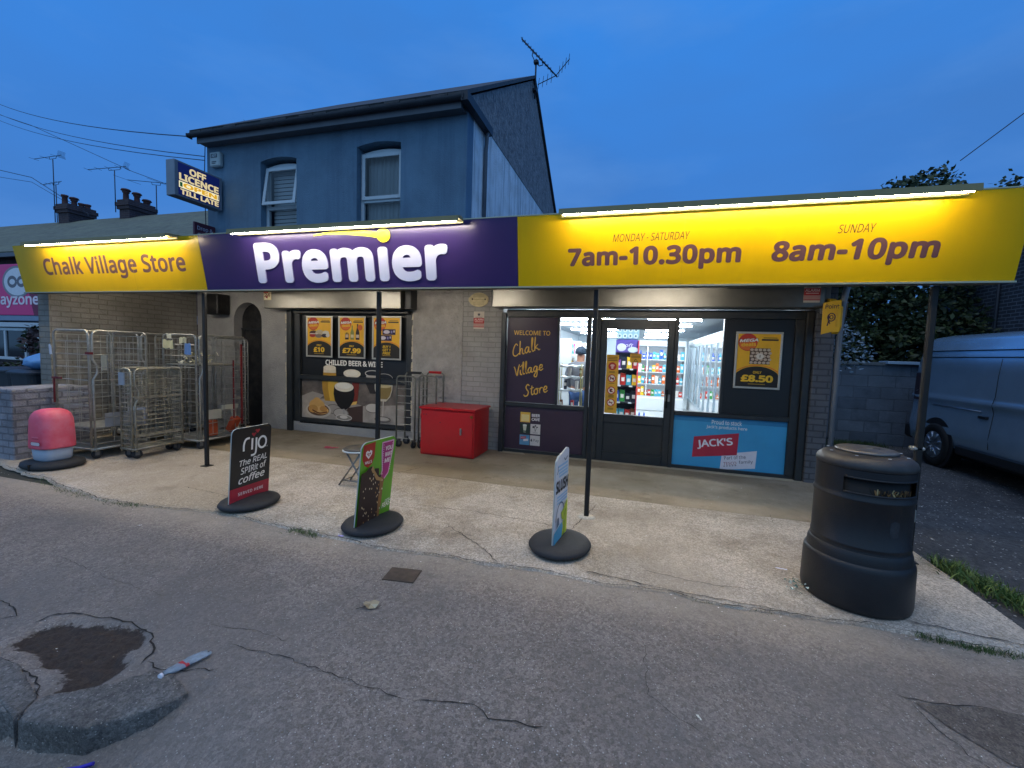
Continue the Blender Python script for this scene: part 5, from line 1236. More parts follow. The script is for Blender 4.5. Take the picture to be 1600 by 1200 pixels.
b = MB(); b.box((-5.975, 4.72, .44), (-5.97, 5.0, .58), flat('#a8a498')); b.box((-6.0, 5.22, 1.3), (-5.985, 5.235, .4), strapm); b.box((-5.985, 5.34, .3), (-5.97, 5.37, 1.55), strapm); b.build('strap', t3)
t4 = cage('roll_cage', 'roll cage at the back beside the painted side wall, behind the strapped cage', -7.75, -7.05, 4.62, 5.3, 1.66, 'FRB', nz=9, nx=6, shelf=1.1)
t5 = cage('roll_cage', 'rearmost roll cage standing nearest the house wall', -7.35, -6.7, 5.5, 6.15, 1.64, 'FRB', nz=9, nx=6)
# things in and on the cages
rd = random.Random(12)
def crumple(b, c, sx, sy, sz, m, n=26, seed=0):
    rd = random.Random(seed)
    for _ in range(n):
        p = Vector((c[0]+rd.uniform(-sx, sx), c[1]+rd.uniform(-sy, sy), c[2]+rd.uniform(0, sz))); s_ = rd.uniform(.02, .05)
        q = [p + Vector((rd.uniform(-s_, s_), rd.uniform(-s_, s_), rd.uniform(-s_, s_))) for _ in range(3)]
        b.poly(q, rd.choice(m))
wrp = [flat('#d8cfa6'), flat('#b9b08a'), flat('#efe8cc'), flat('#8f8a6c')]
b = MB(); crumple(b, (-6.3, 4.85, 1.25), .26, .16, .16, wrp, 60, 1); b.build('torn_wrapping', label='torn cream packaging heaped on the shelf of the roll cage by the doorway', kind='stuff')
def tagp(x, y, z, w_, h_, c, label, seed):
    rd = random.Random(seed); b = MB(); n = 5
    L_ = [(x + w_*i/n, y + rd.uniform(-.01, .01), z + rd.uniform(-.012, .012)) for i in range(n+1)]; U = [(x + w_*i/n + rd.uniform(-.008, .008), y + rd.uniform(-.006, .006), z+h_ + rd.uniform(-.015, .015)) for i in range(n+1)]
    ia, ib = b.pts(L_), b.pts(U)
    for i in range(n): b.face([ia[i], ia[i+1], ib[i+1], ib[i]], flat(c))
    b.build('paper_tag', label=label, cat='label', group='paper tags stuck on the roll cages')
tagp(-6.62, 4.645, 1.46, .19, .12, '#d9cf9e', 'yellowed paper label wrapped over the top corner of the cage by the doorway', 1)
tagp(-6.55, 4.64, 1.60, .10, .07, '#d8d2b8', 'folded paper scrap poking above the top rail of the cage by the doorway', 2)
tagp(-6.20, 4.64, 1.38, .11, .15, '#6b8fc4', 'pale blue paper label hanging in the cage by the doorway', 3)
tagp(-6.31, 4.65, 1.54, .13, .08, '#cfc6a0', 'small torn paper label beside the pale blue one', 4)
tagp(-7.345, 3.74, 1.34, .05, .13, '#c6cedb', 'white tape wrapped on the corner post of the cage nearest the pink bin', 5)
tagp(-6.74, 3.95, 1.15, .12, .2, '#a9a28a', 'creased grey notice hung inside the strapped cage', 6)
b = MB(); b.bbox((-6.2, 4.9, .17), (-6.06, 5.02, .40), flat('#a84824'), .01); b.build('orange_box', label='small orange carton at the bottom of the cage by the doorway', cat='box')
b = MB(); mt = Matrix.Translation((-6.1, 5.2, .2)) @ Matrix.Rotation(R(28), 4, 'Y'); b.bbox((-.05, 0, 0), (.05, .12, .24), flat('#a84424'), .01, mt); b.build('orange_box', label='tilted orange carton leaning next to the white tray frame', cat='box')
b = MB(); wq = flat('#b8b5a4'); b.bbox((-6.05, 5.05, .55), (-6.02, 5.33, .62), wq, .005); mt = Matrix.Translation((-6.03, 5.33, .17)) @ Matrix.Rotation(R(14), 4, 'X'); b.bbox((-.015, -.03, 0), (.015, .03, .40), wq, .005, mt); b.build('tray_frame', label='off white plastic tray end standing inside the cage by the doorway', cat='tray')

# two narrow shelf trolleys by the beer picture
def trolley(x0, x1, y0, y1, h, label, top_m, capm):
    t = thing('stock_trolley', label, 'trolley', ((x0+x1)/2, (y0+y1)/2, .02), 0, 'narrow tubular trolleys between the window and the red cabinet')
    for s_, y in (('f', y0), ('b', y1)):
        b = MB(); utube(b, (x0, y), (x1, y), h if s_ == 'f' else h+.04, .12, .013, top_m, rc=.05)
        for k in range(9 if s_ == 'f' else 0): b.tube([(x0, y, .17 + (h-.25)*k/8), (x1, y, .17 + (h-.25)*k/8)], .005, galv, 5, caps=False)
        b.build('end_frame', t)
    b = MB()
    for k in range(9):
        z = .17 + (h-.25)*k/8
        for x in (x0, x1): b.tube([(x, y0, z), (x, y1, z-.05)], .004, galv, 5, caps=False)
    for k in range(10): b.tube([(x0+.02+(x1-x0-.04)*k/9, y1, h-.16), (x0+.02+(x1-x0-.04)*k/9, y1, h-.04)], .003, galv_dull, 4, caps=False)
    b.build('side_rails', t)
    b = MB(); b.tube([(x0+.04, y1, h+.045), (x1-.04, y1, h+.045)], .02, capm, 8); b.build('handle', t)
    castors(t, ((x0+.03, y0+.02, 60), (x1-.03, y0+.02, 80), (x0+.03, y1, 10), (x1-.03, y1, 30)))
tub = mat('trolley_grey_tube', '#77786f', .45, .5, var=.15, vs=10)
trolley(-3.60, -3.28, 5.98, 6.24, 1.14, 'narrow tubular stock trolley with a black grip in front of the beer picture', tub, rubber)
trolley(-3.24, -2.95, 6.03, 6.28, 1.16, 'second narrow stock trolley with a red grip half hidden by the red cabinet', tub, redm)

# ================================================================== LEFT: garden wall, bins, neighbours
gw_ = brick_mat('garden_wall_painted_brick', '#94949c', '#88888f', '#74747a', bw=.235, bh=.085, mort=.012, bump=1.2, var=.3, vs=5, dirt='#4e4c50', dirtamt=.5, dscale=3)
b = MB(); b.bbox((-7.95, 3.40, -.03), (-7.42, 4.19, .90), gw_, .012); b.bbox((-9.6, 3.42, -.03), (-7.955, 3.6, .78), gw_, .012); b.build('garden_wall', label='low painted brick garden wall with a stepped pillar beside the pink bin', cat='wall')
plast = mat('dark_plastic_lid', '#262c34', .5, var=.2)
def wheelie(x, y, label, rz=0):
    t = thing('wheeled_bin', label, 'wheeled bin', (x, y, 0), 0, 'dark wheeled bins behind the garden wall')
    b = MB(); loft(b, [sup(.24, .28, .05, (x, y), n=24, e=6), sup(.29, .34, .98, (x, y), n=24, e=6)], plast, smooth=False); b.build('body', t)
    b = MB(); loft(b, [sup(.32, .38, .985, (x, y), n=24, e=6), sup(.32, .38, 1.01, (x, y), n=24, e=6), sup(.26, .31, 1.05, (x, y), n=24, e=5)], plast, smooth=False); b.tube([(x-.2, y+.4, 1.0), (x+.2, y+.4, 1.0)], .015, plast, 8); b.build('lid', t)
    return t
wheelie(-9.1, 4.6, 'dark wheeled bin under the blue sack behind the garden wall'); wheelie(-9.9, 4.75, 'dark wheeled bin at the edge of the view behind the garden wall')
b = MB(); sk = mat('blue_plastic_sack', '#6fa3d8', .35, var=.12, vs=9); n = 28; rings = []; rd = random.Random(3)
for k in range(9):
    t_ = k/8; r_ = .36*math.sin(math.pi*(.12+.86*t_)**.8)*(1 if t_ < .7 else 1-.4*(t_-.7)/.3); z_ = 1.055 + .30*t_
    rings.append([(-9.05 + r_*(1+.12*noise.noise(Vector((math.cos(i/n*6.28)*2, math.sin(i/n*6.28)*2, t_*4))))*math.cos(2*math.pi*i/n) + .05*t_, 4.6 + .8*r_*(1+.2*noise.noise(Vector((math.cos(i/n*6.28)*3, 5, t_*4))))*math.sin(2*math.pi*i/n), z_ + .02*noise.noise(Vector((i*.7, t_*5, 0)))) for i in range(n)])
loft(b, rings, sk); b.build('rubbish_sack', label='pale blue plastic sack slumped on a dark wheeled bin', cat='sack')
# neighbour: dark red brick terrace with slate roof
nb_brick = brick_mat('dark_red_brick', '#4a3638', '#3c2e34', '#504a4c', bw=.225, bh=.075, mort=.01, var=.3)
old_tile = mat('mossy_roof_tiles', '#6a6b5a', .85, var=.35, vs=5, bump=1, bs=22, dirt='#82866c', dirtamt=.5, dscale=1)
nh = thing('terrace_house', 'dark brick terrace with a long mossy tiled roof left of the store sign', 'house', (-24, 11, 0))
b = MB(); b.box((-42, 8.5, -.05), (-9.0, 17.5, 4.05), nb_brick); b.prism([(8.5, 4.05), (17.5, 4.05), (13, 6.4)], 33, nb_brick, plane((-42, 0, 0), (0, 1, 0))); b.build('wall', nh)
rf = MB(); slab(rf, (8.2, 3.92), (13.0, 6.48), -42.2, -8.75, .09, old_tile); slab(rf, (13.0, 6.48), (17.8, 3.92), -42.2, -8.75, .09, old_tile)
rr = rf.build('roof', nh)
b = MB(); b.box((-42.2, 8.1, 3.84), (-8.75, 8.2, 3.95), gutter_grey); b.build('gutter', rr)
def chimney(x0, x1, y0, y1, z1, pots):
    b = MB(); b.box((x0, y0, 5.2), (x1, y1, z1), nb_brick); b.box((x0-.06, y0-.06, z1), (x1+.06, y1+.06, z1+.12), nb_brick); b.box((x0-.1, y0-.1, z1+.12), (x1+.1, y1+.1, z1+.26), nb_brick); b.box((x0-.05, y0-.05, z1+.26), (x1+.05, y1+.05, z1+.36), nb_brick)
    c_ = b.build('chimney', rr); pm_ = mat('chimney_pot', '#5a3a36', .8, var=.2)
    for k, (px, py, hh, cowl) in enumerate(pots):
        b = MB(); b.lathe([(.11, z1+.36), (.10, z1+.40), (.09, z1+.36+hh-.08), (.12, z1+.36+hh-.06), (.12, z1+.36+hh)], pm_, (px, py, 0), 14)
        if cowl: b.lathe([(.06, z1+.36+hh), (.17, z1+.36+hh+.02), (.14, z1+.36+hh+.08), (.0, z1+.36+hh+.12)], pm_, (px, py, 0), 14)
        b.build('chimney_pot', c_)
chimney(-23.8, -23.15, 12.6, 13.5, 6.80, [(-23.62, 12.75, .42, 0), (-23.5, 13.0, .30, 1), (-23.4, 13.2, .2, 0), (-23.3, 13.36, .2, 0)])
chimney(-20.15, -19.6, 12.6, 13.5, 6.74, [(-20.0, 12.75, .38, 1), (-19.85, 13.05, .32, 1), (-19.75, 13.35, .14, 1)])
def nwin(x0, x1, z0, z1):
    b = MB(); y = 8.44
    b.bbox((x0, y, z0), (x0+.09, y+.1, z1), white_pvc, .01); b.bbox((x1-.09, y, z0), (x1, y+.1, z1), white_pvc, .01); b.bbox((x0+.09, y, z1-.09), (x1-.09, y+.1, z1), white_pvc, .01); b.bbox((x0+.09, y, z0), (x1-.09, y+.1, z0+.09), white_pvc, .01); b.bbox(((x0+x1)/2-.04, y, z0+.09), ((x0+x1)/2+.04, y+.09, z1-.09), white_pvc, .01)
    b.bbox((x0-.2, y-.06, z1+.02), (x1+.3, y+.055, z1+.16), white_pvc, .01)
    f = b.build('window', nh); g = MB(); g.poly([(x0+.09, y+.04, z0+.09), (x1-.09, y+.04, z0+.09), (x1-.09, y+.04, z1-.09), (x0+.09, y+.04, z1-.09)], mat('dark_window_glass', '#10161c', .08)); g.build('pane', f)
nwin(-19.6, -17.6, .85, 1.82); nwin(-17.1, -15.6, .85, 1.82); nwin(-24, -22, .85, 1.82)
b = MB(); b.box((-30, 8.38, 2.02), (-9.6, 8.495, 2.22), flat('#6f7c8e')); b.build('band_course', nh)
# second lower roof of the next house further left
# payzone style sign on the side of the neighbour's shop
t = thing('bill_payment_sign', 'bright pink bill payment sign with a white circle, half hidden by the store sign', 'sign', (-11.9, 6.2, 0))
pkm = mat('payment_pink', '#e0307c', .45); 
b = MB(); b.bbox((-14.1, 6.14, 2.02), (-11.55, 6.2, 3.12), pkm, .01); sg = b.build('panel', t)
b = MB(); b.bbox((-14.1, 6.15, 1.90), (-11.4, 6.22, 2.015), flat('#7f93ac'), .01)
for x in (-14, -11.7): b.bbox((x, 6.16, .0), (x+.07, 6.2, 1.9), char_paint, .005)
b.build('support', t)
a = Art(); gr = flat('#8a8c94'); 
a.ell(1.10, .72, .50, .34, gr); a.ell(1.10, .72, .44, .295, flat('#dfe2e8'))
a.ring(.94, .72, .13, .095, .07, flat('#6d6d75')); a.ring(1.24, .72, .11, .085, .07, flat('#6d6d75'))
a.text('payzone', .28, 1.80, .16, flat('#f0e0ea'), y1=.41, bold=.03)
a.poly([(1.62, 0), (2.55, 0), (2.55, 1.1), (1.3, 1.1)], flat('#7a2446'), z=.00005)
a.build('lettering', sg, plane((-14.1, 6.135, 2.02)))
# ================================================================== foliage
leaf_dark = mat('dark_leaves', '#2d3a22', .6, var=.4, vs=2); leaf_b = mat('olive_leaves', '#47502a', .6, var=.4, vs=2); leaf_r = mat('purple_brown_leaves', '#4a3434', .6, var=.35, vs=3); bark = mat('bark', '#4a4036', .9, var=.3, vs=6, bump=1, bs=20)
def foliage(b, blobs, n, ls, mats_, seed=0, curl=.5):
    rd = random.Random(seed); tot = sum(r[0]*r[1]*r[2] for _, r in blobs)
    for c, r in blobs:
        k = int(n*r[0]*r[1]*r[2]/tot)
        for _ in range(k):
            while True:
                v = Vector((rd.uniform(-1, 1), rd.uniform(-1, 1), rd.uniform(-1, 1)))
                if v.length <= 1: break
            if v.length < .55 and rd.random() < .6: v = v.normalized()*rd.uniform(.6, 1)
            v = v*(1 + .25*noise.noise(Vector((v.x*3+c[0], v.y*3+c[1], v.z*3+c[2]))))
            p = Vector((c[0]+v.x*r[0], c[1]+v.y*r[1], c[2]+v.z*r[2]))
            if noise.noise(p*2.3) < -.22: continue
            d = Vector((rd.gauss(0, 1), rd.gauss(0, 1), rd.gauss(0, .6))).normalized(); e = d.cross(Vector((rd.gauss(0, 1), rd.gauss(0, 1), rd.gauss(0, 1)))).normalized()
            s_ = ls*rd.uniform(.6, 1.5)
            b.poly([p, p + d*s_*.5 + e*s_*.28, p + d*s_, p + d*s_*.5 - e*s_*.28], rd.choice(mats_))
def trunk(b, p, h, r, limbs, seed=0):
    rd = random.Random(seed); path = [Vector(p)]
    for k in range(1, 6): path.append(Vector((p[0] + rd.uniform(-.1, .1)*k*.3, p[1] + rd.uniform(-.1, .1)*k*.3, p[2] + h*k/5)))
    b.tube(path, [r*(1-.12*k) for k in range(6)], bark, 9)
    for q in limbs:
        q = Vector(q); s0 = path[rd.choice((3, 4, 5))]; m_ = s0.lerp(q, .5) + Vector((rd.uniform(-.2, .2), rd.uniform(-.2, .2), .15))
        b.tube([s0, m_, q], [r*.45, r*.28, r*.08], bark, 7)
def tree(name, label, cat, p, h, r, blobs, n, ls, mats_, seed):
    t = thing(name, label, cat, p)
    b = MB(); trunk(b, p, h, r, [c for c, _ in blobs], seed); b.build('trunk', t)
    b = MB(); foliage(b, blobs, n, ls, mats_, seed); b.build('crown', t)
tree('tree', 'tall dark tree filling the gap between the shop and the brick building', 'tree', (5.0, 12.6, 0), 2.6, .17,
     [((4.4, 12.2, 2.9), (1.4, .9, 1.3)), ((5.6, 12.6, 3.3), (1.6, 1.1, 1.6)), ((3.4, 12.0, 2.3), (1.0, .8, 1.1)), ((5.9, 12.6, 4.9), (1.1, 1.0, 1.0)), ((5.0, 12.0, 1.9), (2.0, .9, .7)), ((6.2, 12.2, 2.2), (1.2, .9, 1.0)), ((3.9, 12.8, 4.2), (1.0, .8, .8))], 40000, .11, [leaf_dark, leaf_b, leaf_dark], 3)
tree('tree', 'tree whose ragged top shows above the opening hours sign', 'tree', (6.9, 14.6, 0), 4.0, .18,
     [((6.95, 14.4, 6.05), (.75, .6, .62)), ((7.4, 14.5, 6.35), (.42, .4, .55)), ((6.3, 14.4, 5.8), (.5, .5, .42)), ((6.9, 14.4, 4.9), (1.2, .9, .9))], 4200, .12, [leaf_dark, leaf_b], 4)
tree('tree', 'thin topped tree just above the far right end of the yellow sign', 'tree', (9.4, 15, 0), 4.4, .16,
     [((8.75, 14.5, 6.1), (.3, .3, .45)), ((9.25, 14.6, 5.95), (.35, .3, .45)), ((9.9, 14.8, 5.85), (.4, .4, .4)), ((9.3, 14.8, 5.1), (1.0, .7, .6))], 2000, .12, [leaf_dark, leaf_b], 5)
tree('shrub', 'dark shrub with purple brown leaves in front of the neighbouring window', 'shrub', (-12.6, 6.4, 0), .9, .06,
     [((-12.6, 6.4, 1.35), (.42, .4, .55)), ((-12.3, 6.3, .8), (.6, .5, .5))], 2600, .10, [leaf_r, leaf_r, leaf_dark], 6)
tree('shrub', 'low dark green hedge shrub behind the wheeled bins', 'shrub', (-14.2, 6.9, 0), .5, .06,
     [((-14.2, 6.9, .5), (1.4, .5, .5)), ((-13.2, 6.7, .5), (.9, .5, .48))], 4200, .09, [leaf_dark, leaf_b], 7)
# silver-leaved sprigs by the downpipe
b = MB(); foliage(b, [((2.62, 6.9, 2.3), (.14, .14, .28)), ((2.75, 7.0, 1.75), (.26, .2, .28)), ((2.3+.15, 6.62, 1.45), (.10, .1, .10)), ((2.6, 6.9, 2.0), (.15, .15, .3))], 620, .045, [mat('silver_leaves', '#8fa5b5', .4, var=.3), leaf_dark, MATS['silver_leaves']], 9)
b.tube([(2.62, 6.95, .0), (2.58, 6.93, 1.2), (2.65, 6.95, 2.4)], [.015, .012, .005], bark, 6)
b.build('climbing_plant', label='spindly plant with pale glinting leaves climbing behind the grey downpipe', cat='plant')
# ================================================================== RIGHT: block wall, brick building, van
blk = brick_mat('grey_block', '#56606c', '#727c88', '#5c646e', bw=.45, bh=.225, mort=.010, bump=.8, var=.3, vs=4, dirt='#3c444c', dirtamt=.6, dscale=2)
b = MB(); b.box((2.5, 10.1, -.05), (7.18, 10.3, 1.55), blk); b.box((2.5, 10.08, 1.55), (7.18, 10.32, 1.61), mat('wall_coping', '#6a6e70', .8, var=.3, vs=8, bump=.5)); b.bbox((4.55, 10.0, 1.58), (5.6, 10.34, 1.635), mat('pale_board', '#9fb8cc', .5), .005)
b.build('block_wall', label='grey concrete block wall across the end of the side yard', cat='wall')
rb = thing('brick_building', 'dark brick building standing behind the blue van', 'building', (8.5, 9, 0))
rbm = brick_mat('dusky_brick', '#3f434c', '#383c45', '#69707a', bw=.225, bh=.075, mort=.011, bump=.5, var=.2)
b = MB(); b.box((7.2, 3.2, -.05), (13.5, 13.8, 4.75), rbm); b.build('wall', rb)
b = MB(); b.box((7.1, 3.1, 4.752), (13.6, 13.9, 4.9), dk_wood); b.build('roof', rb)
b = MB(); b.tube([(7.16, 11.75, 4.7), (7.16, 11.75, .1)], .03, dk_wood, 8); b.build('downpipe', rb)
# van
vanm = mat('van_metallic_blue', '#a2bed4', .27, .65, var=.05, coat=.5, dirt='#8a9aa4', dirtamt=.25, dscale=1.3); vblk = mat('van_black_plastic', '#15181c', .55); tyre = mat('tyre_rubber', '#0e0f10', .8); rim = mat('wheel_trim_silver', '#8d98a4', .3, .8)
VX = 4.55
van = thing('van', 'metallic blue panel van parked on the side driveway', 'van', (5.5, 6.4, 0))
# cross-section (x offset from side plane inward, z), lofted along y
sec = [(.10, .30), (.015, .36), (.0, .50), (-.012, .58), (.0, .70), (.022, .92), (.02, 1.0), (-.005, 1.045), (-.008, 1.075), (.018, 1.11), (.022, 1.16), (.03, 1.45), (.055, 1.70), (.058, 1.708), (.066, 1.712), (.075, 1.80), (.078, 1.808), (.088, 1.812), (.12, 1.95), (.20, 2.03), (.40, 2.075), (.98, 2.09)]
full = [(VX+a_, z_) for a_, z_ in sec] + [(VX+1.96-a_, z_) for a_, z_ in reversed(sec[:-1])]
stations = [(9.22, .93, .0), (9.18, .975, .0), (9.1, .995, .0), (9.0, 1, .0), (8.0, 1, 0), (7.0, 1, 0), (6.0, 1, 0), (5.2, 1, 0), (4.6, .995, 0), (4.1, .96, .0)]
b = MB(); rings = []
cxv = VX+.98
for y, k, _ in stations:
    ring = []
    for x, z in full:
        yy = y
        if y > 8.7: yy = y - max(0, (z-1.2))*.06          # rear leans forward slightly towards the roof
        if y < 4.7: yy = y + max(0, (z-1.0))*.55
        ring.append((cxv+(x-cxv)*k, yy, .3+(z-.3)*(k if z > 1.5 else 1)))
    rings.append(ring)
ids = [b.pts(r_) for r_ in rings]; n = len(full); b.smooth = True
def arch_cut(y, z): return False
for s_ in range(len(ids)-1):
    for i in range(n-1): b.face([ids[s_][i], ids[s_][i+1], ids[s_+1][i+1], ids[s_+1][i]], vanm)
b.smooth = False
b.face(ids[0], vanm); b.face(ids[-1][::-1], vanm)
# bonnet
hood_ = [(4.1, 1.15), (3.5, 1.05), (3.2, .85), (3.12, .4)]
b.prism([(4.12, .3), (4.12, 1.2), (3.6, 1.1), (3.25, .9), (3.15, .5), (3.2, .3)][::-1], 1.8, vanm, plane((VX+.08, 0, 0), (0, 1, 0)))
b.build('body', van)
b = MB()
for z_, o_ in ((1.71, .052), (1.81, .071)): b.box((VX+o_-.004, 4.6, z_-.006), (VX+o_+.02, 8.85, z_+.006), vblk)
b.box((VX+.008, 4.4, 1.02), (VX+.02, 8.9, 1.032), vblk); b.tube([(VX+.012, 8.6, .955), (VX+.012, 7.55, .955)], .008, rim, 6)
b.tube([(VX+.018, 6.55, .5), (VX+.03, 6.55, 1.6)], .006, vblk, 4)
b.build('trim_line', van)
b = MB()
for y_ in (8.62, 7.35, 5.95): b.box((VX-.0065, y_-.004, .62), (VX+.004, y_+.004, .66), vblk)
b.tube([(VX+.0, 7.35, .46), (VX-.008, 7.35, .6), (VX+.0, 7.35, .72), (VX+.022, 7.35, .95), (VX-.006, 7.35, 1.06), (VX+.02, 7.35, 1.18), (VX+.03, 7.35, 1.45), (VX+.055, 7.35, 1.69)], .005, vblk, 4)
b.tube([(VX+.0, 5.85, .46), (VX-.008, 5.85, .6), (VX+.022, 5.85, .95), (VX-.006, 5.85, 1.06), (VX+.02, 5.85, 1.18), (VX+.055, 5.85, 1.69)], .005, vblk, 4)
b.build('door_seam', van)
b = MB(); b.bbox((VX-.012, 7.42, .86), (VX+.03, 7.58, .90), vblk, .006); b.build('door_handle', van)
b = MB(); b.bbox((VX-.02, 4.9, .28), (VX+.1, 7.95, .42), vblk, .02); b.build('sill', van)
b = MB(); b.bbox((VX+.02, 9.13, .32), (VX+1.94, 9.33, .58), vblk, .04); b.build('rear_bumper', van)
b = MB(); b.prism([(8.95, 1.0), (9.08, 1.0), (9.06, 1.45), (8.95, 1.45)], .03, mat('tail_lamp', '#33222c', .2), plane((VX+.0, 0, 0), (0, 1, 0))); b.v = [v + Vector((-.004, 0, 0)) for v in b.v]; b.build('tail_lamp', van)
b = MB(); b.tube([(VX+.0, 8.98, 1.16), (VX+.0, 9.02, 1.14), (VX+.01, 9.04, 1.22), (VX+.012, 9.02, 1.3)], .006, rim, 5); b.build('door_hinge', van)
for yw in (8.42, 4.35):
    b = MB(); b.lathe([(.40, 0), (.40, .02)], vblk, (VX-.006, yw, .36), 40, ax=Matrix.Rotation(R(90), 3, 'Y').to_4x4()); b.build('wheel_arch', van)
    b = MB(); ax = Matrix.Rotation(R(90), 3, 'Y').to_4x4(); b.lathe([(.20, .0), (.22, -.035), (.30, -.04), (.33, -.02), (.335, .02), (.335, .18)][::-1], tyre, (VX+.0, yw, .335), 40, ax=ax); wh = b.build('wheel', van)
    b = MB(); b.lathe([(.21, -.03), (.20, -.02), (.19, -.01), (.06, -.035), (.0, -.04)], rim, (VX-.0, yw, .335), 30, ax=ax)
    for k in range(9):
        a_ = 2*math.pi*k/9; c_, s_ = math.cos(a_), math.sin(a_); b.tube([(VX-.04, yw+.06*c_, .335+.06*s_), (VX-.028, yw+.195*c_, .335+.195*s_)], [.014, .02], rim, 6)
    b.build('rim', wh)
b = MB(); b.bbox((VX+.2, 3.4, .18), (VX+1.7, 8.9, .34), vblk, .03); b.build('underbody', van)
# ================================================================== aerials and overhead wires
aer = mat('aerial_metal', '#26303c', .5, .5)
def yagi(name, label, base, mast_h, d, L_, nel, tiltz=0, refl=True, el_=.16):
    t = thing(name, label, 'aerial', base, 0, 'television aerials on the rooftops')
    B_ = Vector(base); top = B_ + Vector((0, 0, mast_h)); d = Vector(d).normalized()
    b = MB(); b.tube([B_, top], .018, aer, 6); b.build('mast', t)
    b = MB(); a0, a1 = top - d*L_*.30, top + d*L_*.70; up_ = Vector((0, 0, .12)); b.tube([a0+up_, a1+up_], .012, aer, 5)
    b.tube([top - d*.25 + up_, top - d*.22 + Vector((0, 0, .02)), top + d*.22 + Vector((0, 0, .02)), top + d*.25 + up_], .010, aer, 5); b.build('boom', t)
    e = d.cross(Vector((0, 0, 1))).normalized(); b = MB()
    for k in range(nel):
        p = a1.lerp(a0, k/(nel-1)*.8) + up_; b.tube([p-e*el_, p+e*el_], .006, aer, 4)
    if refl:
        for k in range(4):
            for s_ in (-1, 1):
                p = a0 + up_ - d*.02*k + Vector((0, 0, s_*(.02+.035*k))); b.tube([p-e*.12, p+e*.12], .006, aer, 4)
    b.build('elements', t)
yagi('television_aerial', 'thin aerial mast clipped to the far left chimney', (-24.62, 13.0, 6.4), 1.75, (-1, .1, .02), 1.5, 4, refl=False, el_=.1)
yagi('television_aerial', 'tall aerial on the chimney with four pots', (-23.8, 12.5, 6.4), 2.55, (-1, .05, .03), 1.9, 3, refl=True)
yagi('television_aerial', 'aerial on the chimney with three cowled pots', (-20.2, 12.5, 6.6), 1.6, (-1, -.3, -.12), 1.5, 4)
yagi('television_aerial', 'aerial with a long level boom behind the lit projecting sign', (-18.7, 13.0, 6.2), 1.5, (-1, 0, .14), 2.3, 2, refl=False, el_=.5)
yagi('television_aerial', 'aerial boom peeping above the eave of the blue house', (-13.6, 13.4, 5.2), 4.35, (-1, .0, .22), 1.5, 3, refl=False, el_=.1)
# main aerial on the gable apex
t = thing('television_aerial', 'large ribbed aerial with a fan reflector on the gable peak', 'aerial', (-2.72, 10.25, 7.6), 0, 'television aerials on the rooftops')
b = MB(); b.tube([(-2.64, 10.2, 7.45), (-2.64, 10.2, 8.32)], .02, aer, 7); b.bbox((-2.70, 10.14, 7.6), (-2.60, 10.26, 7.66), aer, .005); b.bbox((-2.69, 10.15, 8.22), (-2.58, 10.25, 8.28), aer, .005); b.build('mast', t)
b = MB(); A0 = Vector((-3.0, 10.2, 8.82)); A1 = Vector((-2.13, 10.2, 7.86)); dirb = (A1-A0).normalized()
b.tube([A0, A1], .016, aer, 6); b.tube([A0.lerp(A1, .32), Vector((-2.74, 10.2, 8.42)), Vector((-2.66, 10.2, 8.26)), Vector((-2.56, 10.2, 8.16)), Vector((-2.48, 10.2, 8.17)), A0.lerp(A1, .60)], .011, aer, 6); b.build('boom', t)
b = MB()
for k in range(11): p = A0.lerp(A1, .02 + k*.08); b.tube([p+Vector((0, -.12, -.02)), p+Vector((0, .12, .02))], .008, aer, 4); b.tube([p+Vector((0, 0, -.05)), p+Vector((0, 0, .06))], .007, aer, 4)
b.build('directors', t)
b = MB(); c0 = A0.lerp(A1, .965)
for s_, d_ in ((1, Vector((.30, 0, .32))), (-1, Vector((-.42, 0, -.14)))):
    b.tube([c0, c0+d_], .010, aer, 5)
    for k in range(1, 5): p = c0 + d_*k/4.2; b.tube([p+Vector((0, -.05, -.14)), p+Vector((0, .05, .16))], .006, aer, 4)
b.build('reflector', t)
wirem = mat('overhead_wire', '#1c2a3c', .6)
def wire(p0, p1, sag, label, r=.014):
    b = MB(); p0, p1 = Vector(p0), Vector(p1); q = p0 + (p0-p1)*.6
    P = [q.lerp(p1, k/18) - Vector((0, 0, sag*4*(k/18)*(1-k/18))) for k in range(19)]
    b.tube(P, r, wirem, 5); b.build('overhead_wire', label=label, cat='cable', group='overhead cables to the blue house')
wire((-25.97, 12, 11.6), (-7.96, 6.2, 5.27), .5, 'topmost overhead cable running to the eave corner of the blue house', .010)
wire((-26, 12, 11.2), (-7.93, 6.38, 5.0), .5, 'second overhead cable from the top, ending beside the alarm box', .008)
wire((-26, 12, 10.95), (-7.93, 6.38, 4.93), .5, 'third overhead cable, just under the second', .008)
b = MB(); b.tube([(-34, 15, 13.5), (-26.06, 13, 10.8), (-20, 13, 8.35), (-14, 13, 6.3), (-10, 13, 5.0)], .010, wirem, 5); b.build('overhead_wire', label='lone overhead cable sloping down behind the chimneys', cat='cable', group=None)
b = MB(); b.tube([(-40, 14, 11.8), (-26.2, 13, 8.6), (-22.6, 13, 6.8)], .014, wirem, 5); b.tube([(-40, 14, 11.0), (-26.2, 13, 8.4), (-22.6, 13, 6.75)], .010, wirem, 5); b.build('overhead_wire', label='low paired cable coming down to the four pot chimney', cat='cable')
b = MB(); b.tube([(7.7, 14.4, 6.9), (8.8, 14, 7.9), (14, 12, 11.2)], .012, wirem, 5); b.build('overhead_wire', label='single cable rising from the treetop to the upper right', cat='cable')
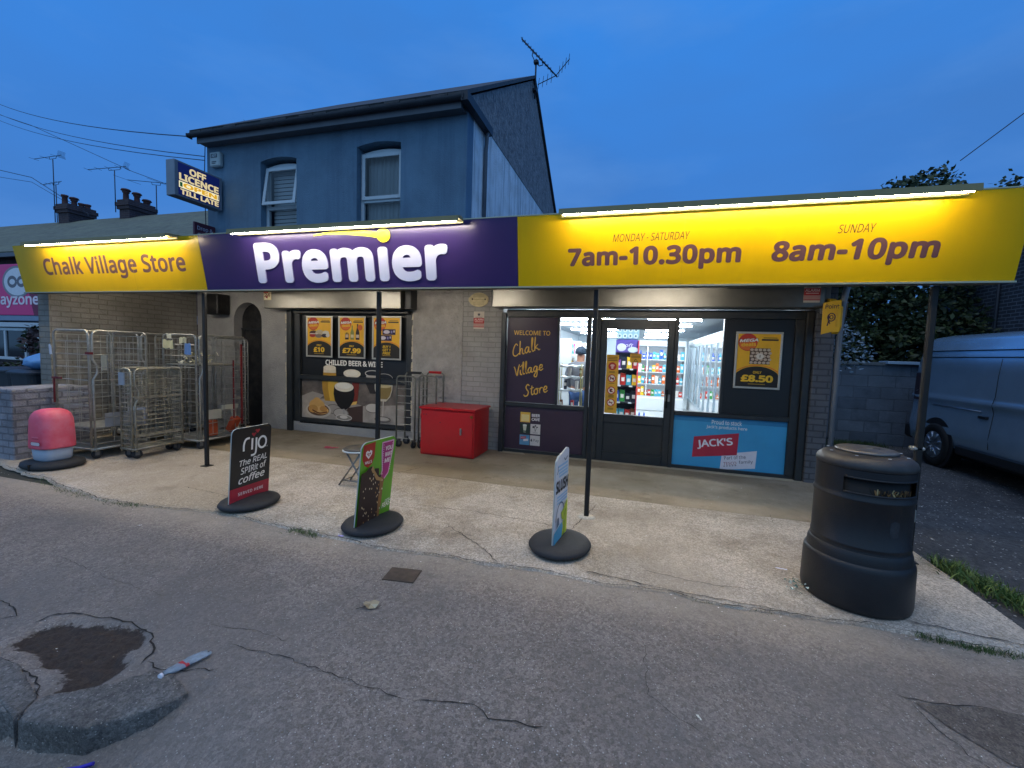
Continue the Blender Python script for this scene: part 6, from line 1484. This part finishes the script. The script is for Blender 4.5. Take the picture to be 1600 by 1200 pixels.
# ================================================================== shop interior
intl = mat('shop_strip_light', '#ffffff', .5, emit='#e8f4ff', es=90)
fixm = mat('light_fitting_white', '#d8dde0', .5)
k_ = 0
for y in (7.3, 8.9, 10.5, 12.3, 14.3, 16.5):
    for x0, x1 in ((-1.9, -.5), (.1, 1.1)):
        k_ += 1
        t = thing('strip_light', 'lit ceiling strip light, %s row back from the window, %s the doorway line' % (('first', 'second', 'third', 'fourth', 'fifth', 'sixth')[(k_-1)//2], 'west of' if x0 < 0 else 'in'), 'ceiling light', ((x0+x1)/2, y, 2.3), 0, 'ceiling strip lights in the shop')
        t['label'] = 'lit ceiling strip light in the %s row back, %s' % (('first', 'second', 'third', 'fourth', 'fifth', 'sixth')[(k_-1)//2], 'over the left aisle' if x0 < 0 else 'over the doorway aisle')
        b = MB(); b.bbox((x0, y-.05, 2.295), (x1, y+.05, 2.328), fixm, .006); b.build('housing', t)
        b = MB(); b.box((x0+.02, y-.04, 2.27), (x1-.02, y+.04, 2.293), intl); b.build('diffuser', t)
PC = ['#c8342c', '#e8c22c', '#2c5cc0', '#3c9c4c', '#d86a28', '#8c3c9c', '#e8e4dc', '#d84c8c', '#4cb0c8', '#7a4a2c', '#a8cc4c', '#202838']
CN = {'#c8342c': 'red', '#e8c22c': 'yellow', '#2c5cc0': 'blue', '#3c9c4c': 'green', '#d86a28': 'orange', '#8c3c9c': 'purple', '#e8e4dc': 'white', '#d84c8c': 'pink', '#4cb0c8': 'turquoise', '#7a4a2c': 'brown', '#a8cc4c': 'lime', '#202838': 'navy'}
shelfm = mat('shelf_metal', '#c9ced0', .4, var=.05); dshelf = mat('dark_shelf', '#2c2e34', .5)
packmesh = {}
def pack(c, sx, sy, sz, kind):
    key = (c, round(sx, 2), round(sz, 2), kind)
    if key not in packmesh:
        b = MB(); m = flat(c, .35)
        if kind == 'bottle': b.lathe([(sx*.45, 0), (sx*.5, .01), (sx*.5, sz*.6), (sx*.18, sz*.8), (sx*.18, sz)], m, (0, 0, 0), 10); b.lathe([(sx*.505, sz*.2), (sx*.505, sz*.5)], flat('#e8e4dc'), (0, 0, 0), 10)
        elif kind == 'bag':
            b.prism([(-sx/2, 0), (sx/2, 0), (sx*.46, sz*.5), (sx/2, sz), (sx*.2, sz*.93), (-sx*.2, sz*.97), (-sx/2, sz), (-sx*.46, sz*.5)], sy*.6, m, plane((0, sy*.3, 0))); b.poly([(-sx*.3, -sy*.31, sz*.3), (sx*.3, -sy*.31, sz*.3), (sx*.3, -sy*.31, sz*.62), (-sx*.3, -sy*.31, sz*.62)], flat('#e8e4dc'))
        else:
            b.bbox((-sx/2, -sy/2, 0), (sx/2, sy/2, sz), m, .006); b.poly([(-sx*.35, -sy/2-.001, sz*.4), (sx*.35, -sy/2-.001, sz*.4), (sx*.35, -sy/2-.001, sz*.75), (-sx*.35, -sy/2-.001, sz*.75)], flat('#e8e4dc'))
        me = b.build('packet'); packmesh[key] = me.data; bpy.data.objects.remove(me)
    return packmesh[key]
seen = {}
def stock(x, y, z, c, sx, sy, sz, kind, where, rz=0):
    nm = {'bottle': 'bottle', 'bag': 'snack_bag', 'box': 'carton'}[kind]
    o = bpy.data.objects.new(nm, pack(c, sx, sy, sz, kind)); C.objects.link(o); o.location = (x, y, z); o.rotation_euler = (0, 0, rz)
    tag(o, '%s %s standing on the %s' % (CN[c], nm.replace('_', ' '), where), {'bottle': 'bottle', 'bag': 'snack bag', 'box': 'carton'}[kind], 'goods on the shop shelves')
rd = random.Random(21)
ordn = ['bottom', 'second', 'third', 'fourth', 'fifth', 'top']
# promotional stand in view through the door
t = thing('display_stand', 'dark promotional shelf stand with a red side just inside the door', 'shelving', (-.2, 8.3, .03))
b = MB()
for z in (.1, .42, .72, 1.02, 1.32): b.bbox((-.42, 8.02, z), (-.04, 8.4, z+.025), dshelf, .003); b.box((-.36, 8.012, z), (-.30, 8.019, z+.025), fixm); b.box((-.16, 8.012, z), (-.10, 8.019, z+.025), fixm)
b.box((-.44, 8.40, .03), (-.02, 8.42, 1.75), dshelf); b.build('shelf', t)
b = MB(); b.bbox((-.035, 8.0, .03), (-.015, 8.42, 1.85), flat('#c83a48'), .003); b.build('side_panel', t)
for i, z in enumerate((.1, .42, .72, 1.02, 1.32)):
    for k in range(4):
        stock(-.37+.10*k, 8.13, z+.026, rd.choice(PC), .09, .12, rd.uniform(.16, .22), 'bag', ordn[i]+' shelf of the stand inside the door')
b = MB(); blm = flat('#5a4aa0'); b.bbox((-.42, 8.05, 1.62), (-.03, 8.38, 1.86), blm, .02)
a = Art(); a.ell(.10, .10, .08, .07, flat('#cfd4e4')); a.ell(.30, .06, .09, .05, flat('#cfe0e8')); a.text('soft', .1, .3, .11, flat('#e8e8f4'), y1=.17, shear=.3)
o = b.build('tissue_pack', label='violet pack of tissue on top of the promotional stand', cat='pack'); a.build('print', o, plane((-.42, 8.048, 1.62)))
b = MB(); pbl = mat('toilet_roll_wrap', '#9cc8d4', .35)
b.bbox((-.42, 8.1, 1.865), (-.03, 8.36, 2.10), pbl, .02); o = b.build('toilet_roll_pack', label='pale blue pack of toilet rolls above the violet pack', cat='pack')
a = Art()
for i in range(4):
    for j in range(2): a.ell(.055+.093*i, .06+.11*j, .04, .045, flat('#d4e6ec')); a.ell(.055+.093*i, .06+.11*j, .016, .02, flat('#4a7484'))
a.build('print', o, plane((-.42, 8.098, 1.865)))
# back chiller seen through the door
t = thing('open_chiller', 'bright open chiller cabinet across the back of the shop', 'chiller', (.7, 13.4, .03))
chw = mat('chiller_white', '#dfe6ea', .35, emit='#dff0ff', es=.25)
b = MB(); b.bbox((-.35, 13.0, .03), (1.25, 14.0, .42), fixm, .03); b.box((-.35, 13.9, .42), (1.25, 14.0, 2.0), chw); b.bbox((-.35, 13.2, 1.88), (1.25, 14.0, 2.05), fixm, .02)
for x in (-.35, .20, 1.22): b.box((x, 13.1, .42), (x+.03, 13.9, 1.88), fixm)
b.build('cabinet', t)
b = MB()
for z in (.42, .78, 1.12, 1.48): b.box((-.31, 13.15, z), (1.21, 13.88, z+.03), shelfm)
b.build('shelf', t)
for i, z in enumerate((.42, .78, 1.12, 1.48)):
    for k in range(16):
        stock(-.26+.095*k, 13.25, z+.032, rd.choice(['#d86a28', '#c8342c', '#e8e4dc', '#4cb0c8', '#3c9c4c', '#e8c22c'] if i < 3 else ['#4cb0c8', '#e8e4dc', '#2c5cc0']), .088, .1, rd.uniform(.13, .27), rd.choice(['box', 'box', 'bag', 'bottle']), ordn[i]+' shelf of the back chiller')
# glass-door fridges along the right-hand wall
glf = glass_mat('fridge_glass'); frm = mat('fridge_frame_silver', '#b4c4cc', .3, .6); fin = mat('fridge_inside', '#c8d8e0', .5, emit='#cfe8ff', es=.35)
nf = 10
for k in range(nf):
    y0 = 7.0 + k*.72; y1 = y0 + .70
    t = thing('glass_fridge', 'glass doored drinks fridge, %s along from the window, on the right of the shop' % ('first', 'second', 'third', 'fourth', 'fifth', 'sixth', 'seventh', 'eighth', 'ninth', 'tenth')[k], 'fridge', (1.7, (y0+y1)/2, .03), 0, 'row of glass doored fridges')
    b = MB(); b.box((1.98, y0, .35), (2.0, y1, 1.93), fin); b.bbox((1.42, y0, .03), (2.04, y1, .34), fixm, .01); b.bbox((1.40, y0, 1.94), (2.04, y1, 2.08), fixm, .01)
    for z in (.62, .92, 1.22, 1.52): b.box((1.52, y0+.02, z), (1.97, y1-.02, z+.015), shelfm)
    b.build('cabinet', t)
    b = MB()
    for q in ((y0, y0+.035, .345, 1.935), (y1-.035, y1, .345, 1.935)): b.bbox((1.40, q[0], q[2]), (1.44, q[1], q[3]), frm, .004)
    b.box((1.40, y0+.035, .345), (1.44, y1-.035, .40), frm); b.box((1.40, y0+.035, 1.88), (1.44, y1-.035, 1.935), frm); b.tube([(1.385, y0+.05, .9), (1.385, y0+.05, 1.4)], .008, frm, 6); dr_ = b.build('door', t)
    b = MB(); b.poly([(1.42, y0+.035, .4), (1.42, y1-.035, .4), (1.42, y1-.035, 1.88), (1.42, y0+.035, 1.88)], glf); b.build('pane', dr_)
    if k < 5:
        for i, z in enumerate((.345, .636, .936, 1.236, 1.536)):
            for j in range(4): stock(1.58, y0+.12+.15*j, z, rd.choice(PC), .085, .085, .22, 'bottle', ordn[i]+' shelf of a glass fridge', rd.random()*6)
b = MB(); rb_ = [mat('black_sack', '#1a1a1c', .35)]; n = 20; rings = []
for k in range(6):
    t_ = k/5; r_ = .22*math.sin(math.pi*(.15+.8*t_)); rings.append([(1.55 + r_*math.cos(2*math.pi*i/n)*(1+.2*noise.noise(Vector((i, k, 0)))) + .08*t_, 8.0 + 1.3*r_*math.sin(2*math.pi*i/n), 2.085 + .17*t_) for i in range(n)])
loft(b, rings, rb_[0]); b.build('black_sack', label='crumpled black sack lying on top of the second glass fridge', cat='sack')
# left shelving in depth and low white display rack by the window
for k in range(3):
    y0 = 9.3 + k*1.6
    t = thing('gondola_shelf', '%s shop shelving bay seen through the narrow window' % ('nearest', 'middle', 'farthest')[k], 'shelving', (-1.75, y0+.7, .03), 0, 'shelving bays in the left aisle')
    b = MB(); b.box((-2.36, y0, .03), (-2.34, y0+1.4, 2.0), shelfm)
    for z in (.15, .5, .85, 1.2, 1.55): b.bbox((-2.33, y0, z), (-1.4, y0+1.4, z+.03), shelfm, .004)
    b.box((-2.36, y0-.02, .03), (-1.4, y0, 1.9), shelfm)
    b.build('shelf', t)
    for i, z in enumerate((.85, 1.2, 1.55)):
        for j in range(5): stock(-1.47-.02*j, y0+.12+.26*j, z+.032, rd.choice(PC), .10, .10, rd.uniform(.18, .27), rd.choice(['box', 'bottle']), ordn[i+2]+' shelf of the %s left bay' % ('nearest', 'middle', 'farthest')[k], R(90))
t = thing('window_rack', 'white tiered display rack just inside the narrow window', 'display rack', (-1.0, 7.0, .03))
b = MB(); wr = mat('white_wire_rack', '#c9d2d4', .4)
for z in (.68, .99, 1.20, 1.38):
    P = [(-1.22 + .36*i/12, 6.92 - .03*math.sin(i*.9), z + .008*math.sin(i*1.3)) for i in range(13)]; P2 = [(p_[0], 7.12, p_[2]+.01) for p_ in P]
    ia, ib = b.pts(P), b.pts(P2); lo = b.pts([(p_[0], p_[1], p_[2]-.025) for p_ in P])
    for i in range(12): b.face([ia[i], ia[i+1], ib[i+1], ib[i]], wr); b.face([lo[i], lo[i+1], ia[i+1], ia[i]], wr)
b.build('tray', t)
b = MB()
for x, y in ((-1.22, 6.92), (-.88, 6.92), (-1.22, 7.12), (-.88, 7.12)): b.tube([(x, y, .03), (x, y, 1.42)], .008, mat('rack_upright', '#8a8442', .4, .4), 6)
b.build('upright', t)
for k in range(6): stock(-1.19+.06*k, 7.0, (.685, 1.0, 1.21)[k % 3], rd.choice(['#202838', '#c8342c', '#e8e4dc', '#7a4a2c']), .05, .05, .14, 'box', ('third', 'fourth', 'fifth')[k % 3] + ' tray of the white rack')
b = MB(); b.bbox((-1.02, 7.3, 2.25), (-.94, 7.38, 2.33), fixm, .01); b.lathe([(.04, 2.21), (.045, 2.25)], dk_wood, (-.98, 7.34, 0), 14); b.build('security_camera', label='small white security camera on the shop ceiling by the narrow window', cat='camera')
# aisle shelving seen past the door on the left
t = thing('gondola_shelf', 'shelving end with bright packets between the narrow window and the door', 'shelving', (-.85, 9.0, .03))
b = MB()
for z in (.2, .55, .9, 1.25, 1.6): b.bbox((-1.0, 8.8, z), (-.72, 9.2, z+.03), fixm, .004)
b.box((-1.0, 9.2, .03), (-.72, 9.22, 2.0), shelfm); b.build('shelf', t)
for i, z in enumerate((.2, .55, .9, 1.25, 1.6)):
    for j in range(3): stock(-.94+.09*j, 8.88, z+.032, rd.choice(PC[:6]), .085, .08, rd.uniform(.2, .28), 'box', ordn[i]+' shelf of the aisle end')
for j in range(4): stock(.05 + .10*(j % 2), 9.6+.1*(j//2), .03, '#2c5cc0', .09, .09, .34, 'bottle', 'floor behind the stand')
# customer inside
t = thing('person', 'person in a dark cap, grey hooded top and blue jeans behind the narrow window', 'person', (-1.0, 7.75, .03))
skinm = mat('skin', '#a8775c', .6); hood = mat('grey_jersey', '#6a6c72', .9, var=.15, vs=8); jean = mat('blue_denim', '#2f4c78', .9, var=.15, vs=10); capm_ = mat('navy_cap', '#1e3040', .8)
def skin_body(name, verts, edges, radii, m, parent, lvl=2):
    me = bpy.data.meshes.new(name); me.from_pydata([tuple(Vector(v) - worigin(parent)) for v in verts], edges, []); ob = bpy.data.objects.new(name, me); C.objects.link(ob)
    ob.parent = parent; sk_ = ob.modifiers.new('s', 'SKIN')
    for i, r_ in enumerate(radii):
        r_ = r_ if isinstance(r_, tuple) else (r_, r_); me.skin_vertices[0].data[i].radius = r_
    me.skin_vertices[0].data[0].use_root = True
    ss = ob.modifiers.new('u', 'SUBSURF'); ss.levels = lvl; ss.render_levels = lvl; sk_.use_smooth_shade = True
    bpy.context.view_layer.update(); dg = bpy.context.evaluated_depsgraph_get(); nm = bpy.data.meshes.new_from_object(ob.evaluated_get(dg)); ob.modifiers.clear(); ob.data = nm
    nm.materials.clear(); nm.materials.append(m); return ob
px, py = -1.0, 7.75
V_ = [(px, py, .93), (px, py, 1.08), (px, py-.01, 1.25), (px, py-.01, 1.36), (px, py+.0, 1.43), (px, py+.02, 1.52), (px, py+.02, 1.60),
      (px-.17, py, 1.34), (px-.23, py+.03, 1.12), (px-.20, py+.18, .98), (px-.17, py+.26, 1.0), (px+.17, py, 1.34), (px+.24, py+.02, 1.12), (px+.22, py+.16, .97), (px+.20, py+.25, 1.0),
      (px-.09, py, .86), (px-.10, py+.01, .48), (px-.10, py-.02, .12), (px-.11, py+.09, .06), (px+.09, py, .86), (px+.10, py+.03, .48), (px+.11, py, .12), (px+.12, py+.11, .06)]
E__ = [(0,1),(1,2),(2,3),(3,4),(4,5),(5,6),(3,7),(7,8),(8,9),(9,10),(3,11),(11,12),(12,13),(13,14),(0,15),(15,16),(16,17),(17,18),(0,19),(19,20),(20,21),(21,22)]
rad = [(.15,.11),(.15,.10),(.17,.11),(.14,.09),(.055,.055),(.082,.095),(.075,.09),(.065,.065),(.05,.05),(.04,.04),(.03,.02),(.065,.065),(.05,.05),(.04,.04),(.03,.02),(.09,.09),(.065,.065),(.045,.045),(.035,.03),(.09,.09),(.065,.065),(.045,.045),(.035,.03)]
skin_body('body', V_, E__, rad, skinm, t)
skin_body('hooded_top', [V_[k] for k in (0, 1, 2, 3, 7, 8, 9, 11, 12, 13)] + [(px, py-.03, 1.46)], [(0,1),(1,2),(2,3),(3,4),(4,5),(5,6),(3,7),(7,8),(8,9),(3,10)], [(.175,.135),(.175,.125),(.195,.135),(.165,.115),(.085,.085),(.07,.07),(.055,.055),(.085,.085),(.07,.07),(.055,.055),(.088,.075)], hood, t)
skin_body('jeans', [(px, py, .90)] + [V_[k] for k in (15, 16, 17, 19, 20, 21)], [(0,1),(1,2),(2,3),(0,4),(4,5),(5,6)], [(.165,.125),(.11,.11),(.085,.085),(.065,.065),(.11,.11),(.085,.085),(.065,.065)], jean, t)
b = MB(); b.lathe([(.098, 1.575), (.102, 1.61), (.09, 1.665), (.05, 1.70), (0, 1.71)], capm_, (px, py+.02, 0), 24, 1.0, 1.12); b.prism([(px-.07, 0), (px-.06, .07), (px, .10), (px+.06, .07), (px+.07, 0)], .008, capm_, Matrix.Translation((0, py+.12, 1.575))); b.build('cap', t)
# ================================================================== litter, weeds, small things
grassm = [mat('grass_blade', '#42602a', .6, var=.3, vs=20), mat('grass_blade_pale', '#6a8040', .6, var=.3, vs=20), mat('moss_green', '#3f5228', .8, var=.3, vs=20)]
def grass(name, label, pts, wd, n, h, seed, ms=grassm):
    b = MB(); rd = random.Random(seed)
    for _ in range(n):
        t_ = rd.random()*(len(pts)-1); i = int(t_); f = t_-i; p = Vector((pts[i][0]+(pts[i+1][0]-pts[i][0])*f + rd.gauss(0, wd), pts[i][1]+(pts[i+1][1]-pts[i][1])*f + rd.gauss(0, wd), .0))
        hh = h*rd.uniform(.4, 1.2); d = Vector((rd.gauss(0, .5), rd.gauss(0, .5), 1)).normalized()*hh; s_ = Vector((rd.uniform(-1, 1), rd.uniform(-1, 1), 0)).normalized()*hh*.06
        m = rd.choice(ms); q = p + d*.6; e = p + d + Vector((d.x, d.y, 0))*.7
        b.poly([p-s_, p+s_, q+s_*.7, q-s_*.7], m); b.poly([q-s_*.7, q+s_*.7, e], m)
    b.build(name, label=label, kind='stuff')
grass('grass', 'long grass and weeds along the right hand edge of the concrete', [(2.36, 4.15), (2.42, 3.8), (2.55, 3.4), (2.75, 3.15), (3.2, 3.05)], .06, 2600, .085, 1)
grass('moss', 'low moss and weeds in the joint between pavement and concrete', [(1.62, 2.97), (1.95, 2.93), (2.4, 2.94), (3.0, 2.95)], .02, 1500, .03, 2, [grassm[2], grassm[0]])
grass('moss', 'thin weeds in the joint in front of the forecourt', [(.42, 2.93), (.62, 2.94), (.9, 2.95)], .014, 260, .02, 3, [grassm[2]])
grass('moss', 'moss along the joint by the pink bin and the coffee board', [(-6.3, 3.06), (-5.6, 2.9), (-5.2, 2.88), (-4.7, 2.83), (-4.4, 2.86)], .025, 700, .025, 4, [grassm[2], grassm[0]])
grass('moss', 'patch of green weeds in the joint between the coffee and ice cream boards', [(-2.75, 2.92), (-2.6, 2.93), (-2.45, 2.90)], .03, 420, .03, 5, grassm)
grass('grass', 'dark grass at the foot of the block wall', [(2.9, 9.6), (3.5, 9.75), (4.4, 9.9)], .16, 2600, .09, 6, [grassm[2], mat('dark_grass', '#2f4420', .7)])
def scrap(x, y, l, w_, rz, c, name, label, cat='litter', h_=.004, z=.006, seed=0, group=None):
    rd = random.Random(seed+int(x*100)); b = MB(); mt = Matrix.Translation((x, y, z)) @ Matrix.Rotation(R(rz), 4, 'Z'); n = 6
    lo = [mt @ Vector((l*(i/n-.5), -w_/2*(.6+.4*rd.random()), rd.uniform(0, h_))) for i in range(n+1)]; hi = [mt @ Vector((l*(i/n-.5), w_/2*(.6+.4*rd.random()), rd.uniform(0, h_)+h_*.5)) for i in range(n+1)]
    ia, ib = b.pts(lo), b.pts(hi)
    for i in range(n): b.face([ia[i], ia[i+1], ib[i+1], ib[i]], flat(c) if isinstance(c, str) else c[i])
    return b.build(name, label=label, cat=cat, group=group)
# crushed bottle with a red band
b = MB(); clr = mat('crushed_bottle_plastic', '#a8b8c4', .15, var=.25, vs=30, bump=.6, bs=40); clr.node_tree.nodes['Principled BSDF'].inputs['Alpha'].default_value = .6; rdm = flat('#c23038')
d0 = Vector((-2.035, 1.395, .018)); d1 = Vector((-1.985, 1.575, .018)); rings = []; ax_ = (d1-d0); e_ = Vector((1, 0, 0)); cols = []
for k, (t_, w_, h_) in enumerate(((0, .009, .009), (.05, .011, .010), (.16, .026, .009), (.36, .036, .007), (.38, .037, .008), (.46, .036, .008), (.48, .035, .010), (.62, .040, .006), (.78, .036, .009), (.93, .034, .006), (1, .026, .004))):
    c_ = d0 + ax_*t_; w_ *= .85; rings.append([c_ + e_*w_*math.cos(2*math.pi*i/14) + Vector((0, 0, h_*math.sin(2*math.pi*i/14)*(1+.55*math.sin(k*2.3+i*1.7)) + .003*math.sin(i*2.1+k))) for i in range(14)])
loft(b, rings, clr, mf=lambda k, i: rdm if k == 4 else clr); b.lathe([(.012, 0), (.012, .012)], flat('#e8e8f0'), tuple(d0 - Vector((0, .006, .0))), 12, ax=Matrix.Rotation(R(90), 3, 'X').to_4x4())
b.build('plastic_bottle', label='crushed clear plastic bottle with a red band by the kerb stone', cat='bottle')
b = MB(); lf = [flat('#a89878'), flat('#8a7a5c'), flat('#c0b494')]
rd = random.Random(5); c_ = Vector((-1.475, 2.19, .008)); P = [c_ + Vector((math.cos(i*.7)*rd.uniform(.025, .05)*1.3, math.sin(i*.7)*rd.uniform(.02, .04), rd.uniform(0, .025))) for i in range(9)]
for i in range(9): b.poly([c_ + Vector((0, 0, .012)), P[i], P[(i+1) % 9]], rd.choice(lf))
b.tube([c_ + Vector((-.02, -.02, .004)), c_ + Vector((-.06, -.06, .003))], .002, bark, 4)
b.build('dead_leaf', label='curled dead leaf on the pavement below the inspection cover', cat='leaf')
scrap(1.565, 2.925, .055, .012, 160, '#dfe2ea', 'paper_scrap', 'white paper scrap at the pavement edge in front of the big bin', z=.008)
scrap(1.08, 3.55, .075, .016, -8, '#d4d4e6', 'paper_scrap', 'white slip of paper lying just beside the foot of the big bin', z=.03)
scrap(.325, 1.945, .03, .012, 120, '#dcdccc', 'paper_scrap', 'pale curved scrap alone on the open pavement', z=.006)
scrap(-4.42, 5.5, .22, .07, 12, '#c04a60', 'pink_wrapper', 'pink plastic wrapper on the forecourt between coffee board and window', h_=.015, z=.022)
scrap(-4.05, 6.05, .10, .04, -10, '#b8b4b0', 'foil_wrapper', 'crumpled silver wrapper near the window sill', h_=.02, z=.022)
scrap(-2.26, 2.93, .045, .02, 8, '#9a94d8', 'lilac_wrapper', 'tiny lilac wrapper just below the green sign board', z=.02)
scrap(-1.96, 2.93, .06, .008, -18, '#d8d0c0', 'drinking_straw', 'short pale stick beside the green sign board', z=.022)
scrap(-3.95, 2.55, .03, .005, 30, '#dcdcdc', 'match_stick', 'pale sliver on the pavement in front of the coffee board', z=.006)
b = MB(); b.tube([(-2.03, 1.03, -.10), (-1.985, 1.05, -.095), (-1.95, 1.075, -.09)], .007, flat('#3a32c0'), 6); b.build('lighter', label='blue plastic lighter in the gutter under the kerb', cat='lighter')
b = MB(); b.tube([(-2.075, 1.01, -.10), (-2.045, 1.025, -.097)], .006, flat('#c8cc4a'), 6); b.build('cigarette_stub', label='yellow stub lying beside the blue lighter', cat='litter')
# broken green glass by the big bin
b = MB(); rd = random.Random(8); gs = [mat('green_glass_shard', '#4a6a62', .1, var=.3, vs=30), mat('pale_glass_shard', '#b8ccc4', .1)]
for _ in range(46):
    p = Vector((1.105+rd.gauss(0, .035), 3.30+rd.gauss(0, .05), .022+rd.random()*.03)); b.poly([p + Vector((rd.uniform(-.018, .018), rd.uniform(-.018, .018), rd.uniform(-.006, .012))) for _ in range(3)], rd.choice(gs))
b.build('glass_shards', label='heap of broken green glass by the foot of the big black bin', kind='stuff')
b = MB(); rd = random.Random(77); ms = [flat('#c8c4bc'), flat('#e0ded8'), flat('#9a9488'), flat('#6a5c48'), flat('#3c342c')]
def chip(x, y, z, s):
    b.poly([(x + s*rd.uniform(.5, 1)*math.cos(q), y + s*rd.uniform(.3, 1)*math.sin(q), z + rd.uniform(0, s*.3)) for q in (rd.uniform(0, 1.5), rd.uniform(1.7, 3.2), rd.uniform(3.4, 4.8), rd.uniform(5, 6.1))], rd.choice(ms))
for _ in range(160): x, y = rd.uniform(-4.5, 2), rd.uniform(1.25, 2.9); chip(x, y, hfun(x, y)+.003, rd.uniform(.002, .007))
for _ in range(420): x = rd.uniform(-7, 2.2); y = edgey(x) + rd.gauss(0, .07); chip(x, y, .012 if y > edgey(x) else .008, rd.uniform(.003, .010))
for _ in range(330): x, y = rd.uniform(-7, 2.2), rd.uniform(3.0, 6.3); chip(x, y, .022, rd.uniform(.003, .011))
for _ in range(300): x, y = rd.gauss(-2.75, .35), rd.gauss(3.25, .28); chip(x, max(y, 2.95), .022, rd.uniform(.003, .013))
for _ in range(14): x, y = rd.uniform(-2.9, -2.35), rd.uniform(1.2, 1.58); chip(x, y, -.03+.012*rd.random(), rd.uniform(.004, .014))
for _ in range(380): x, y = rd.uniform(2.4, 4.6), rd.uniform(3.2, 9); chip(x, y, .008, rd.uniform(.005, .02))
b.build('litter', label='stone chips, cigarette ends and tiny scraps scattered over the ground', kind='stuff')
